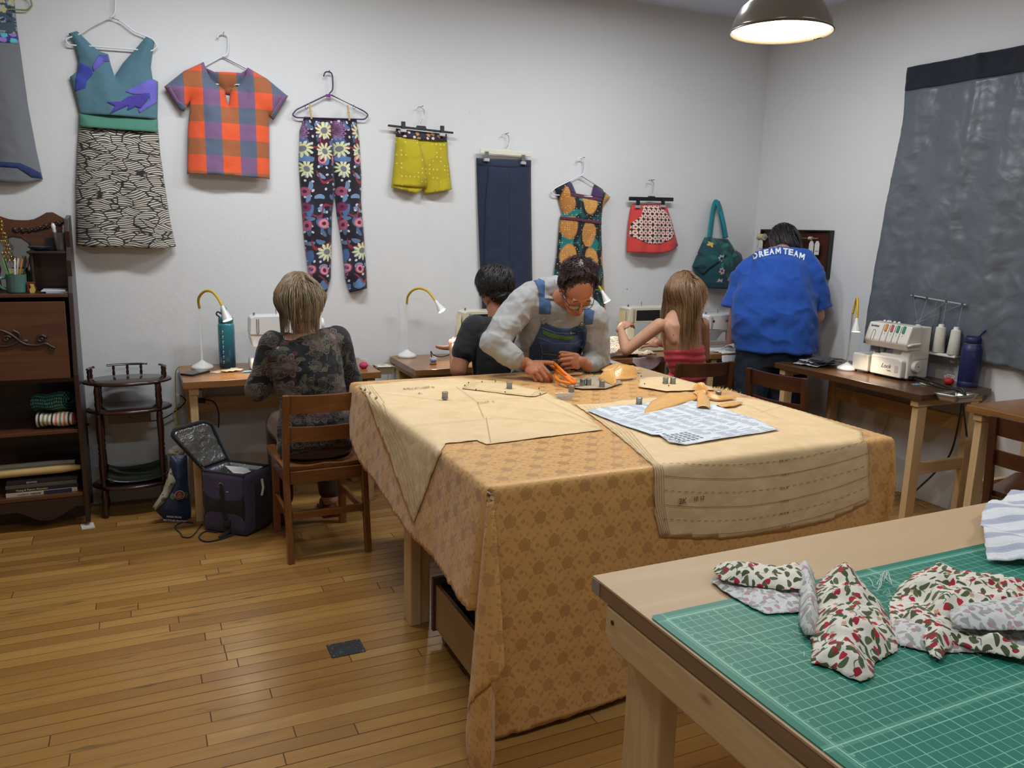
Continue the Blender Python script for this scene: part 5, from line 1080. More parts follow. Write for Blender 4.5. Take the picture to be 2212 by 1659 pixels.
def stripes(b):
    u, v, _ = xyz(UV()); w_ = nz(UV(), 6.0, 2.0)*.9; s_ = sin_(v*118.0+w_*5.0); return mix(ss(.15, .5, s_)*.85+ss(.8, 1.0, sin_(v*360.0+w_*9.0))*.12, srgb(232, 233, 235), srgb(172, 178, 200))
tw = thing('striped_towel', 'white cotton towelling with soft blue grey stripes at the right edge', 'towel', on_z(2200, 1180, MZ))
ptw = [(1.735, 1.085), (1.775, 1.12), (1.86, 1.19), (1.98, 1.27), (2.2, 1.34), (2.3, 1.2), (2.25, 1.0), (1.95, 1.0), (1.80, 1.04)]
vs, fs, ds = fill(ruff(ptw, .0015, .008), .012)
MB().add([(x, y, MZ+.028+.014*math.sin(x*26+y*9)+.010*fbm(x*9, y*9)+.03*max(0, x-1.75)) for x, y in vs], fs, [(x*.82-y*.57, x*.57+y*.82) for x, y in vs]).obj('towel_sheet', mat('striped towelling', rough=.95, fn=stripes, bump=lambda: nz(UV(), 300.0, 2.0)+nz(UV(), 12.0, 2.0)*3.0, bdist=.0025, sheen=.3), tw, smooth=True, solid=.003)
# ================================================================== DRAWER BOX UNDER THE TABLE
db = thing('rolling_drawer', 'plywood drawer box on casters with black cloth under the table', 'box', (.955, 2.2, 0))
bx, bx1, by0_, by1_ = .955, 1.45, 2.16, 2.655; mpw = wood('box plywood', (176, 146, 104), (146, 114, 76), 1, .8, .5); 
MB().box((bx, by0_, .055), (bx+.016, by1_, .235)).obj('side_board', mpw, db, bevel=.001); MB().box((bx1, by0_, .055), (bx1+.016, by1_, .235)).obj('side_board', mpw, db)
MB().box((bx-.012, by1_, .045), (bx1+.028, by1_+.018, .262)).obj('end_board', mat('dark box end', (84, 64, 44), .6), db, bevel=.001); MB().box((bx+.017, by0_, .055), (bx1-.001, by0_+.016, .235)).obj('end_board', mpw, db)
MB().box((bx+.017, by0_+.017, .055), (bx1-.001, by1_-.001, .067)).obj('base_board', mpw, db)
for x, y in ((bx+.03, by1_-.03), (bx+.03, by0_+.04), (bx1-.03, by1_-.03), (bx1-.03, by0_+.04)):
    cs = MB().cyl((x-.009, y, .024), .023, .018, (1, 0, 0), 18).obj('caster_wheel', mat('grey rubber wheel', (120, 114, 104), .6), db, bevel=.002); MB().box((x-.014, y-.014, .045), (x+.014, y+.014, .054)).obj('caster_plate', m_scr, db)
tag(MB().grid(lambda u, v: (bx+.02+u*(bx1-bx-.03), by0_+.02+v*(by1_-by0_-.03), .22+.045*fbm(u*3, v*3, 2)+.035*math.sin(u*PI)*math.sin(v*PI)+.02), 26, 26).obj('black_cloth', mat('black cloth', (14, 14, 16), .95), smooth=True, solid=.004), 'black cloth heaped in the rolling drawer box', 'cloth')
# ================================================================== DESK LAMPS
m_lw = mat('white lamp enamel', (232, 230, 224), .35); m_ly = mat('yellow lamp neck', (206, 170, 36), .45); m_lg = mat('glowing lamp face', (255, 250, 235), .4, emit=(255, 240, 205), estr=9)
def desk_lamp(label, base, hz, neck, tip, power=1.6):
    t = thing('desk_lamp', label, 'lamp', base, 0, 'white desk lamps with yellow necks'); b = Vector(base); top = Vector((b.x, b.y, hz))
    MB().lathe([(.056, 0), (.058, .003), (.058, .012), (.052, .018), (.014, .040), (.008, .046)], b, seg=32).obj('lamp_base', m_lw, t, smooth=True)
    MB().tube([b+Vector((0, 0, .044)), top], .0055, 10).obj('pole', m_lw, t, smooth=True)
    P = spline([top]+[Vector(p) for p in neck], 8); MB().tube(P, .0072, 10).obj('flexible_neck', m_ly, t, smooth=True)
    e = P[-1]; d = (Vector(tip)-e).normalized(); L = (Vector(tip)-e).length
    shd = MB().lathe([(.009, 0), (.011, L*.25), (.024, L*.85), (.026, L), (.0245, L*.985), (.008, L*.6)], e, d, 24, caps=False).obj('lamp_shade', m_lw, t, smooth=True)
    MB().lathe([(.001, 0), (.0235, .0006)], e+d*L*.955, d, 24).obj('lamp_face', m_lg, shd)
    l = bpy.data.lights.new('desk_lamp_light', 'SPOT'); l.energy = power*3.6; l.color = (1, .86, .64); l.spot_size = math.radians(110); l.spot_blend = .7; l.shadow_soft_size = .02
    o = bpy.data.objects.new('desk_lamp_light', l); COL.objects.link(o); o.location = e+d*(L+.004); o.rotation_euler = d.to_track_quat('-Z', 'Y').to_euler(); return t
B1 = on_z(433, 794, SH); B1 = Vector((.292, 4.655, SH))
L1 = desk_lamp('desk lamp with yellow neck at the left sewing table beside the teal bottle', B1, 1.10, [on_y(429, 645, 4.63), on_y(441, 630, 4.59), on_y(457, 630, 4.54), on_y(470, 643, 4.48), on_y(480, 661, 4.43)], on_y(492, 692, 4.40), 2.0)
B2 = on_z(879, 771, SH)
L2 = desk_lamp('desk lamp with yellow neck left of the person in the black tee', B2, on_y(878, 656, B2.y).z, [on_y(881, 640, B2.y-.02), on_y(892, 627, B2.y-.06), on_y(908, 623, B2.y-.10), on_y(925, 630, B2.y-.15), on_y(941, 650, B2.y-.20)], on_y(955, 672, B2.y-.24), 2.0)
desk_lamp('desk lamp half hidden behind the head of the woman in denim dungarees', (2.60, 4.70, SH), 1.08, [on_y(1270, 640, 4.66), on_y(1280, 622, 4.6), on_y(1292, 618, 4.55), on_y(1300, 628, 4.5)], on_y(1312, 652, 4.46), 1.6)
B4 = Vector((3.95, 3.51, SH))
L4 = desk_lamp('desk lamp with yellow neck behind the overlocker at the right wall', B4, 1.11, [(3.945, 3.495, 1.17), (3.925, 3.47, 1.205), (3.89, 3.435, 1.212), (3.862, 3.402, 1.17), (3.845, 3.382, 1.10)], (3.832, 3.368, 1.02), 2.2)
# ================================================================== BOTTLES
t = thing('water_bottle', 'tall teal water bottle with time marks on the left sewing table', 'bottle', (.425, 4.66, SH)); c = Vector((.425, 4.655, SH))
m_tb = mat('teal tritan bottle', rough=.25, fn=lambda b: mix(ss(SH+.02, SH+.24, xyz(P3())[2]), srgb(24, 74, 98), srgb(52, 128, 140)), coat=.4)
MB().lathe([(.040, 0), (.044, .006), (.0445, .07), (.0445, .235), (.042, .248), (.036, .252)], c, seg=32).obj('body', m_tb, t, smooth=True)
MB().lathe([(.038, .252), (.040, .255), (.040, .278), (.036, .284), (.02, .286)], c, seg=32).obj('collar', mat('teal cap', (40, 112, 120), .3), t, smooth=True)
MB().lathe([(.012, .284), (.018, .31), (.016, .335), (.008, .345)], c+Vector((-.008, 0, 0)), seg=18).obj('spout_cover', mat('clear aqua cap', (80, 178, 184), .15, alpha=.75), t, smooth=True)
MB().tube(spline([c+Vector((-.03, -.01, .285)), c+Vector((-.048, -.01, .30)), c+Vector((-.04, -.01, .315)), c+Vector((-.02, 0, .30))], 5), .004, 8).obj('carry_loop', m_bk, t, smooth=True)
mk = MB()
for i in range(7): z = .03+i*.028; mk.prism([(-.004, 0), (.004, 0), (0, .009)], (0, -.0008, 0), c+Vector((-.022, -.0393, z+.008))); mk.box(c+Vector((-.026, -.0392, z)), c+Vector((-.010, -.0385, z+.0025)))
mk.obj('time_marks', mat('white print', (214, 224, 226), .6), t)
t = thing('water_bottle', 'big navy blue insulated bottle with a straw lid beside the overlocker', 'bottle', (4.19, 2.88, SH)); c = Vector((4.19, 2.88, SH)); m_nb = mat('navy powder coat', (30, 38, 84), .45)
MB().lathe([(.050, 0), (.052, .003), (.052, .028), (.0505, .030), (.0525, .033), (.0525, .205), (.050, .222), (.041, .235), (.040, .240)], c, seg=36).obj('body', m_nb, t, smooth=True)
MB().lathe([(.0395, .240), (.0395, .244)], c, seg=32).obj('neck_ring', m_ch, t); MB().lathe([(.040, .2445), (.042, .247), (.042, .272), (.038, .278), (.01, .279)], c, seg=32).obj('lid', mat('navy lid', (26, 32, 74), .5), t, smooth=True)
MB().beam(c+Vector((-.022, .028, .276)), c+Vector((.022, -.028, .276)), .018, .02).obj('spout_block', mat('navy lid', (26, 32, 74), .5), t, bevel=.003)
MB().tube([c+Vector((.012, -.02, .28)), c+Vector((.020, -.045, .318)), c+Vector((.021, -.050, .324))], [.005, .005, .004], 10).obj('straw', mat('blue straw', (40, 52, 130), .4), t, smooth=True)
d_ = (Vector((0, 0, 0))-Vector((4.19, 2.88, 0))).normalized(); q = c+d_*.0527+Vector((0, 0, .185)); sd_ = Vector((-d_.y, d_.x, 0))
MB().tube([q-sd_*-.012+sd_*.007*math.cos(a)*1+Vector((0, 0, .008*math.sin(a))) for a in [i*2*PI/14 for i in range(14)]], .0007, 5, closed=True).obj('emblem', m_scr, t)
# small things
t = thing('phone', 'black phone lying at the left end of the left sewing table', 'phone', (.27, 4.47, SH))
MB().box((.205, 4.43, SH+.0005), (.285, 4.575, SH+.010), Matrix.Rotation(-.75, 3, 'Z')).obj('case', m_bk, t, bevel=.004); MB().box((.209, 4.434, SH+.0101), (.281, 4.571, SH+.0106), Matrix.Rotation(-.75, 3, 'Z')).obj('screen', mat('phone glass', (58, 56, 58), .12), t)
m = MB(); rr = random.Random(8)
for i in range(8): m.box((.34+i*.014, 4.47+rr.uniform(0, .06), SH+.001+i*.0012), (.39+i*.012, 4.53+rr.uniform(0, .04), SH+.0022+i*.0016), Matrix.Rotation(rr.uniform(-1, 1), 3, 'Z'))
tag(m.obj('paper_wrappers', mat('cream wrappers', (226, 210, 176), .7)), 'crumpled cream paper wrappers in front of the teal bottle', 'paper')
t = thing('seam_ripper', 'light blue pen shaped seam ripper lying on the left sewing table', 'tool', (.55, 4.47, SH)); MB().tube([(.475, 4.45, SH+.006), (.49, 4.452, SH+.006), (.57, 4.465, SH+.006)], [.002, .005, .005], 10).obj('handle', mat('sky blue plastic', (110, 176, 206), .35), t, smooth=True); MB().tube([(.57, 4.465, SH+.006), (.60, 4.47, SH+.006)], .0035, 8).obj('cap', m_bk, t, smooth=True)
t = thing('pin_tray', 'pale metal tray clamped at the right end of the left sewing table', 'tray', (1.19, 4.34, SH))
MB().lathe([(.055, 0), (.075, .045), (.078, .046), (.073, .044), (.053, .003), (.001, .003)], (1.262, 4.43, SH-.04), seg=4, sc=(1.0, .8), up=(.7, .7, 0), caps=False).obj('tray_shell', mat('pressed card tray', (178, 160, 132), .5), t)
pp = MB(); rr = random.Random(3)
for i in range(30): a = rr.random()*3.1; q = Vector((1.262+rr.uniform(-.035, .035), 4.43+rr.uniform(-.03, .03), SH+.0+rr.random()*.006)); pp.tube([q, q+Vector((math.cos(a)*.025, math.sin(a)*.025, .002))], .0008, 4)
pp.box((1.215, 4.40, SH-.004), (1.31, 4.46, SH-.001)); tag(pp.obj('pins', m_lw, t), kind='stuff')
def pincushion(label, c, col, r=.026, n=26, base=None):
    t = thing('pincushion', label, 'pincushion', c, 0); c = Vector(c); mc = mat('pincushion %d' % col[0], col, .7)
    if base: MB().lathe([(r*.9, 0), (r*1.05, .003), (r*1.05, .01), (r*.9, .012)], c, seg=20).obj('wooden_base', mat('turned wood', (176, 130, 84), .5), t, smooth=True)
    cu_ = MB().ball(c+Vector((0, 0, r*.72+(.01 if base else 0))), (r, r, r*.78), 18, 12).obj('cushion', mc, t, smooth=True); rr = random.Random(1); m = MB()
    for i in range(n):
        a, b_ = rr.random()*2*PI, rr.uniform(.15, 1.1); d = Vector((math.cos(a)*math.sin(b_), math.sin(a)*math.sin(b_), math.cos(b_))); q = c+Vector((0, 0, r*.72))+d*r*.9; m.tube([q, q+d*.014], .0005, 4); m.ball(q+d*.014, .0022, 6, 4)
    tag(m.obj('pins', mat('pearl pin heads', (226, 222, 214), .3), cu_), kind='stuff')
    return t
pincushion('pink pincushion peeking out right of the woman in the floral blouse', (1.135, 4.40, SH), (190, 54, 92)); pincushion('red tomato pincushion beside the navy bottle', (4.13, 2.95, SH), (172, 28, 30), .027)
pincushion('blue and white dotted pincushion on a wooden ring at the middle sewing table', on_z(936, 787, SH), (126, 150, 178), .020, 26, True)
tag(MB().lathe([(.022, 0), (.030, .06), (.0305, .062), (.028, .06), (.02, .003)], (1.70, 4.33, SH), seg=24).obj('paper_cup', mat('kraft cup', (196, 172, 140), .6), smooth=True), 'small kraft paper cup beside the hand of the person in the black tee', 'cup')
tag(MB().box((2.52, 4.31, SH+.0005), (2.60, 4.43, SH+.009), Matrix.Rotation(.9, 3, 'Z')).obj('phone', m_bk, bevel=.003), 'black phone on the middle sewing table right of the woman in denim', 'phone')
spool('cream thread spool lying at the left of the woman in the red top', on_z(1330, 757, SH+.012), (1, -.1, 0), .011, .05, (226, 214, 188))
m = MB(); rr = random.Random(12); q0 = on_z(2030, 832, SH)
for i in range(14): a = rr.random()*6; m.tube([Vector((4.0+.03*math.cos(a+j*.9)+rr.uniform(-.006, .006), 2.99+.03*math.sin(a+j*.9)+rr.uniform(-.006, .006), SH+.002+.001*j)) for j in range(7)], .0012, 4)
tag(m.obj('thread_loops', mat('cream thread', (214, 204, 184), .8), kind_ := None), 'loose loops of cream thread in front of the red pincushion', 'thread', None, 'stuff')
m = MB()
for i in range(7): m.tube([(3.90+.008*i, 2.99-.004*(i % 3), SH+.003), (3.915+.008*i, 3.02-.012*(i % 2), SH+.004)], .0022, 5)
tag(m.obj('blue_clips', mat('pale blue clips', (96, 150, 160), .4)), 'small heap of pale blue thread ends near the front of the overlocker', 'clips', None, 'stuff')
t = thing('clip_tray', 'metal tray of sewing clips fixed to the end of the overlocker table', 'tray', (3.93, 2.75, SH))
MB().grid(lambda u, v: (3.78+.17*u+.03*v, 2.775-.11*v, SH+.012-.045*math.sin(max(0, min(1, (1-abs(2*u-1))*3))*PI/2)*math.sin(max(0, min(1, (1-abs(2*v-1))*3))*PI/2)), 18, 18).obj('tray_shell', mat('brushed tin', (176, 170, 158), .3, .85), t, smooth=True, solid=.002)
m = MB(); rr = random.Random(6)
for i in range(26): m.box((3.83+rr.uniform(0, .08), 2.70+rr.uniform(-.01, .04), SH-.026), (3.84+rr.uniform(.0, .09), 2.712+rr.uniform(-.01, .04), SH-.012), Matrix.Rotation(rr.random()*3, 3, 'Z'))
tag(m.obj('sewing_clips', mat('mixed clips', rough=.4, fn=lambda b: mix(gt(nz(P3(), 60.0), .52), srgb(232, 228, 220), srgb(214, 150, 60))), t), kind='stuff')
# ================================================================== SEWING MACHINES
def machine(label, c, style, rz=0.0):
    t = thing('sewing_machine', label, 'sewing machine', c, rz, 'sewing machines', True)
    if style == 'modern': body = mat('white machine shell', (228, 226, 222), .35, coat=.2); dk = mat('grey machine shade', (150, 152, 156), .4)
    else: body = mat('cream machine enamel', (216, 210, 186), .32, coat=.3); dk = mat('black machine panel', (28, 26, 26), .35)
    bv = .014 if style == 'modern' else .005
    MB().box((-.19, -.08, .003), (.19, .09, .070)).obj('bed', body, t, bevel=bv)
    MB().box((.095, -.055, .0705), (.19, .085, .20)).obj('column', body, t, bevel=bv)
    MB().prism([(-.19, .205), (-.185, .295), (-.165, .305), (.185, .305), (.195, .29), (.195, .195), (-.02, .195), (-.05, .20)], (0, .125, 0), (0, -.06, 0)).obj('arm', body, t, bevel=bv)
    if style == 'modern': MB().prism([(-.19, .2045), (-.19, .19), (-.175, .135), (-.11, .13), (-.055, .20)], (0, .10, 0), (0, -.055, 0)).obj('needle_head', body, t, bevel=.008)
    else:
        MB().box((-.198, -.055, .085), (-.135, .07, .2045)).obj('needle_head', body, t, bevel=.004); MB().box((-.13, -.062, .215), (.06, -.0605, .285)).obj('front_panel', dk, t); MB().box((-.1985, -.03, .10), (-.1981, .05, .28)).obj('lamp_side', mat('lit cream side', (246, 236, 190), .4), t)  # paler end panel paints lamplight onto the cream enamel
        for x in (.085, .12, .155): MB().cyl((x, -.0605, .25), .012, .012, (0, -1, 0), 18).obj('dial', m_ch, t, bevel=.001)
    MB().tube([(-.15, 0, .14), (-.15, 0, .088)], .003, 8).obj('needle_bar', m_ch, t); MB().box((-.163, -.012, .0705), (-.137, .014, .078)).obj('presser_foot', m_ch, t, bevel=.001)
    MB().cyl((.1955, .01, .245), .036, .022, (1, 0, 0), 26).obj('hand_wheel', body if style == 'modern' else dk, t, bevel=.003)
    MB().tube([(-.155, -.0625, .29), (-.155, -.0625, .215), (-.150, -.0625, .208), (-.145, -.0625, .215), (-.145, -.0625, .29)], .0014, 6).obj('thread_guide', m_bk, t)
    MB().cyl((-.16, .0, .305), .006, .014).obj('top_knob', m_ch, t); MB().cyl((-.04, .02, .305), .0025, .03).obj('spool_pin', m_ch, t)
    return t
machine('white computerised sewing machine at the left sewing table, lit by the lamp', (.72, 4.52, SH), 'modern'); mc2 = machine('cream vintage sewing machine behind the person in the black tee', (1.972, 4.545, SH), 'old'); machine('cream vintage sewing machine with black panel left of the woman in the red top', (3.165, 4.55, SH), 'old')
m4 = machine('white sewing machine with red lettering between the red top and the blue shirt', (3.755, 4.46, SH-.055), 'modern')
lettering('lettering', 'SINGER', .022, (.005, -.0612, .262), (1, 0, 0), (0, 0, 1), mat('red lettering', (206, 60, 62), .5), m4, .0006); MB().cyl((-.135, -.0602, .262), .0085, .0015, (0, -1, 0), 20).obj('emblem', mat('dark red emblem', (96, 30, 34), .4), m4); MB().prism([(-.16, 0), (-.10, 0), (-.05, .055), (-.02, .06), (-.02, .0), (.09, 0), (.09, .07), (-.16, .07)], (0, .002, 0), (0, -.0575, .125)).obj('grey_cover', mat('grey machine shade', (150, 152, 156), .4), m4)
# ------------------------------------------------------------------ overlocker
ov = thing('overlocker', 'white four thread overlocker with coloured dials and cone stand', 'overlocker', (3.93, 3.475, SH), -PI/2, None, True); m_ow = mat('overlocker white', (228, 222, 210), .32, coat=.25)
MB().box((-.0, .02, .012), (.118, .20, .115)).obj('cloth_plate_box', m_ow, ov, bevel=.007)
MB().prism([(0, 0), (.25, 0), (.25, .175), (.21, .175), (.19, .135), (0, .128)], (0, .17, 0), (.122, .045, .010)).obj('lower_body', m_ow, ov, bevel=.008)
MB().prism([(.02, .004), (.235, .004), (.235, .105), (.205, .118), (.02, .118)], (0, -.034, 0), (.122, .0445, .010)).obj('front_cover', m_ow, ov, bevel=.008)
MB().prism([(.225, .12), (.3745, .12), (.3745, .31), (.30, .31), (.25, .21)], (0, .13, 0), (0, .075, 0)).obj('tower', m_ow, ov, bevel=.006)
# slanted dial head
hd = [(.020, .190), (.052, .186), (.050, .300), (.075, .312), (.205, .312), (.212, .19)]
hx = MB(); sec = [(.02, .175), (.0, .215), (.035, .315), (.12, .318), (.13, .175)]
hx.prism(sec, (.295, 0, 0), (.085, .0, .0), (0, 1, 0), (0, 0, 1)).obj('dial_head', m_ow, ov, bevel=.008)
nrm = Vector((0, -.1, .035)).normalized(); fy = Vector((0, .035, .1)).normalized()
for i, cc in enumerate(((214, 150, 50), (188, 96, 96), (60, 142, 112), (60, 142, 112))):
    x = .215+i*.040; o_ = Vector((x, .0, .215)); MB().beam(o_+fy*.062+Vector((0, -.004, 0)), o_+fy*.104+Vector((0, -.004, 0)), .015, .010, (0, 1, 0)).obj('tension_dial', mat('dial %d' % cc[0], cc, .4), ov, bevel=.002)
    MB().beam(o_+Vector((-.02, -.0012, .0)), o_+fy*.10+Vector((-.02, -.0012, 0)), .0022, .002, (0, 1, 0)).obj('thread_slot', mat('slot shadow grey', (110, 106, 100), .6), ov)
    lettering('lettering', str(5-i), .010, o_+fy*.045+Vector((.0, -.002, 0)), (1, 0, 0), fy, mat('dark grey ink', (60, 60, 62), .6), ov)
MB().tube(spline([Vector((.130, -.001, .215))+fy*q for q in (.0, .05)]+[Vector((.140, -.0015, .215))+fy*.062, Vector((.150, -.0015, .215))+fy*.05, Vector((.150, -.0015, .215))+fy*.0], 5), .0012, 6).obj('lever_slot', mat('slot shadow grey', (110, 106, 100), .6), ov)
lettering('lettering', 'brother', .018, Vector((.135, -.0015, .215))+fy*.085, (1, 0, 0), fy, mat('dark grey ink', (60, 60, 62), .6), ov, .0005)
lettering('lettering', 'Lock', .034, (.252, .0095, .072), (1, 0, 0), (0, 0, 1), mat('grey ink', (120, 116, 112), .6), ov, 0.0, .0004, .35); lettering('lettering', '1034D', .010, (.275, .0095, .048), (1, 0, 0), (0, 0, 1), mat('grey ink', (120, 116, 112), .6), ov)
MB().box((.312, .0085, .045), (.335, .0105, .085)).obj('cover_latch', mat('latch shade', (196, 188, 174), .5), ov, bevel=.0008)
MB().cyl((.3725, .10, .085), .034, .026, (1, 0, 0), 30).obj('hand_wheel', m_ow, ov, bevel=.004); MB().cyl((.3985, .10, .085), .005, .001, (1, 0, 0), 12).obj('wheel_screw', m_zinc, ov)
MB().tube(spline([(.385, .012, .205), (.395, .02, .212), (.395, .09, .216), (.385, .10, .214)], 5), .008, 10).obj('carry_handle', m_ow, ov, smooth=True)
MB().beam((.150, .06, .185), (.150, .06, .135), .008, .008).obj('needle_clamp', m_ch, ov); MB().box((.135, .045, .134), (.175, .085, .140)).obj('presser_foot', m_ch, ov); MB().box((.165, .05, .145), (.19, .075, .185)).obj('knife_guard', m_zinc, ov)
for x, y in ((.012, .03), (.105, .03), (.14, .06), (.36, .06), (.36, .2)): MB().cyl((x, y+.01, 0), .010, .011).obj('rubber_foot', m_bk, ov)
MB().box((.372, .06, .012), (.395, .105, .030)).obj('plug_socket', m_bk, ov)
for i, x in enumerate((.16, .185, .20, .23, .26)): MB().ball((x, .07, .325), (.008, .008, .007), 10, 6).obj('guide_knob', m_ow, ov, smooth=True)
MB().box((.20, .215, .150), (.53, .265, .165)).obj('cone_platform', m_ow, ov, bevel=.004)
MB().tube([(.335, .255, .16), (.345, .255, .46)], .003, 8).obj('mast', m_ch, ov); MB().beam((.17, .255, .475), (.53, .255, .452), .012, .006).obj('mast_bar', mat('grey plastic bar', (172, 176, 172), .4), ov, bevel=.001)
for x, z in ((.19, .478), (.285, .472), (.41, .464), (.51, .458)): MB().tube([(x+.005*math.cos(a), .247, z+.005*math.sin(a)-.003) for a in [i*2*PI/12 for i in range(12)]], .0018, 6, closed=True).obj('thread_eye', m_bk, ov)
thr = mat('pale thread line', (206, 206, 204), .6)
for a, b in (((.19, .25, .475), (.255, .24, .30)), ((.285, .25, .47), (.255, .24, .295)), ((.41, .25, .46), (.29, .16, .325)), ((.51, .25, .455), (.30, .16, .325)), ((.41, .25, .46), (.41, .24, .315)), ((.51, .25, .455), (.505, .24, .30))): MB().tube([a, b], .0005, 4).obj('thread_run', thr, ov)
for x, z0, h, r0, r1, lb, col in ((.255, .166, .135, .030, .026, 'leftmost pinkish cream thread cone behind the overlocker', (224, 208, 192)), (.335, .166, .11, .012, .011, 'thin white cone in the middle of the overlocker cone row', (226, 222, 214)), (.405, .166, .155, .033, .026, 'cream thread cone second from the right behind the overlocker', (212, 206, 190)), (.500, .166, .150, .034, .025, 'rightmost cream thread cone behind the overlocker', (214, 210, 196))):
    t = thing('thread_cone', lb, 'cone', (3.93+.24, 3.475-x, SH+z0), 0, 'thread cones on the overlocker'); c = Vector((3.93+.24, 3.475-x, SH+z0))
    MB().lathe([(r0*.9, 0), (r0, .006), (r1, h-.012), (r1*.85, h-.008)], c, seg=24).obj('thread_winding', mat('cone thread %d' % col[2], col, .8, bump=lambda: sin_(xyz(P3())[2]*1600.0)+nz(P3(), 60.0), bdist=.0005), t, smooth=True); MB().lathe([(r1*.62, h-.010), (r1*.55, h+.008), (r1*.3, h+.008)], c, seg=18).obj('cone_tip', mat('white cone', (236, 234, 228), .4), t, smooth=True)
# folded garments on that table
m_gc = cloth_mat('charcoal jersey', color=(44, 46, 54)); m_lc = cloth_mat('light grey jersey', color=(172, 172, 172))
fgm_ = thing('folded_clothes', 'pile of charcoal and grey cut fabric at the far end of the overlocker table', 'fabric', (3.95, 3.66, SH))
for i, (x, y, w_, d_, r_, mm) in enumerate(((3.90, 3.72, .26, .16, .3, m_lc), (3.92, 3.70, .24, .15, .1, m_gc), (3.90, 3.69, .20, .13, -.2, m_lc), (3.93, 3.66, .25, .12, .35, m_gc), (3.90, 3.66, .18, .10, .1, m_gc))):
    ca, sa = math.cos(r_), math.sin(r_)
    MB().grid(lambda u, v: (x+(u-.5)*w_*ca-(v-.5)*d_*sa, y+(u-.5)*w_*sa+(v-.5)*d_*ca, SH+.008+i*.009+.010*abs(fbm(u*3, v*3, i))+.012*math.sin(u*PI)*(i % 2)), 16, 12).obj('fabric_layer', mm, fgm_, smooth=True, solid=.004)
# things on the corner table
wf = thing('white_fabric', 'white and grey fabric hanging off the corner table below the white machine', 'fabric', (3.55, 4.3, SH))
MB().grid(lambda u, v: (3.60+.30*u+.02*fbm(u*4, v*4), 4.36-.12*v, SH+.003+.012*abs(fbm(u*5, v*5, 4))-max(0, v-.75)*.35), 18, 18).obj('white_layer', cloth_mat('white cotton', color=(214, 214, 214)), wf, smooth=True, solid=.003)
MB().grid(lambda u, v: (3.66+.05*u+.07*v, 4.34-.13*v, SH+.02+.05*math.sin(v*PI)-.10*v*v+.01*u), 8, 14).obj('white_strap', cloth_mat('white cotton', color=(214, 214, 214)), wf, smooth=True, solid=.003)
bf = thing('strawberry_cloth', 'strawberry print cloth gathered at the vintage machine in front of the red top woman', 'fabric', (2.95, 4.35, SH), 0, 'strawberry print cotton pieces')
MB().grid(lambda u, v: (2.70+.36*u+.03*math.sin(v*6), 4.30+.20*v-.03*u, SH+.012+.11*math.exp(-((u-.25)/.25)**2)*math.exp(-((v-.5)/.4)**2)+.03*abs(fbm(u*4, v*4, 2))), 30, 22).obj('gathered_cloth', m_ber, bf, smooth=True, solid=.002)
MB().grid(lambda u, v: (2.86+.22*u, 4.262-.016-.012*math.sin(u*9), SH+.008-.10*v*(.3+.7*math.sin(u*PI))), 16, 10).obj('hanging_edge', m_berb, bf, smooth=True, solid=.002)
# ================================================================== FLOOR THINGS AT THE LEFT
A, B, Cc = Vector((.238, 4.165, 0)), Vector((.418, 4.0, 0)), Vector((.552, 4.12, 0)); D = A+(Cc-B); H_ = .325
cbag = thing('cooler_bag', 'open purple and black insulated lunch bag with silver lining on the floor', 'bag', A)
m_pur = cloth_mat('purple melange nylon', lambda b: mix(nz(P3(), 90.0, 4.0, .7), srgb(46, 38, 62), srgb(84, 72, 104))); m_blk = cloth_mat('black nylon', color=(20, 20, 23)); m_sil = mat('silver foil lining', (176, 176, 172), .32, .8, bump=lambda: nz(P3(), 22.0, 3.0, .6, 1.5), bdist=.01)
def wallq(a, b, z0, z1, nm, m, th=.010, bulge=.012, par=cbag):
    a, b = Vector(a), Vector(b); n = (b-a).cross(Vector((0, 0, 1))).normalized()
    return MB().grid(lambda u, v: a+(b-a)*u+Vector((0, 0, z0+(z1-z0)*v))+n*(bulge*math.sin(u*PI)*math.sin(v*PI)), 14, 10).obj(nm, m, par, smooth=True, solid=th)
for a, b in ((A, B), (B, Cc), (Cc, D), (D, A)): wallq(a, b, .01, H_, 'side_wall', m_pur)
wallq(A+(B-A)*.0, B, .085, .225, 'black_band', m_blk, .012, .014); wallq(B+(Cc-B)*.35, Cc, .02, .27, 'side_pocket', m_blk, .03, .03)
MB().prism([(A.x, A.y), (B.x, B.y), (Cc.x, Cc.y), (D.x, D.y)], (0, 0, .02), (0, 0, .004), (1, 0, 0), (0, 1, 0)).obj('base_panel', m_blk, cbag)
MB().tube([p+Vector((0, 0, H_)) for p in (A, B, Cc, D)], .009, 8, closed=True).obj('top_piping', m_blk, cbag, smooth=True)
cen = (A+B+Cc+D)/4
for a, b in ((A, B), (B, Cc), (Cc, D), (D, A)):
    a2, b2 = a+(cen-a)*.09, b+(cen-b)*.09; wallq(b2, a2, .10, H_-.003, 'foil_lining', m_sil, .003, .004)
hv = Vector((-.125, -.035, .225)); a0, d0 = A+Vector((0, 0, H_+.005)), D+Vector((0, 0, H_+.005))
def lidf(u, v, o=0.0): 
    n = (d0-a0).cross(hv).normalized(); e = .12*(max(0, abs(u-.5)*2-.7)/.3)**2*v
    return a0+(d0-a0)*((u-.5)*(1+.45*v)+.5+.05*v)+hv*(v*(1-e)*1.0)+n*o
MB().grid(lambda u, v: lidf(u, v, -.010), 14, 14).obj('lid', m_blk, cbag, smooth=True, solid=.008); MB().grid(lambda u, v: lidf(.05+.9*u, .04+.92*v, .002+.006*fbm(u*4, v*4, 3)), 18, 18).obj('lid_lining', m_sil, cbag, smooth=True, solid=.003)
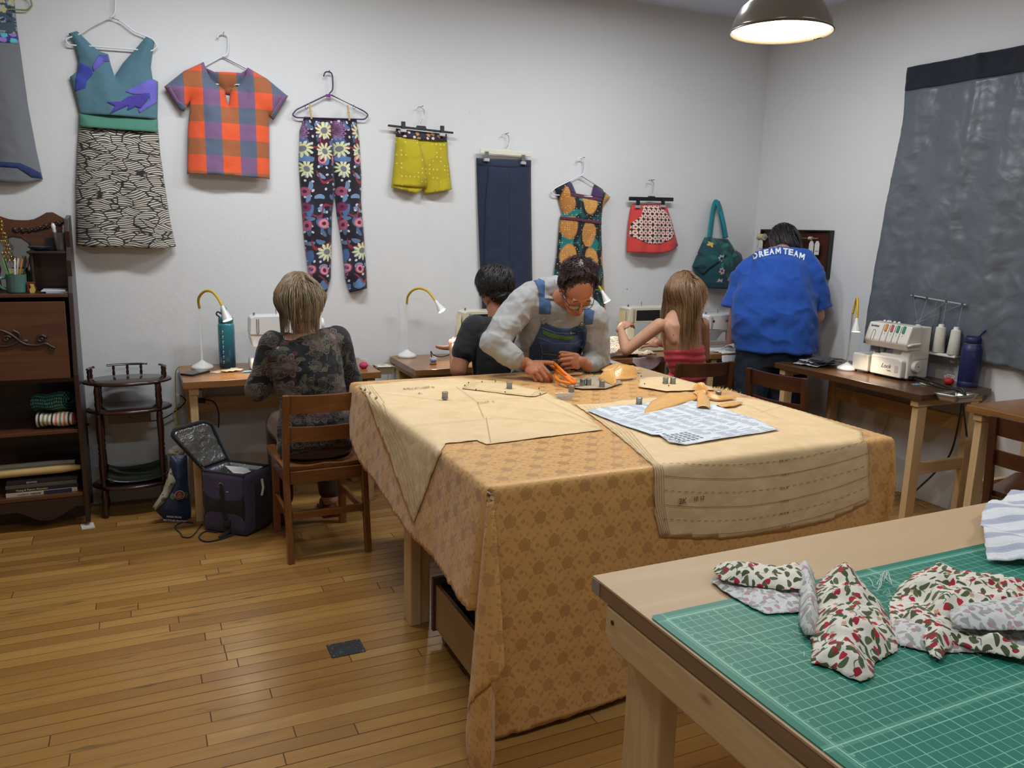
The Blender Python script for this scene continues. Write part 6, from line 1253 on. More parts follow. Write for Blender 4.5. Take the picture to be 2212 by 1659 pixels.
MB().tube([lidf(0, v/8) for v in range(9)]+[lidf(u/8, 1) for u in range(1, 9)]+[lidf(1, 1-v/8) for v in range(1, 9)], .010, 8).obj('lid_piping', m_blk, cbag, smooth=True)
m = MB()
for i in range(6): q = cen+Vector((.03*i/5-.01, -.01, .23+.016*i)); m.box(q-Vector((.08, .055, 0)), q+Vector((.08, .055, .003)), Matrix.Rotation(.5+.25*i, 3, 'Z')@Matrix.Rotation(.12*(i % 3), 3, 'X'))
tag(m.obj('paper_napkins', mat('white napkins', (212, 210, 204), .85)), 'stack of white paper napkins inside the open lunch bag', 'napkins')
fm = (A+B)/2; nA = (B-A).cross(Vector((0, 0, 1))).normalized()
MB().tube(spline([fm+nA*.022+Vector((0, 0, .27)), fm+nA*.030+Vector((.01, 0, .22)), fm+nA*.035+Vector((.02, 0, .12)), fm+nA*.045+Vector((.04, 0, .03)), fm+nA*.10+Vector((.03, 0, .010))], 6), .011, 6, sq=(1, .35)).obj('shoulder_strap', m_blk, cbag, smooth=True)
MB().tube([fm+nA*.024+Vector((.012*math.cos(a), 0, .265+.012*math.sin(a))) for a in [i*2*PI/14 for i in range(14)]], .0022, 6, closed=True).obj('ring_clip', m_ch, cbag); MB().box(fm+nA*.05+Vector((.02, -.004, .05)), fm+nA*.05+Vector((.055, .004, .08))).obj('strap_buckle', m_bk, cbag, bevel=.003)
MB().tube([(B+(Cc-B)*.62)+Vector((.008, -.035, .285)), (B+(Cc-B)*.62)+Vector((.012, -.045, .24)), (B+(Cc-B)*.62)+Vector((.004, -.042, .20))], .006, 8).obj('zip_pull', mat('white zip pull', (206, 204, 190), .5), cbag, smooth=True)
MB().tube(spline([on_z(*p, .004) for p in ((418, 1130), (395, 1128), (378, 1138), (390, 1152), (396, 1160), (415, 1158), (436, 1132))], 8), .0035, 7).obj('cord_loop', m_blk, cbag, smooth=True)
MB().tube(spline([on_z(*p, .004) for p in ((470, 1150), (444, 1148), (430, 1160), (445, 1170), (480, 1164), (510, 1152))], 8), .0042, 7).obj('strap_loop', m_blk, cbag, smooth=True)
# navy shopping bag
def pillow(name, px, Y, th, m, parent, step=.015, edge=.04, off=0.0, wr=.006):
    poly = [((q := on_y(x, y, Y)).x, q.z) for x, y in px]; vs, fs, ds = fill(poly, step); n = len(vs)
    f = [(x, Y-off-th*(1-math.exp(-(d/edge)**1.2))-wr*fbm(x*12, z*9), max(z, .003)) for (x, z), d in zip(vs, ds)]; b = [(x, Y+.004+th*.5*(1-math.exp(-(d/edge)**1.2)), max(z, .003)) for (x, z), d in zip(vs, ds)]
    return MB().add(f+b, fs+[tuple(i+n for i in t_[::-1]) for t_ in fs], [(x, z) for x, z in vs]*2).obj(name, m, parent, smooth=True)
sb = thing('shopping_bag', 'slumped navy reusable shopping bag between the stand and the table leg', 'bag', (.07, 4.36, 0))
m_nvb = mat('navy woven plastic', (34, 48, 76), .45, bump=lambda: nz(P3(), 14.0, 3.0, .6, 1.0), bdist=.006); m_gus = mat('grey printed gusset', rough=.55, fn=lambda b: mix(gt(nz(P3(), 18.0, 2.0), .56), srgb(168, 162, 140), srgb(96, 80, 60)))
bp = [(366, 985), (404, 983), (406, 1040), (413, 1100), (412, 1131), (390, 1136), (362, 1128), (340, 1108), (330, 1096), (352, 1062), (366, 1035)]
pillow('gusset', [(368, 1010), (380, 1040), (360, 1080), (336, 1102), (329, 1097), (352, 1060)], 4.34, .03, m_gus, sb, edge=.02); pillow('bag_body', bp, 4.37, .05, m_nvb, sb)
em = [on_y(388, 1069, 4.30)+Vector((.0, 0, 0))]
MB().lathe([(.001, 0), (.024, .0008)], em[0], (0, -1, 0), 26).obj('rim_mark', mat('white ring print', (190, 180, 168), .6), sb); MB().lathe([(.001, 0), (.0215, .001)], em[0]-Vector((0, .0008, 0)), (0, -1, 0), 26).obj('round_logo', mat('dark red print', (118, 34, 34), .6), sb)
MB().tube([em[0]-Vector((0, .003, 0))+Vector((.012*math.cos(a), 0, .010*math.sin(a)-.002)) for a in [PI+.2+i*(PI-.4)/8 for i in range(9)]], .0011, 5).obj('logo_stroke', mat('pale print', (206, 176, 160), .6), sb); MB().tube([em[0]-Vector((0, .003, 0))+Vector((.006*math.cos(a), 0, .008*math.sin(a)+.004)) for a in [i*2*PI/9 for i in range(9)]], .0010, 5, closed=True).obj('logo_stroke', mat('pale print', (206, 176, 160), .6), sb)
for dx, c_ in ((-.034, (96, 120, 60)), (.032, (60, 58, 44))): MB().ball(em[0]+Vector((dx, .003, -.006)), (.012, .002, .018)).obj('leaf_print', mat('leaf print %d' % c_[0], c_, .6), sb)
lettering('lettering', 'MADE FROM', .013, on_y(376, 1117, 4.315), (1, 0, -.22), (.22, 0, 1), mat('white bag print', (196, 198, 200), .6), sb, .0003); lettering('lettering', 'RECYCLED BOTTLES', .0125, on_y(378, 1125, 4.312), (1, 0, -.22), (.22, 0, 1), mat('white bag print', (196, 198, 200), .6), sb, .0003)
m = MB(); rr = random.Random(7)
for i in range(7): m.ball(on_y(372+rr.uniform(0, 26), 975+rr.uniform(-4, 8), 4.40), (.028, .022, .018+rr.random()*.012), 8, 6)
tag(m.obj('crumpled_paper', mat('crumpled grey paper', (166, 154, 146), .8)), 'crumpled papers sticking out of the navy shopping bag', 'paper')
# power strip and cords under the left table
ps = thing('power_strip', 'white power strip with plugs on the wall rail under the left sewing table', 'power strip', (.33, 4.73, .6)); mpw_ = mat('power strip white', (196, 192, 184), .4)
MB().box((.265, 4.69, .545), (.30, 4.725, .66), Matrix.Rotation(.35, 3, 'Y')).obj('strip_body', mpw_, ps, bevel=.005); MB().box((.255, 4.66, .60), (.285, 4.69, .64)).obj('plug', mpw_, ps, bevel=.004); MB().box((.262, 4.655, .565), (.300, 4.69, .590)).obj('plug', m_bk, ps, bevel=.004)
MB().tube(spline([(.30, 4.68, .58), (.345, 4.66, .565), (.365, 4.65, .50), (.36, 4.65, .42)], 7), .004, 7).obj('cord', m_bk, ps, smooth=True)
m_yc = mat('yellow cord', (190, 166, 60), .5)
def cord(label, pts, r, m, par=None, nm='power_cord'):
    P = spline(pts, 8)
    if par is not None and par.name in LOCAL: iv = wmat(par).inverted(); P = [iv@p for p in P]
    o = MB().tube(P, r, 7).obj(nm, m, par, smooth=True)
    return o if par is not None else tag(o, label, 'cord', 'power cords')
cord('yellow lamp cord running down behind the left sewing table leg', [(B1.x-.05, B1.y, SH+.012), (.165, 4.68, SH+.005), (.150, 4.72, .66), (.150, 4.74, .50), (.155, 4.75, .38), (.16, 4.70, .30), (.12, 4.66, .24), (.10, 4.68, .17), (.15, 4.6, .14), (.18, 4.66, .20)], .0026, m_yc, L1)
cord('loop of yellow cord hanging beside the left table leg', [on_y(*p, 4.73) for p in ((405, 868), (385, 872), (374, 895), (380, 918), (395, 925), (392, 955), (385, 968), (366, 975), (364, 1000), (372, 1006))], .0024, m_yc, ps)
cord('black cord along the wall between the stand and the left table', [(-.15, 4.78, .50), (-.05, 4.78, .46), (.06, 4.78, .46), (.14, 4.78, .50), (.20, 4.77, .56), (.17, 4.76, .60)], .0032, m_bk, ps)
tag(MB().box((.147, 4.735, .545), (.172, 4.765, .605)).obj('power_adapter', mpw_, bevel=.004), 'small white power adapter hanging left of the left table leg', 'adapter')
cord('yellow lamp cord hanging at the left end of the middle sewing table', [(B2.x-.05, B2.y, SH+.012), (1.385, B2.y+.01, SH-.01), (1.372, 4.73, .62), (1.37, 4.75, .4), (1.36, 4.75, .1)], .0024, m_yc, L2)
cord('black machine cord looping beside the dotted pincushion', [(1.60, 4.56, SH+.02), (1.60, 4.57, SH+.055), (1.62, 4.58, SH+.03), (1.68, 4.60, SH+.012), (1.76, 4.60, SH+.03)], .003, m_bk, mc2)
cord('upper loop of the black foot pedal cord falling from the overlocker to the floor', [(4.0, 3.07, SH+.02), (3.98, 3.02, SH+.020), (3.95, 2.86, SH+.010), (3.945, 2.735, SH+.014), (3.94, 2.722, .70), on_y(2055, 975, 2.90), on_y(2020, 1020, 2.95), on_y(1978, 1060, 2.98), on_y(1955, 1085, 3.0), on_y(1962, 1125, 2.95)], .0055, m_bk, ov, 'pedal_cord')
cord('straight black cord falling from the overlocker behind the table end', [(4.005, 3.065, SH+.03), (3.985, 2.98, SH+.032), (3.96, 2.82, SH+.018), (3.955, 2.733, SH+.020), (3.955, 2.722, .70), on_y(2090, 960, 2.85), on_y(2092, 1020, 2.88), on_y(2075, 1062, 2.9), on_y(2056, 1105, 2.92)], .0055, m_bk, ov)
cord('thin yellow cord down the right wall under the overlocker table', [(WX-.02, 3.42, SH-.05), (WX-.02, 3.42, .45), (WX-.03, 3.44, .32), (WX-.03, 3.40, .12), (WX-.05, 3.28, .01), (WX-.12, 3.0, .006)], .0026, m_yc, L4)
cord('coil of yellow cord on the wall behind the rightmost chair', [(4.25, 2.50, .62), (4.25, 2.46, .50), (4.24, 2.50, .44), (4.24, 2.55, .47), (4.24, 2.52, .53), (4.25, 2.45, .50), (4.25, 2.40, .46), (4.25, 2.44, .2)], .003, m_yc, None, 'extension_cord')
# ================================================================== PEOPLE
def V3(*a): return Vector(a)
class Blob:
    """overlapping closed shapes fused into one continuous skin"""
    def __init__(s): s.m = MB()
    def cap(s, a, b, r0, r1, seg=16):
        a, b = Vector(a), Vector(b); d = b-a; L = d.length; d.normalize(); pr = [(.0002, -r0)]
        for k in range(1, 6): t = k/5*PI/2; pr.append((r0*math.sin(t), -r0*math.cos(t)))
        for k in range(1, 6): t = k/5*PI/2; pr.append((r1*math.cos(t-0) if k < 5 else .0002, L+r1*math.sin(t))) if k else None
        pr.insert(6, (r1, L)); s.m.lathe(pr, a, d, seg); return s
    def chain(s, pts, rs):
        for i in range(len(pts)-1): s.cap(pts[i], pts[i+1], rs[i], rs[i+1])
        return s
    def ell(s, c, r, R=None, seg=22): s.m.ball(c, r, seg, 14, R); return s
    def loft(s, rings, xd=(1, 0, 0), n=28, sq=1.0):
        """rings: (centre, rx, ry); the second axis is horizontal-ish, perpendicular to xd and the path"""
        xd = Vector(xd).normalized(); C = [Vector(r[0]) for r in rings]; vs = []; N = len(C)
        for i, (c, rx, ry) in enumerate(rings):
            d = (C[min(i+1, N-1)]-C[max(i-1, 0)]).normalized(); y = d.cross(xd).normalized(); x = y.cross(d).normalized()
            for k in range(n):
                a = 2*PI*k/n; ca, sa = math.cos(a), math.sin(a); q = 1/(abs(ca)**(2*sq)+abs(sa)**(2*sq))**(1/(2*sq)) if sq > 1 else 1
                vs.append(C[i]+x*(ca*rx*q)+y*(sa*ry*q))
        fs = [(i*n+k, i*n+(k+1) % n, (i+1)*n+(k+1) % n, (i+1)*n+k) for i in range(N-1) for k in range(n)]+[tuple(range(n))[::-1], tuple((N-1)*n+k for k in range(n))]
        s.m.add(vs, fs); return s
    def fuse(s, vox=.006, sm=3, disp=None, fac=.5):
        s.m.uv = {}; o = s.m.obj('tmp_blob', mat('plain', (200, 200, 200)))
        k = o.modifiers.new('r', 'REMESH'); k.mode = 'VOXEL'; k.voxel_size = vox; k.adaptivity = 0
        if sm: k2 = o.modifiers.new('s', 'SMOOTH'); k2.factor = fac; k2.iterations = sm
        dg = bpy.context.evaluated_depsgraph_get(); dg.update(); ev = o.evaluated_get(dg); me = ev.to_mesh()
        vs = [v.co.copy() for v in me.vertices]; ns = [v.normal.copy() for v in me.vertices]; fs = [tuple(p.vertices) for p in me.polygons]
        ev.to_mesh_clear(); md = o.data; bpy.data.objects.remove(o); bpy.data.meshes.remove(md)
        if disp: vs = [v+n*disp(v, n) for v, n in zip(vs, ns)]
        return vs, fs
def joined(name, meshes, m, parent):
    mb = MB()
    for vs, fs in meshes: mb.add(vs, fs)
    return mb.obj(name, m, parent, smooth=True)
def wrinkle(amp, sx=5, sz=9, seed=0, ridge=True):
    def f(v, n):
        a = fbm(v.x*sx+v.z*1.5, v.y*sx, v.z*sz+seed, 3); b = fbm(v.x*sx*2.5, v.y*sx*2.5, v.z*sz*1.6+seed+9, 2)
        return amp*((1-abs(a)*2.2) if ridge else a)+amp*.4*b
    return f
def skin_mat(name, c, sp=.35): return mat(name, c, .5, fn=lambda b: mix(clamp(nz(P3(), 14.0, 3.0)*1.5-.3), srgb([q*.93 for q in c]), srgb([min(255, c[0]*1.03), c[1]*.98, c[2]*.97])), bump=lambda: nz(P3(), 350.0, 2.0), bdist=.0003, sss=.12, spec=sp)
def basis(fwd, up=(0, 0, 1)):
    """columns: right-hand x, forward y, up z"""
    y = Vector(fwd).normalized(); x = y.cross(Vector(up)).normalized(); z = x.cross(y); return Matrix((x, y, z)).transposed()
def head_parts(c, R, k=1.0, ears=True, face=True):
    b = Blob(); P = lambda x, y, z: Vector(c)+R@(Vector((x, y, z))*k)
    b.ell(P(0, -.012, .034), (.075*k, .094*k, .086*k), R, 30); b.ell(P(0, .022, -.022), (.064*k, .068*k, .078*k), R, 30)
    for s in (-1, 1): b.cap(P(s*.052, -.008, -.045), P(s*.024, .052, -.088), .021*k, .019*k); b.ell(P(s*.040, .052, -.024), (.024*k, .024*k, .022*k), R)
    b.ell(P(0, .066, -.092), (.023*k, .019*k, .018*k), R)
    if face:
        b.cap(P(-.036, .074, .024), P(.036, .074, .024), .013*k, .013*k); b.cap(P(0, .084, .016), P(0, .103, -.026), .0075*k, .0115*k); b.ell(P(0, .105, -.033), (.011*k, .011*k, .009*k), R)
        for s in (-1, 1): b.ell(P(s*.0125, .095, -.036), (.008*k, .010*k, .007*k), R); b.ell(P(s*.031, .069, .002), (.017*k, .015*k, .012*k), R)
        b.cap(P(-.020, .082, -.066), P(.020, .082, -.066), .006*k, .006*k); b.cap(P(-.010, .089, -.062), P(.010, .089, -.062), .006*k, .006*k); b.cap(P(-.015, .086, -.073), P(.015, .086, -.073), .0065*k, .0065*k)
    if ears:
        for s in (-1, 1):
            b.ell(P(s*.078, -.008, -.006), (.007*k, .018*k, .030*k), R); b.ell(P(s*.084, -.014, .004), (.005*k, .014*k, .019*k), R)
    return b
def hand_parts(b, W, d, n, side, curl=(.5, .6, .5), k=1.0, spread=.06, thumb=(.55, .75, -.35), tc=.25, fc=None):
    """five fingers: W wrist, d towards the knuckles, n back of the hand, side towards the thumb"""
    d = Vector(d).normalized(); n = (Vector(n)-d*Vector(n).dot(d)).normalized(); s = Vector(side); s = (s-d*s.dot(d)-n*s.dot(n)).normalized(); W = Vector(W)
    R = Matrix((s, d, n)).transposed(); b.ell(W+d*.050*k, (.040*k, .054*k, .016*k), R); b.ell(W+d*.028*k+s*.022*k-n*.006*k, (.019*k, .030*k, .014*k), R); b.cap(W-d*.02*k, W+d*.03*k, .024*k, .026*k)
    for i in range(4):
        L = (.044, .049, .045, .036)[i]*k; r = (.0092, .0094, .0088, .0078)[i]*k; p = W+d*(.088, .094, .090, .080)[i]*k+s*(.029, .010, -.010, -.028)[i]*k+n*(.0, .002, .001, -.003)[i]*k
        a = 0.0; f0 = p-d*.02*k; b.cap(f0, p, r*1.15, r*1.08); c_ = (fc[i] if fc else curl); dd = (d+s*spread*(1.5-i)*.6).normalized()
        for j, (Lj, cu) in enumerate(zip((1.0, .62, .50), c_)):
            a += cu; v = dd*math.cos(a)-n*math.sin(a); q = p+v*L*Lj; b.cap(p, q, r*(1.06-.08*j), r*(.98-.10*j)); p = q
    p = W+d*.026*k+s*.026*k-n*.006*k; v = (d*thumb[0]+s*thumb[1]+n*thumb[2]).normalized(); tgt = d
    for j, Lj in enumerate((.040, .032, .026)):
        q = p+v*Lj*k; b.cap(p, q, (.0150, .0122, .0112)[j]*k, (.0122, .0112, .0090)[j]*k); p = q; v = (v+tgt*tc).normalized()
    return b
def hair_mat(name, c1, c2, rough=.38):
    def fn(b):
        u, v, _ = xyz(UV()); r, c = wn(floor_(v*4000.0), 3.0); t = clamp(r*.75+nz(vec(u*5.0, v*200.0), 1.0, 2.0)*.5-.15); put(b.inputs['Anisotropic'], .5); return mix(t, srgb(c1), srgb(c2))
    return mat(name, rough=rough, fn=fn, spec=.55)
def hair(name, c, rad_, R, N, m, parent, length=.25, grav=(0, 0, -1), crown=(0, -.3, .95), face_cut=.15, fz=.45, curl=0.0, cf=40, r=.0017, seed=1, vary=.3, lift=.006, zmin=-.9, stiff=.35, part=None, steps=14, clumps=60, bias=(0, 0, 0), back=0.0, gather=None, maxo=9.0):
    rr = random.Random(seed); c = Vector(c); mb = MB(); g = Vector(grav).normalized(); crown = Vector(crown).normalized(); bias = Vector(bias); Ri = R.inverted(); made = 0; cl = [(Vector((rr.gauss(0, 1), rr.gauss(0, 1), rr.gauss(0, 1))).normalized(), rr.random()*6, rr.uniform(-1, 1)) for _ in range(clumps)]
    while made < N:
        q = Vector((rr.gauss(0, 1), rr.gauss(0, 1), rr.gauss(0, 1))).normalized()
        if q.y > face_cut and q.z < fz+q.y*.35: continue
        if q.z < zmin: continue
        made += 1; k0 = max(cl, key=lambda k_: k_[0].dot(q)); L = length*(1+rr.uniform(-vary, vary*.35)+.12*k0[2]); p = Vector((q.x*rad_[0], q.y*rad_[1], q.z*rad_[2])); t_ = q-crown*q.dot(crown)
        v = (t_.normalized() if t_.length > .05 else Vector((rr.uniform(-1, 1), -1, .2)))+q*.15; v.y -= back
        if part is not None and q.z > .3: v = v+Vector((1 if q.x > part else -1, -.15, 0))*1.1
        v = (R@v).normalized(); pts = []; st = L/steps; p = c+R@p; ph = k0[1]+rr.uniform(-.4, .4); nr = Vector((rr.uniform(-1, 1), rr.uniform(-1, 1), rr.uniform(-1, 1)))*.10
        for i in range(steps+1):
            pts.append(p.copy()); v = (v*(1-.0)+g*stiff*(1+.0*i)+nr*.25+bias*.1).normalized(); w = v.copy()
            if curl: sd = v.cross(g if abs(v.dot(g)) < .95 else Vector((1, 0, 0))).normalized(); w = (v+sd*math.sin(i*st*cf+ph)*curl+sd.cross(v)*math.cos(i*st*cf+ph)*curl).normalized()
            p = p+w*st; l = Ri@(p-c); e = Vector((l.x/rad_[0], l.y/rad_[1], l.z/rad_[2])); f = 1+lift/.08*(.6+.4*abs(k0[2]))
            mo = maxo+(max(0, .05-l.z)*6 if length > .15 else 0)
            if e.length > mo and (l.z > -.03 or length < .15): e = e*(mo/e.length); p = c+R@Vector((e.x*rad_[0], e.y*rad_[1], e.z*rad_[2]))
            if e.length < f: e = e*(f/e.length); p = c+R@Vector((e.x*rad_[0], e.y*rad_[1], e.z*rad_[2]))
        if gather:
            gx, w0, w1, gl = gather[:4]
            for i_, p_ in enumerate(pts):
                dz = c.z-.01-p_.z
                if dz > 0:
                    w_ = w0+(w1-w0)*min(1, dz/gl); ax_ = c.x+gx*min(1, dz/gl); dx = p_.x-ax_; kq = min(1, max(0, dz-gather[4] if len(gather) > 4 else dz)/.10); p_.x = (1-kq)*p_.x+kq*(ax_+w_*math.tanh(dx/w_))
        n0 = len(mb.v); mb.tube(pts, [r*(1-.75*(i/steps)**2) for i in range(steps+1)], 4, caps=False); key = rr.random()
        for i in range(n0, len(mb.v)): mb.uv[i] = (mb.uv[i][0], key)
    o = mb.obj(name, m, parent, smooth=True, keep=True); return tag(o, kind='stuff')
def bvh_of(objs):
    vs = []; fs = []
    for o in objs:
        n = len(vs); vs += [v.co.copy() for v in o.data.vertices]; fs += [tuple(i+n for i in p.vertices) for p in o.data.polygons]
    return BVHTree.FromPolygons(vs, fs)
def applique(name, px, bvh, m, parent, lift=.003, step=4.0, solid=.0015, thick=None):
    """a fitted cloth piece that follows the body surface"""
    vs, fs, _ = fill(px, step); P = []; last = None; hits = []
    for x, y in vs:
        h = bvh.ray_cast(EYEP, ray(x, y).normalized()); hits.append((h[0], h[1]) if h[0] is not None else None)
    zs = [(h[0]-EYEP).length for h in hits if h]; md = sum(zs)/max(1, len(zs))
    for (x, y), h in zip(vs, hits): d = ray(x, y).normalized(); P.append(h[0]-d*lift if h else EYEP+d*md)
    return MB().add(P, fs, [(x*.0025, -y*.0025) for x, y in vs]).obj(name, m, parent, smooth=True, solid=solid)
def stitch(name, px, bvh, m, parent, r=.0009, lift=.006):
    pts = []
    for a, b in zip(px, px[1:]):
        for k in range(8):
            x, y = a[0]+(b[0]-a[0])*k/8, a[1]+(b[1]-a[1])*k/8; d = ray(x, y).normalized(); h = bvh.ray_cast(EYEP, d)
            if h[0] is not None: pts.append(h[0]-d*lift)
    return MB().tube(pts, r, 5).obj(name, m, parent) if len(pts) > 2 else None
m_jean = mat('dark denim', (38, 50, 70), .85, fn=lambda b: mix(nz(P3(), 12.0, 4.0), srgb(24, 32, 46), srgb(42, 54, 74)), bump=lambda: nz(P3(), 500.0, 1.0)+nz(P3(), 10.0, 2.0)*3.0, bdist=.0012)
def legs(b, hip, knees, feet, r=(.085, .058, .042)):
    for h, k, f in zip(hip, knees, feet): b.chain([h, k, f], r)
    return b
# ------------------------------------------------------------------ woman in the dark floral blouse (left, from behind)
sk1 = skin_mat('fair skin', (206, 160, 134)); p1 = thing('person', 'seated woman seen from behind in a dark floral blouse with shoulder length light brown hair', 'person', (.75, 3.86, .45))
hc = on_y(643, 642, 3.93); nk = on_y(660, 708, 3.88); R1 = basis((-.12, .93, -.35)); sL, sR = on_y(590, 744, 3.87), on_y(728, 732, 3.87); eL, eR = on_y(556, 842, 3.90), on_y(757, 818, 3.93); wL, wR = V3(.60, 4.20, .800), V3(.93, 4.25, .805)
hipc = V3(.745, 3.83, .545)
b = Blob().loft([(hipc+V3(0, 0, -.07), .165, .12), (hipc, .175, .13), (V3(.735, 3.84, .72), .135, .10), (V3(.71, 3.85, .88), .15, .105), (V3(.685, 3.86, 1.0), .155, .09), (V3(.683, 3.87, 1.045), .09, .06)])
b.cap(nk+V3(0, 0, -.07), hc+V3(0, 0, -.05), .052, .048); b.cap(nk+V3(0, 0, -.055), sL+V3(.03, 0, -.012), .042, .026); b.cap(nk+V3(0, 0, -.055), sR+V3(-.03, 0, -.012), .042, .026); b.chain([sL, eL, wL], [.042, .038, .026]); b.chain([sR, eR, wR], [.042, .038, .026])
legs(b, [V3(.66, 3.86, .53), V3(.84, 3.86, .53)], [V3(.63, 4.22, .52), V3(.87, 4.22, .52)], [V3(.62, 4.13, .09), V3(.88, 4.17, .09)])
hb = Blob(); hand_parts(hb, wL, (.2, .95, -.1), (0, 0, 1), (1, 0, 0), (.25, .35, .3), .92); hand_parts(hb, wR, (-.35, .9, -.1), (0, 0, 1), (-1, 0, 0), (.25, .35, .3), .92)
joined('body', [b.fuse(.007, 4), head_parts(hc, R1, .98).fuse(.0035, 4), hb.fuse(.003, 2)], sk1, p1)
m_bl = cloth_mat('dark floral blouse', layered((11, 11, 17), [dict(s=13., k='oflower', R=.46, n=5, c=(92, 82, 68), c2=(72, 74, 60), p=.62, seed=3., j=.5), dict(s=15., k='dot', R=.16, c=(70, 40, 40), p=.5, seed=3., j=.5), dict(s=8., k='flower', R=.40, n=8, d=.35, c=(54, 34, 34), c2=(70, 46, 44), p=.5, seed=6., eye=(110, 90, 84)), dict(s=8., k='oflower', R=.42, n=8, c=(104, 88, 78), p=.5, seed=6.), dict(s=16., k='vine', c=(92, 88, 74), p=.6, seed=9., j=.6), dict(s=20., k='leaf', R=.42, c=(82, 80, 62), p=.42, seed=12.), dict(s=11., k='oflower', R=.44, n=4, c=(98, 92, 80), p=.4, seed=15.)], 'xz', (15, 14, 22)), bump=lambda: nz(P3(), 14.0, 3.0), bd=.004)
b = Blob().loft([(V3(.752, 3.80, .475), .185, .135), (V3(.75, 3.81, .50), .192, .142), (V3(.745, 3.82, .60), .182, .142), (V3(.735, 3.83, .74), .158, .12), (V3(.715, 3.845, .88), .168, .125), (V3(.695, 3.86, .985), .175, .115), (V3(.683, 3.862, .998), .15, .085), (V3(.683, 3.875, 1.012), .12, .06)])
b.chain([sL, sL*.5+eL*.5, eL, wL*.75+eL*.25], [.064, .060, .060, .040]); b.chain([sR, sR*.5+eR*.5, eR, wR*.75+eR*.25], [.064, .058, .056, .040]); b.chain([sL+V3(0, 0, -.0), nk*.45+sL*.55+V3(0, 0, -.028), nk+V3(0, .0, -.102), nk*.45+sR*.55+V3(0, 0, -.028), sR], [.060, .052, .05, .052, .060])
bo1 = joined('blouse', [b.fuse(.0065, 14, wrinkle(.006, 6, 7, 1))], m_bl, p1)
b = legs(Blob(), [V3(.67, 3.88, .535), V3(.83, 3.88, .535)], [V3(.63, 4.21, .525), V3(.87, 4.21, .525)], [V3(.62, 4.14, .14), V3(.88, 4.18, .14)], (.098, .072, .060)); b.loft([(hipc+V3(0, 0, -.085), .18, .135), (hipc, .188, .143), (hipc+V3(0, 0, .05), .17, .13)]); joined('trousers', [b.fuse(.008, 4)], cloth_mat('brown trousers', color=(70, 44, 32)), p1)
for x, y in ((.62, 4.13), (.88, 4.17)): MB().ball((x, y+.05, .038), (.045, .115, .042), 18, 12).box((x-.042, y-.055, .0), (x+.042, y+.155, .014)).obj('shoe', mat('dark red clog', (96, 40, 34), .45), p1, smooth=False)
hm1 = hair_mat('light brown streaked hair', (70, 53, 36), (158, 130, 92)); cp = Blob().ell(hc+R1@V3(0, -.014, .03), (.084, .102, .093), R1).ell(hc+V3(.0, -.045, -.045), (.072, .052, .085)); joined('hair_base', [cp.fuse(.005, 3)], hm1, p1)
hair('hair', hc+R1@V3(0, -.014, .028), (.080, .098, .088), R1, 2100, hm1, p1, .235, seed=3, stiff=.33, curl=.10, cf=24, r=.0012, maxo=1.10, zmin=-.55, vary=.42, bias=(.0, -.4, 0), crown=(.1, .05, 1), part=.1, gather=(-.012, .098, .080, .15, 0), clumps=160)
# ------------------------------------------------------------------ person in the black tee
sk2 = skin_mat('tan skin', (176, 122, 90)); p2 = thing('person', 'seated person in a black tee with short messy dark hair bent over the vintage machine', 'person', (1.8, 4.0, .46))
hc = on_y(1069, 628, 4.06); R2 = basis((-.10, .90, -.42)); cx = hc.x; sL, sR = V3(cx-.165, 4.0, 1.035), V3(cx+.19, 4.0, 1.04); eL = on_y(990, 800, 3.96); wL = on_y(981, 752, 4.22); eR, wR = V3(cx+.30, 4.08, .82), V3(cx+.14, 4.28, .86)
b = Blob().loft([(V3(cx+.02, 3.97, .47), .16, .12), (V3(cx+.02, 3.97, .6), .155, .12), (V3(cx+.015, 3.96, .85), .16, .11), (V3(cx+.01, 3.98, 1.0), .165, .095), (V3(cx+.005, 4.0, 1.06), .08, .06)])
b.cap(V3(cx, 4.0, 1.03), hc+V3(0, -.02, -.06), .055, .052); b.chain([sL, eL, wL], [.052, .046, .028]); b.chain([sR, eR, wR], [.052, .044, .028]); legs(b, [V3(cx-.07, 4.0, .55), V3(cx+.10, 4.0, .55)], [V3(cx-.12, 4.36, .52), V3(cx+.14, 4.36, .52)], [V3(cx-.12, 4.30, .09), V3(cx+.14, 4.30, .09)])
hb = Blob(); hand_parts(hb, wL, (.30, .75, .35), (-.5, -.3, .8), (-.3, .2, -.3), (.35, .45, .3), .98, thumb=(.3, .9, .1)); hand_parts(hb, wR, (-.4, .9, -.2), (0, 0, 1), (-1, 0, 0), (.3, .4, .3), .98)
joined('body', [b.fuse(.006, 4), head_parts(hc, R2, 1.0).fuse(.0035, 4), hb.fuse(.003, 2)], sk2, p2)
m_tee = cloth_mat('black cotton tee', color=(15, 15, 17), bump=lambda: nz(P3(), 16.0, 3.0), bd=.004)
b = Blob().loft([(V3(cx+.02, 3.97, .50), .175, .135), (V3(cx+.02, 3.97, .65), .172, .135), (V3(cx+.015, 3.96, .85), .178, .13), (V3(cx+.01, 3.975, .99), .182, .115), (V3(cx+.005, 4.0, 1.055), .095, .07)])
b.chain([sL+V3(.02, 0, 0), sL*.42+eL*.58], [.070, .064]); b.chain([sR, sR*.42+eR*.58], [.07, .064]); b.cap(sL, sR, .055, .055); joined('tee_shirt', [b.fuse(.0065, 4, wrinkle(.004, 6, 7, 3))], m_tee, p2)
b = legs(Blob(), [V3(cx-.07, 4.0, .545), V3(cx+.10, 4.0, .545)], [V3(cx-.12, 4.36, .525), V3(cx+.14, 4.36, .525)], [V3(cx-.12, 4.30, .10), V3(cx+.14, 4.30, .10)], (.10, .078, .06)); joined('trousers', [b.fuse(.009, 3)], m_jean, p2)
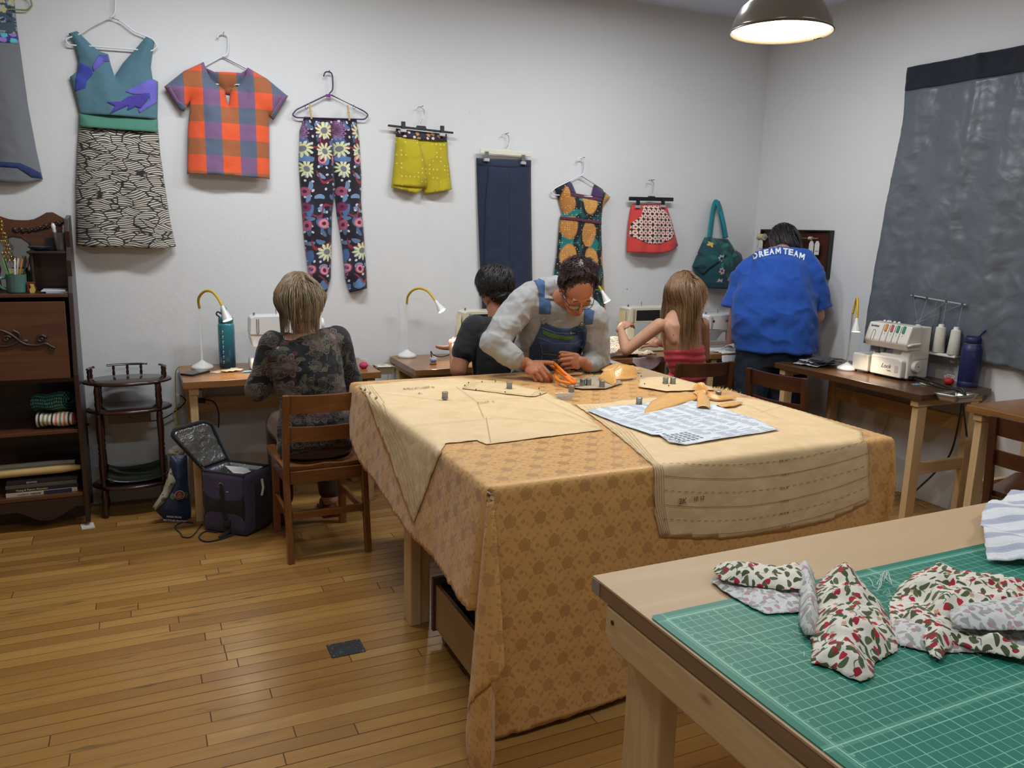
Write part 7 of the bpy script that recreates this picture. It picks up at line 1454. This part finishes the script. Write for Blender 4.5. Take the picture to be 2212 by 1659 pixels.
for dx in (-.12, .14): MB().ball((cx+dx, 4.36, .042), (.045, .125, .045), 16, 10).obj('shoe', m_bk, p2, smooth=True)
MB().tube([wL+V3(.004, -.01, -.012)+(V3(.85, -.2, .25)*math.cos(a)+V3(.05, -.6, -.6)*math.sin(a))*.031 for a in [i*2*PI/16 for i in range(16)]], .0022, 6, closed=True).obj('bracelet', m_bk, p2, smooth=True)
hm2 = hair_mat('black wavy hair', (16, 14, 14), (46, 38, 34)); cp = Blob().ell(hc+R2@V3(0, -.014, .036), (.092, .108, .098), R2).ell(hc+R2@V3(0, -.055, -.03), (.066, .05, .062), R2); joined('hair_base', [cp.fuse(.005, 2, wrinkle(.006, 30, 30, 2))], hm2, p2)
hair('hair', hc+R2@V3(0, -.014, .036), (.090, .106, .098), R2, 1900, hm2, p2, .095, seed=5, stiff=.16, curl=.45, cf=60, r=.0012, zmin=-.5, lift=.010, vary=.5, clumps=90, maxo=1.22)
# ------------------------------------------------------------------ woman in denim dungarees leaning over the cutting table
sk3 = skin_mat('warm brown skin', (178, 118, 86)); p3 = thing('person', 'woman in blue denim dungarees and white shirt bending over the table, cutting with orange scissors', 'person', (2.06, 3.9, 0))
hc = on_y(1247, 630, 3.44); R3 = basis((-.10, -.66, -.74), (0, .2, 1)); kH = .98
neck = on_y(1199, 632, 3.62); sR_ = on_y(1122, 655, 3.63); sL_ = on_y(1280, 690, 3.57); eR_ = on_y(1066, 742, 3.56); wR_ = on_z(1120, 782, .925); eL_ = on_y(1290, 775, 3.60); wL_ = on_y(1268, 790, 3.50)
hR = on_z(1176, 803, .872); hL = on_y(1236, 776, 3.47); ch_ = on_y(1190, 725, 3.70); pel = V3(2.09, 3.88, .90); wst = on_y(1165, 790, 3.78)
tor = [(pel+V3(0, .02, -.10), .175, .13), (pel, .178, .135), (wst, .150, .115), (ch_, .165, .12), (neck*.55+ch_*.45, .165, .105), (neck+V3(0, .03, -.04), .10, .07)]
b = Blob().loft(tor); b.cap(neck+V3(0, .02, -.05), hc+R3@V3(0, -.03, -.06), .055, .050); b.chain([sR_, eR_, wR_], [.055, .045, .029]); b.chain([sL_, eL_, wL_], [.055, .045, .029]); b.cap(sR_, sL_, .05, .05)
legs(b, [pel+V3(-.09, 0, -.06), pel+V3(.09, 0, -.06)], [V3(1.94, 3.86, .48), V3(2.14, 3.90, .48)], [V3(1.93, 3.90, .07), V3(2.15, 3.94, .07)])
hb = Blob(); dR = (hR-wR_); WH = on_z(1140, 786, .912); hand_parts(hb, WH, on_z(1184, 816, .878)-WH, (-.45, -.62, .62), (.25, .35, .9), k=1.12, fc=[(.55, .95, .6), (.8, 1.0, .7), (.95, 1.05, .7), (1.05, 1.1, .7)], thumb=(.86, .50, .05), tc=.12, spread=.02)
b.cap(wR_, WH, .030, .027); hand_parts(hb, wL_*.35+hL*.65+V3(.02, .0, .0), (-.62, -.38, .10), (.15, -.85, .25), (-.30, -.1, .9), k=1.05, fc=[(.9, 1.3, .8), (1.0, 1.3, .9), (1.05, 1.35, .9), (1.1, 1.35, .9)], thumb=(.75, .25, -.45), tc=.5)
b.cap(wL_, wL_*.35+hL*.65+V3(.02, 0, 0), .029, .024)
bd3 = joined('body', [b.fuse(.006, 3), head_parts(hc, R3, kH).fuse(.0025, 5, fac=.45), hb.fuse(.0024, 2)], sk3, p3)
m_shr = cloth_mat('pale grey white linen shirt', color=(154, 152, 150), bump=lambda: nz(P3(), 22.0, 2.0, .5)+nz(P3(), 400.0, 1.0)*.1, bd=.002)
b = Blob().loft([(pel+V3(0, 0, .02), .182, .138), (wst, .165, .13), (ch_, .185, .14), (neck*.55+ch_*.45, .178, .12), (neck+V3(.0, .03, -.055), .10, .075)])
b.chain([sR_+V3(.02, 0, 0), sR_*.5+eR_*.5+V3(0, 0, -.005), eR_, eR_*.45+wR_*.55], [.078, .074, .066, .052]); b.chain([sL_, sL_*.5+eL_*.5, eL_, eL_*.55+wL_*.45], [.078, .074, .066, .054]); b.cap(sR_, sL_, .062, .062); b.chain([on_y(1135, 648, 3.64), on_y(1160, 632, 3.66), on_y(1196, 622, 3.68), on_y(1240, 645, 3.64), on_y(1278, 680, 3.59)], [.07, .068, .062, .062, .066]); b.cap(eR_*.40+wR_*.60, eR_*.20+wR_*.80, .053, .050, 22); b.cap(eL_*.4+wL_*.6, eL_*.3+wL_*.7, .052, .048)
sh3 = joined('shirt', [b.fuse(.0055, 4, wrinkle(.0075, 7, 9, 5))], m_shr, p3)
m_jn = mat('blue denim', (50, 72, 108), .85, fn=lambda b: mix(clamp(nz(P3(), 16.0, 4.0)*1.6-.3), srgb(34, 50, 80), srgb(70, 94, 132)), bump=lambda: nz(P3(), 700.0, 1.0)*.5+nz(P3(), 18.0, 3.0)*2.0, bdist=.0015); m_jn2 = mat('faded denim strap', (62, 88, 128), .85); m_sti = mat('pale denim stitching', (150, 166, 190), .8)
b = Blob().loft([(pel+V3(0, .0, -.12), .19, .15), (pel, .195, .152), (wst*.6+pel*.4, .185, .148)]); legs(b, [pel+V3(-.09, 0, -.08), pel+V3(.09, 0, -.08)], [V3(1.94, 3.86, .48), V3(2.14, 3.90, .48)], [V3(1.93, 3.90, .12), V3(2.15, 3.94, .12)], (.115, .09, .08))
joined('dungarees', [b.fuse(.007, 4, wrinkle(.005, 6, 6, 2))], m_jn, p3)
for x, y in ((1.93, 3.90), (2.15, 3.94)): MB().ball((x, y-.05, .042), (.045, .125, .043), 16, 10).obj('shoe', m_bk, p3, smooth=True)
bv = bvh_of([sh3])
bib = applique('bib', [(1172, 694), (1186, 702), (1206, 710), (1230, 711), (1252, 704), (1262, 697), (1268, 716), (1264, 745), (1252, 770), (1246, 800), (1240, 838), (1150, 838), (1148, 800), (1143, 770), (1144, 752), (1153, 738), (1162, 720)], bv, m_jn, p3, .006, 4.5, .003)
bv2 = bvh_of([sh3, bib]); pk_ = applique('pocket', [(1160, 738), (1256, 742), (1248, 768), (1215, 768), (1172, 764)], bv2, m_jn, bib, .004); applique('zip_flash', [(1172, 712), (1192, 720), (1226, 727), (1240, 724), (1240, 733), (1222, 736), (1190, 730), (1172, 722)], bv2, mat('green zip tape', (70, 106, 52), .6), bib, .004, 3.0)
for L in ([(1165, 706), (1200, 719), (1232, 721), (1262, 712)], [(1160, 728), (1200, 742), (1240, 742), (1262, 732)], [(1168, 745), (1172, 764), (1215, 768), (1248, 766)], [(1170, 768), (1174, 800)], [(1205, 770), (1206, 800)]): stitch('stitching', L, bv2, m_sti, bib, .0008, .007)
applique('strap', [(1152, 607), (1165, 602), (1176, 607), (1183, 630), (1190, 660), (1189, 679), (1165, 678), (1166, 650), (1163, 622), (1156, 608)], bv, m_jn2, p3, .005, 3.5, .003)
applique('strap', [(1262, 660), (1284, 672), (1280, 700), (1262, 702)], bv, m_jn2, p3, .003, 4.0, .002)
for x, y in ((1174, 697), (1256, 701), (1209, 761)):
    d = ray(x, y).normalized(); h = bv2.ray_cast(EYEP, d); q = h[0]-d*.006 if h[0] is not None else EYEP+d*3.9
    MB().lathe([(.0085, 0), (.0085, .002), (.005, .004), (.001, .0042)], q, -d, 18).obj('brass_button', mat('aged brass', (150, 136, 96), .3, .9), bib, smooth=True)
    if y < 730: MB().tube([q+V3(-.010, -.006, .018), q+V3(-.004, -.006, .004), q+V3(0, -.006, -.004), q+V3(.004, -.006, .004), q+V3(.010, -.006, .018), q+V3(0, -.006, .022)], .0015, 6, closed=True).obj('strap_buckle', m_ch, p3, smooth=True)
applique('zip_pull', [(1232, 717), (1247, 716), (1247, 722), (1232, 724)], bv2, m_ch, bib, .010, 3.0, .001); applique('woven_label', [(1192, 776), (1211, 776), (1209, 787), (1191, 786)], bv2, mat('woven label', (120, 116, 108), .7), bib, .006, 3.0, .001)
# collar and cuffs
applique('collar', [(1177, 612), (1186, 605), (1197, 602), (1198, 620), (1198, 646), (1177, 646)], bv, m_shr, p3, .008, 3.0, .003)
dn = (wR_-eR_).normalized(); 
MB().lathe([(.047, -.025), (.052, -.02), (.053, .02), (.050, .024), (.044, .022)], eR_*.20+wR_*.80, dn, 28).obj('rolled_cuff', m_shr, p3, smooth=True)
# hair: curly up-do
hm3 = hair_mat('dark auburn curls', (30, 18, 20), (74, 42, 40)); hq = hc+R3@V3(0, -.018, .036)
cp = Blob().ell(hc+R3@V3(0, -.034, .042), (.082, .092, .088), R3).ell(hc+R3@V3(.01, -.05, .105), (.062, .055, .045), R3).ell(hc+R3@V3(-.03, -.07, .075), (.05, .05, .045), R3)
joined('hair_base', [cp.fuse(.004, 2, wrinkle(.006, 40, 40, 3))], hm3, p3)
hair('hair', hq, (.086, .100, .095), R3, 1500, hm3, p3, .080, grav=R3@V3(0, -.5, .9), seed=8, stiff=.30, curl=.8, cf=150, r=.0012, maxo=1.2, zmin=-.25, face_cut=.22, fz=.80, lift=.005, crown=(0, 1, .0), vary=.4, clumps=120)
hair('bun_curls', hc+R3@V3(.0, -.055, .100), (.068, .06, .050), R3, 1300, hm3, p3, .075, seed=9, stiff=.02, curl=1.6, cf=210, r=.0011, face_cut=2, zmin=-1, lift=.004, vary=.5, clumps=400, maxo=1.45, steps=20)
m = MB(); rr = random.Random(3)
for i in range(16):
    q = hc+R3@V3(.082, .02+.012*rr.uniform(-1, 1), .03-.012*i*.4+rr.uniform(-.02, .03)); ph = rr.random()*6; R_ = rr.uniform(.006, .012)
    m.tube([q+V3(.012+t_*.035+R_*math.cos(t_*11+ph), R_*.6*math.sin(t_*11+ph), R_*math.sin(t_*11+ph)-t_*.02) for t_ in [j/22 for j in range(23)]], .00045, 4)
tag(m.obj('stray_curls', hm3, p3, smooth=True), kind='stuff')
MB().lathe([(.012, 0), (.016, .02), (.010, .03)], hc+R3@V3(-.078, -.075, .08), R3@V3(-.5, -.3, .6), 14).obj('hair_clip', mat('teal hair clip', (26, 74, 84), .4), p3, smooth=True)
# glasses, brows, lips
FP = lambda x, y, z: hc+R3@(V3(x, y, z)*kH); m_gl = mat('dark spectacle frame', (26, 30, 44), .3); 
for s in (-1, 1):
    rim = [FP(s*.034+.027*math.copysign(abs(math.cos(a))**.6, math.cos(a)), .096-.010*abs(math.cos(a))*(1 if math.cos(a)*s > 0 else 0), -.006+.017*math.copysign(abs(math.sin(a))**.6, math.sin(a))) for a in [i*2*PI/28 for i in range(28)]]
    rm_ = MB().tube(rim, .0016, 6, closed=True).obj('spectacle_rim', m_gl, p3, smooth=True); MB().add(rim, [tuple(range(28))]).obj('lens', mat('spectacle lens', (235, 240, 245), .05, alpha=.16, spec=.8), rm_)
    MB().tube([FP(s*.061, .088, .004), FP(s*.074, .06, .008), FP(s*.084, -.005, .010), FP(s*.082, -.02, -.008)], .0018, 6).obj('temple_arm', m_gl, p3, smooth=True)
    MB().tube([FP(s*x, .086-.010*abs(x-.032)*30*.3, z) for x, z in ((.016, .027), (.026, .033), (.038, .034), (.05, .028))], [.0015, .0028, .0026, .001], 6).obj('eyebrow', mat('dark eyebrow', (58, 36, 30), .8), p3, smooth=True)
    MB().tube([FP(s*x, .083-.012*abs(x-.030)*20*.35, z) for x, z in ((.018, -.006), (.024, -.0095), (.031, -.011), (.039, -.0095), (.045, -.005))], .0011, 5).obj('eyelash_line', mat('dark lash', (34, 22, 20), .8), p3, smooth=True)
MB().tube([FP(-.009, .096, -.004), FP(0, .100, .0), FP(.009, .096, -.004)], .0014, 6).obj('spectacle_bridge', m_gl, p3)
m_lip = mat('natural lips', (158, 84, 72), .45)
MB().tube([FP(-.021, .0875, -.0675), FP(-.010, .0945, -.0655), FP(0, .0955, -.0665), FP(.010, .0945, -.0655), FP(.021, .0875, -.0675)], [.001, .0032, .0034, .0032, .001], 8).tube([FP(-.018, .088, -.0715), FP(-.008, .0935, -.0745), FP(.008, .0935, -.0745), FP(.018, .088, -.0715)], [.001, .004, .004, .001], 8).obj('lips', m_lip, p3, smooth=True)
# orange scissors
sx = thing('scissors', 'orange handled dressmaking scissors in the hand of the woman in denim', 'scissors', on_z(1215, 815, .87)); m_or = mat('orange scissor handle', (232, 120, 22), .4); m_st = mat('scissor steel', (176, 176, 176), .25, .95)
piv = on_z(1243, 828, .862); tipp = on_z(1262, 834, .846)
lo = [on_z(*p, z) for p, z in (((1204, 800), .885), ((1200, 812), .875), ((1208, 822), .868), ((1222, 826), .864), ((1240, 829), .862), ((1226, 816), .870), ((1214, 804), .880))]
up = [on_z(*p, z) for p, z in (((1187, 786), .915), ((1195, 784), .92), ((1206, 793), .915), ((1222, 808), .895), ((1241, 822), .870), ((1238, 828), .866), ((1218, 812), .884), ((1200, 797), .902))]
for L in (lo, up): MB().tube(spline(L, 6, True), .0078, 10, closed=True, sq=(1, .8)).obj('handle', m_or, sx, smooth=True)
MB().tube([on_z(1226, 812, .888), on_z(1240, 826, .868)], .007, 8, sq=(1, .8)).obj('handle_web', m_or, sx, smooth=True)
for a, z in ((0, 0), (5, .012)):
    t0 = on_z(1264, 833-a, .848+z); n_ = V3(.3, .95, 0)*.006
    MB().add([piv+n_, piv-n_, piv-n_+V3(0, 0, .003), piv+n_+V3(0, 0, .003), t0, t0+V3(0, 0, .001)], [(0, 1, 4), (2, 3, 5), (1, 2, 5, 4), (3, 0, 4, 5), (0, 3, 2, 1)]).obj('blade', m_st, sx)
MB().cyl(piv+V3(0, 0, .003), .005, .003).obj('pivot_screw', m_scr, sx)
# ------------------------------------------------------------------ young woman in the red strapless top
sk4 = skin_mat('light tan skin', (200, 152, 122)); p4 = thing('person', 'young woman from behind with very long light brown hair and a red strapless top', 'person', (3.05, 4.0, .45))
hc = on_y(1474, 628, 4.0); R4 = basis((-.05, .95, -.28)); cx = on_y(1476, 740, 3.95).x
sL, sR = on_y(1424, 702, 3.95), on_y(1518, 700, 3.95); eL, wL = on_y(1353, 757, 4.03), on_y(1341, 712, 4.15); eR, wR = on_y(1522, 770, 4.06), on_y(1428, 742, 4.20)
c = lambda px, py, y=3.95: on_y(px, py, y)
b = Blob().loft([(V3(cx+.03, 3.97, .47), .155, .12), (V3(cx+.03, 3.97, .55), .16, .12), (c(1487, 805, 3.96), .115, .088), (c(1480, 770), .122, .09), (c(1473, 730), .135, .095), (c(1471, 700), .135, .085), (c(1472, 682, 3.96), .10, .062), (c(1473, 668, 3.97), .055, .048)])
b.cap(c(1473, 690, 3.97), hc+V3(0, -.015, -.06), .042, .044); b.chain([sL, sL*.5+eL*.5, eL, eL*.5+wL*.5, wL], [.042, .038, .034, .032, .022]); b.chain([sR, eR, wR], [.042, .034, .022]); b.cap(sL, sR, .036, .036)
b.cap(c(1470, 676, 3.96), sL*.8+sR*.2+V3(0, 0, .005), .036, .034); b.cap(c(1476, 676, 3.96), sR*.8+sL*.2+V3(0, 0, .005), .036, .034); b.cap(c(1440, 706, 3.93), c(1455, 735, 3.905), .034, .030); b.cap(c(1505, 700, 3.93), c(1495, 735, 3.905), .034, .030)
legs(b, [V3(cx-.06, 4.0, .545), V3(cx+.11, 4.0, .545)], [V3(cx-.08, 4.36, .52), V3(cx+.13, 4.36, .52)], [V3(cx-.08, 4.28, .08), V3(cx+.13, 4.28, .08)], (.078, .055, .04))
hb = Blob(); hand_parts(hb, wL+V3(.005, .01, .005), (.72, .35, .30), (-.4, -.3, .85), (.1, .2, -.9), (.4, .55, .4), .90, thumb=(.8, .35, -.2)); hand_parts(hb, wR, (-.75, .35, .08), (.0, -.8, .55), (0, .3, .8), (.4, .5, .4), .90, thumb=(.8, .4, .1))
bd4 = joined('body', [b.fuse(.005, 14), head_parts(hc, R4, .95).fuse(.0035, 4), hb.fuse(.003, 2)], sk4, p4)
m_rt = cloth_mat('red ribbed jersey', color=(196, 62, 72), bump=lambda: nz(P3(), 30.0, 2.0), bd=.002)
b = Blob().loft([(V3(cx+.03, 3.97, .545), .170, .130), (V3(cx+.03, 3.97, .59), .160, .122), (c(1487, 805, 3.96), .122, .095), (c(1482, 780), .126, .098), (c(1478, 762), .133, .101), (c(1478, 754), .136, .101), (c(1478, 750), .136, .101)])
joined('strapless_top', [b.fuse(.0045, 2, lambda v, n: .0022*math.sin(v.z*150+6*fbm(v.x*2, v.y*2))+.002)], m_rt, p4)
b = legs(Blob(), [V3(cx-.06, 4.0, .54), V3(cx+.11, 4.0, .54)], [V3(cx-.07, 4.20, .535), V3(cx+.12, 4.20, .535)], [V3(cx-.08, 4.34, .52), V3(cx+.13, 4.34, .52)], (.088, .08, .062)); b.ell((cx+.03, 3.97, .52), (.165, .13, .07)); joined('shorts', [b.fuse(.008, 3)], m_jean, p4)
MB().tube([wL+V3(-.002, -.006, -.006)+(V3(.9, .3, .1)*math.cos(a)+V3(.2, -.8, -.3)*math.sin(a))*.0245 for a in [i*2*PI/16 for i in range(16)]], .003, 6, closed=True).obj('wrist_watch', mat('gold watch', (196, 158, 88), .25, .9), p4, smooth=True)
d = ray(1455, 723).normalized(); h = bvh_of([bd4]).ray_cast(EYEP, d); MB().ball(h[0] if h[0] else c(1455, 723, 3.87), .0028, 8, 6).obj('mole', mat('mole brown', (96, 56, 42), .7), p4, smooth=True)
hm4 = hair_mat('long honey brown hair', (64, 40, 28), (162, 122, 78)); cp = Blob().ell(hc+R4@V3(0, -.014, .028), (.082, .100, .092), R4).loft([(hc+V3(0, -.04, .02), .078, .07), (hc+V3(-.02, -.070, -.09), .056, .032), (hc+V3(-.052, -.09, -.20), .036, .020), (hc+V3(-.058, -.09, -.31), .026, .014), (hc+V3(-.058, -.085, -.37), .012, .008)])
joined('hair_base', [cp.fuse(.0045, 3)], hm4, p4)
hair('hair', hc+R4@V3(0, -.014, .028), (.080, .098, .090), R4, 1900, hm4, p4, .40, seed=4, stiff=.42, curl=.04, cf=18, r=.0012, zmin=-.2, vary=.30, bias=(0, -.25, 0), crown=(.1, .1, 1), part=-.1, steps=18, back=.1, face_cut=-.05, gather=(-.066, .086, .030, .20, 0), maxo=1.08, clumps=120)
m = MB(); 
for k, (x, r_) in enumerate(((.0, .0013), (.012, .0012), (-.01, .0012), (.022, .0014))): m.tube(spline([hc+V3(.045, -.08, -.07), hc+V3(.075, -.105, -.13-.01*k), hc+V3(.088+x, -.115, -.22), hc+V3(.075+x, -.12, -.29), hc+V3(.04+x, -.125, -.325)], 6), r_, 4)
tag(m.obj('loose_strands', hm4, p4, smooth=True), kind='stuff')
# ------------------------------------------------------------------ person in the blue shirt
sk5 = skin_mat('pink fair skin', (206, 158, 140)); p5 = thing('person', 'person from behind in a royal blue DREAM TEAM tee and jeans, bending forward', 'person', (3.83, 3.95, 0))
hc = on_y(1691, 528, 4.30); R5 = basis((.15, .80, -.58)); xd = V3(.85, -.53, 0)
q = lambda px, py, y: on_y(px, py, y)
H0, H1, H2, H3, H4, H5 = q(1675, 800, 4.02), q(1674, 742, 4.02), q(1672, 690, 4.03), q(1676, 640, 4.06), q(1680, 590, 4.12), q(1686, 552, 4.20)
sL, sR = q(1609, 602, 4.24), q(1750, 602, 3.98); eL, eR = q(1591, 680, 4.24), q(1765, 682, 3.96); wL, wR = V3(3.80, 4.42, .80), V3(4.02, 4.40, .80)
tor = [(V3(H1.x, 4.02, .80), .205, .140), (H1, .22, .155), (H2, .235, .160), (H3, .235, .155), (H4, .205, .130), (H5, .12, .09)]
b = Blob().loft(tor, xd); b.cap(H5, hc+V3(0, -.02, -.04), .07, .06); b.chain([sL, eL, wL], [.055, .050, .034]); b.chain([sR, eR, wR], [.055, .050, .034])
legs(b, [V3(H1.x-.10, 4.08, .82), V3(H1.x+.10, 3.98, .82)], [V3(H1.x-.11, 4.09, .45), V3(H1.x+.10, 3.99, .45)], [V3(H1.x-.11, 4.10, .07), V3(H1.x+.10, 4.0, .07)], (.13, .085, .06))
hb = Blob(); hand_parts(hb, wL, (.2, .8, -.5), (0, .3, 1), (1, 0, 0), (.3, .3, .3), 1.0); hand_parts(hb, wR, (-.2, .8, -.5), (0, .3, 1), (-1, 0, 0), (.3, .3, .3), 1.0)
joined('body', [b.fuse(.008, 4), head_parts(hc, R5, 1.02).fuse(.0035, 4), hb.fuse(.003, 2)], sk5, p5)
m_blu = cloth_mat('royal blue cotton', color=(24, 78, 168), bump=lambda: nz(P3(), 9.0, 3.0)*1.5+nz(P3(), 400.0, 1.0)*.1, bd=.005)
b = Blob().loft([(H1+V3(0, -.005, -.045), .270, .192), (H1+V3(0, -.005, .0), .268, .188), (H1*.7+H2*.3, .268, .19), (H2, .272, .19), (H3, .275, .185), (H4, .245, .165), (H4*.45+H5*.55, .185, .125), (H5+V3(0, 0, -.005), .105, .085)], xd)
b.loft([(sL+xd*.05+V3(0, 0, .05), .08, .08), (sL, .100, .095), (sL*.5+eL*.5, .098, .092), (sL*.18+eL*.82, .112, .098)], xd); b.loft([(sR-xd*.05+V3(0, 0, .05), .08, .08), (sR, .100, .095), (sR*.5+eR*.5, .096, .092), (sR*.18+eR*.82, .106, .098)], xd); b.chain([sL+V3(0, 0, .0), H5+V3(0, 0, -.045), sR], [.08, .08, .08]); b.chain([q(1614, 592, 4.22), q(1648, 570, 4.20), q(1688, 561, 4.16), q(1732, 567, 4.05), q(1750, 590, 3.99)], [.085, .085, .085, .088, .086])
def wr5(v, n): return .010*(1-abs(fbm(v.x*3+v.z*4, v.y*3, v.z*2.0-v.x*4, 3))*2.6)+.004*fbm(v.x*7, v.y*7, v.z*5+4, 2)+.006*math.sin((v.x-v.z)*22+3*fbm(v.x*2, v.y*2, v.z*2))*max(0, 1.1-v.z)
sh5 = joined('tee_shirt', [b.fuse(.007, 5, wr5)], m_blu, p5)
b = Blob().loft([(V3(H1.x, 4.03, .72), .215, .150), (V3(H1.x, 4.03, .86), .24, .165), (V3(H1.x, 4.02, .97), .235, .165)], xd); legs(b, [V3(H1.x-.10, 4.08, .80), V3(H1.x+.10, 3.98, .80)], [V3(H1.x-.11, 4.09, .45), V3(H1.x+.10, 4.0, .45)], [V3(H1.x-.11, 4.10, .10), V3(H1.x+.10, 4.01, .10)], (.14, .105, .085))
joined('jeans', [b.fuse(.008, 3, wrinkle(.006, 7, 7, 4))], m_jean, p5)
for s in (-1, 1): MB().ball((H1.x+s*.11, 4.09-s*.05, .045), (.05, .14, .047), 16, 10).obj('shoe', m_bk, p5, smooth=True)
bv = bvh_of([sh5])
word = [('D', 1631, 552.5, -.34), ('R', 1643.5, 548.5, -.28), ('E', 1655, 545.5, -.22), ('A', 1667, 543, -.14), ('M', 1681, 541.5, -.05), ('T', 1697, 542.5, .08), ('E', 1708, 544.5, .16), ('A', 1720, 548, .24), ('M', 1732.5, 553.5, .34)]
for chh, cx_, cy_, rt in word:
    vs, fs = text_mesh(chh, 1.0, 0.0, .045)
    if chh == 'M':
        pg = [Vector((x-.5, y-.5, 0)) for x, y in ((0, 0), (0, 1), (.26, 1), (.5, .58), (.74, 1), (1, 1), (1, 0), (.78, 0), (.78, .60), (.58, .22), (.42, .22), (.22, .60), (.22, 0))]; vs, fs = pg, [tuple(f) for f in geometry.tessellate_polygon([pg])]
    w_ = max(v.x for v in vs)-min(v.x for v in vs); hh = max(v.y for v in vs)-min(v.y for v in vs); kx, ky = 10.6/w_*(1.12 if chh == 'M' else 1), 13.5/hh; my = (max(v.y for v in vs)+min(v.y for v in vs))/2
    tri = [(f[0], f[i], f[i+1]) for f in fs for i in range(1, len(f)-1)]; vv = [Vector(v) for v in vs]      # refine the letter so that it bends with the cloth
    for _ in range(2):
        mid = {}; nt_ = []
        def mp(i, j):
            k_ = (min(i, j), max(i, j))
            if k_ not in mid: mid[k_] = len(vv); vv.append((vv[i]+vv[j])/2)
            return mid[k_]
        for i, j, k_ in tri: a_, b2, c2 = mp(i, j), mp(j, k_), mp(k_, i); nt_ += [(i, a_, c2), (a_, j, b2), (c2, b2, k_), (a_, b2, c2)]
        tri = nt_
    P = []
    for v in vv:
        a, b_ = v.x*kx, (v.y-my)*ky; X = cx_+a*math.cos(rt)+b_*math.sin(rt)*.55; Y = cy_+a*math.sin(rt)-b_*math.cos(rt); d = ray(X, Y).normalized(); h = bv.ray_cast(EYEP, d); P.append(h[0]-d*.007 if h[0] is not None else EYEP+d*4.9)
    MB().add(P, tri).obj('shirt_letter', mat('white shirt print', (232, 236, 240), .6), sh5, solid=.0006)
hm5 = hair_mat('black brown straight hair', (24, 20, 19), (60, 48, 42)); cp = Blob().ell(hc+R5@V3(0, -.014, .034), (.086, .104, .096), R5).ell(hc+R5@V3(0, -.06, -.02), (.060, .05, .065), R5); joined('hair_base', [cp.fuse(.005, 3)], hm5, p5)
hair('hair', hc+R5@V3(0, -.014, .034), (.085, .103, .096), R5, 520, hm5, p5, .10, grav=(0, -.6, -1), seed=6, stiff=.55, r=.0018, zmin=-.35, lift=.003, crown=(0, .95, .25), vary=.2)
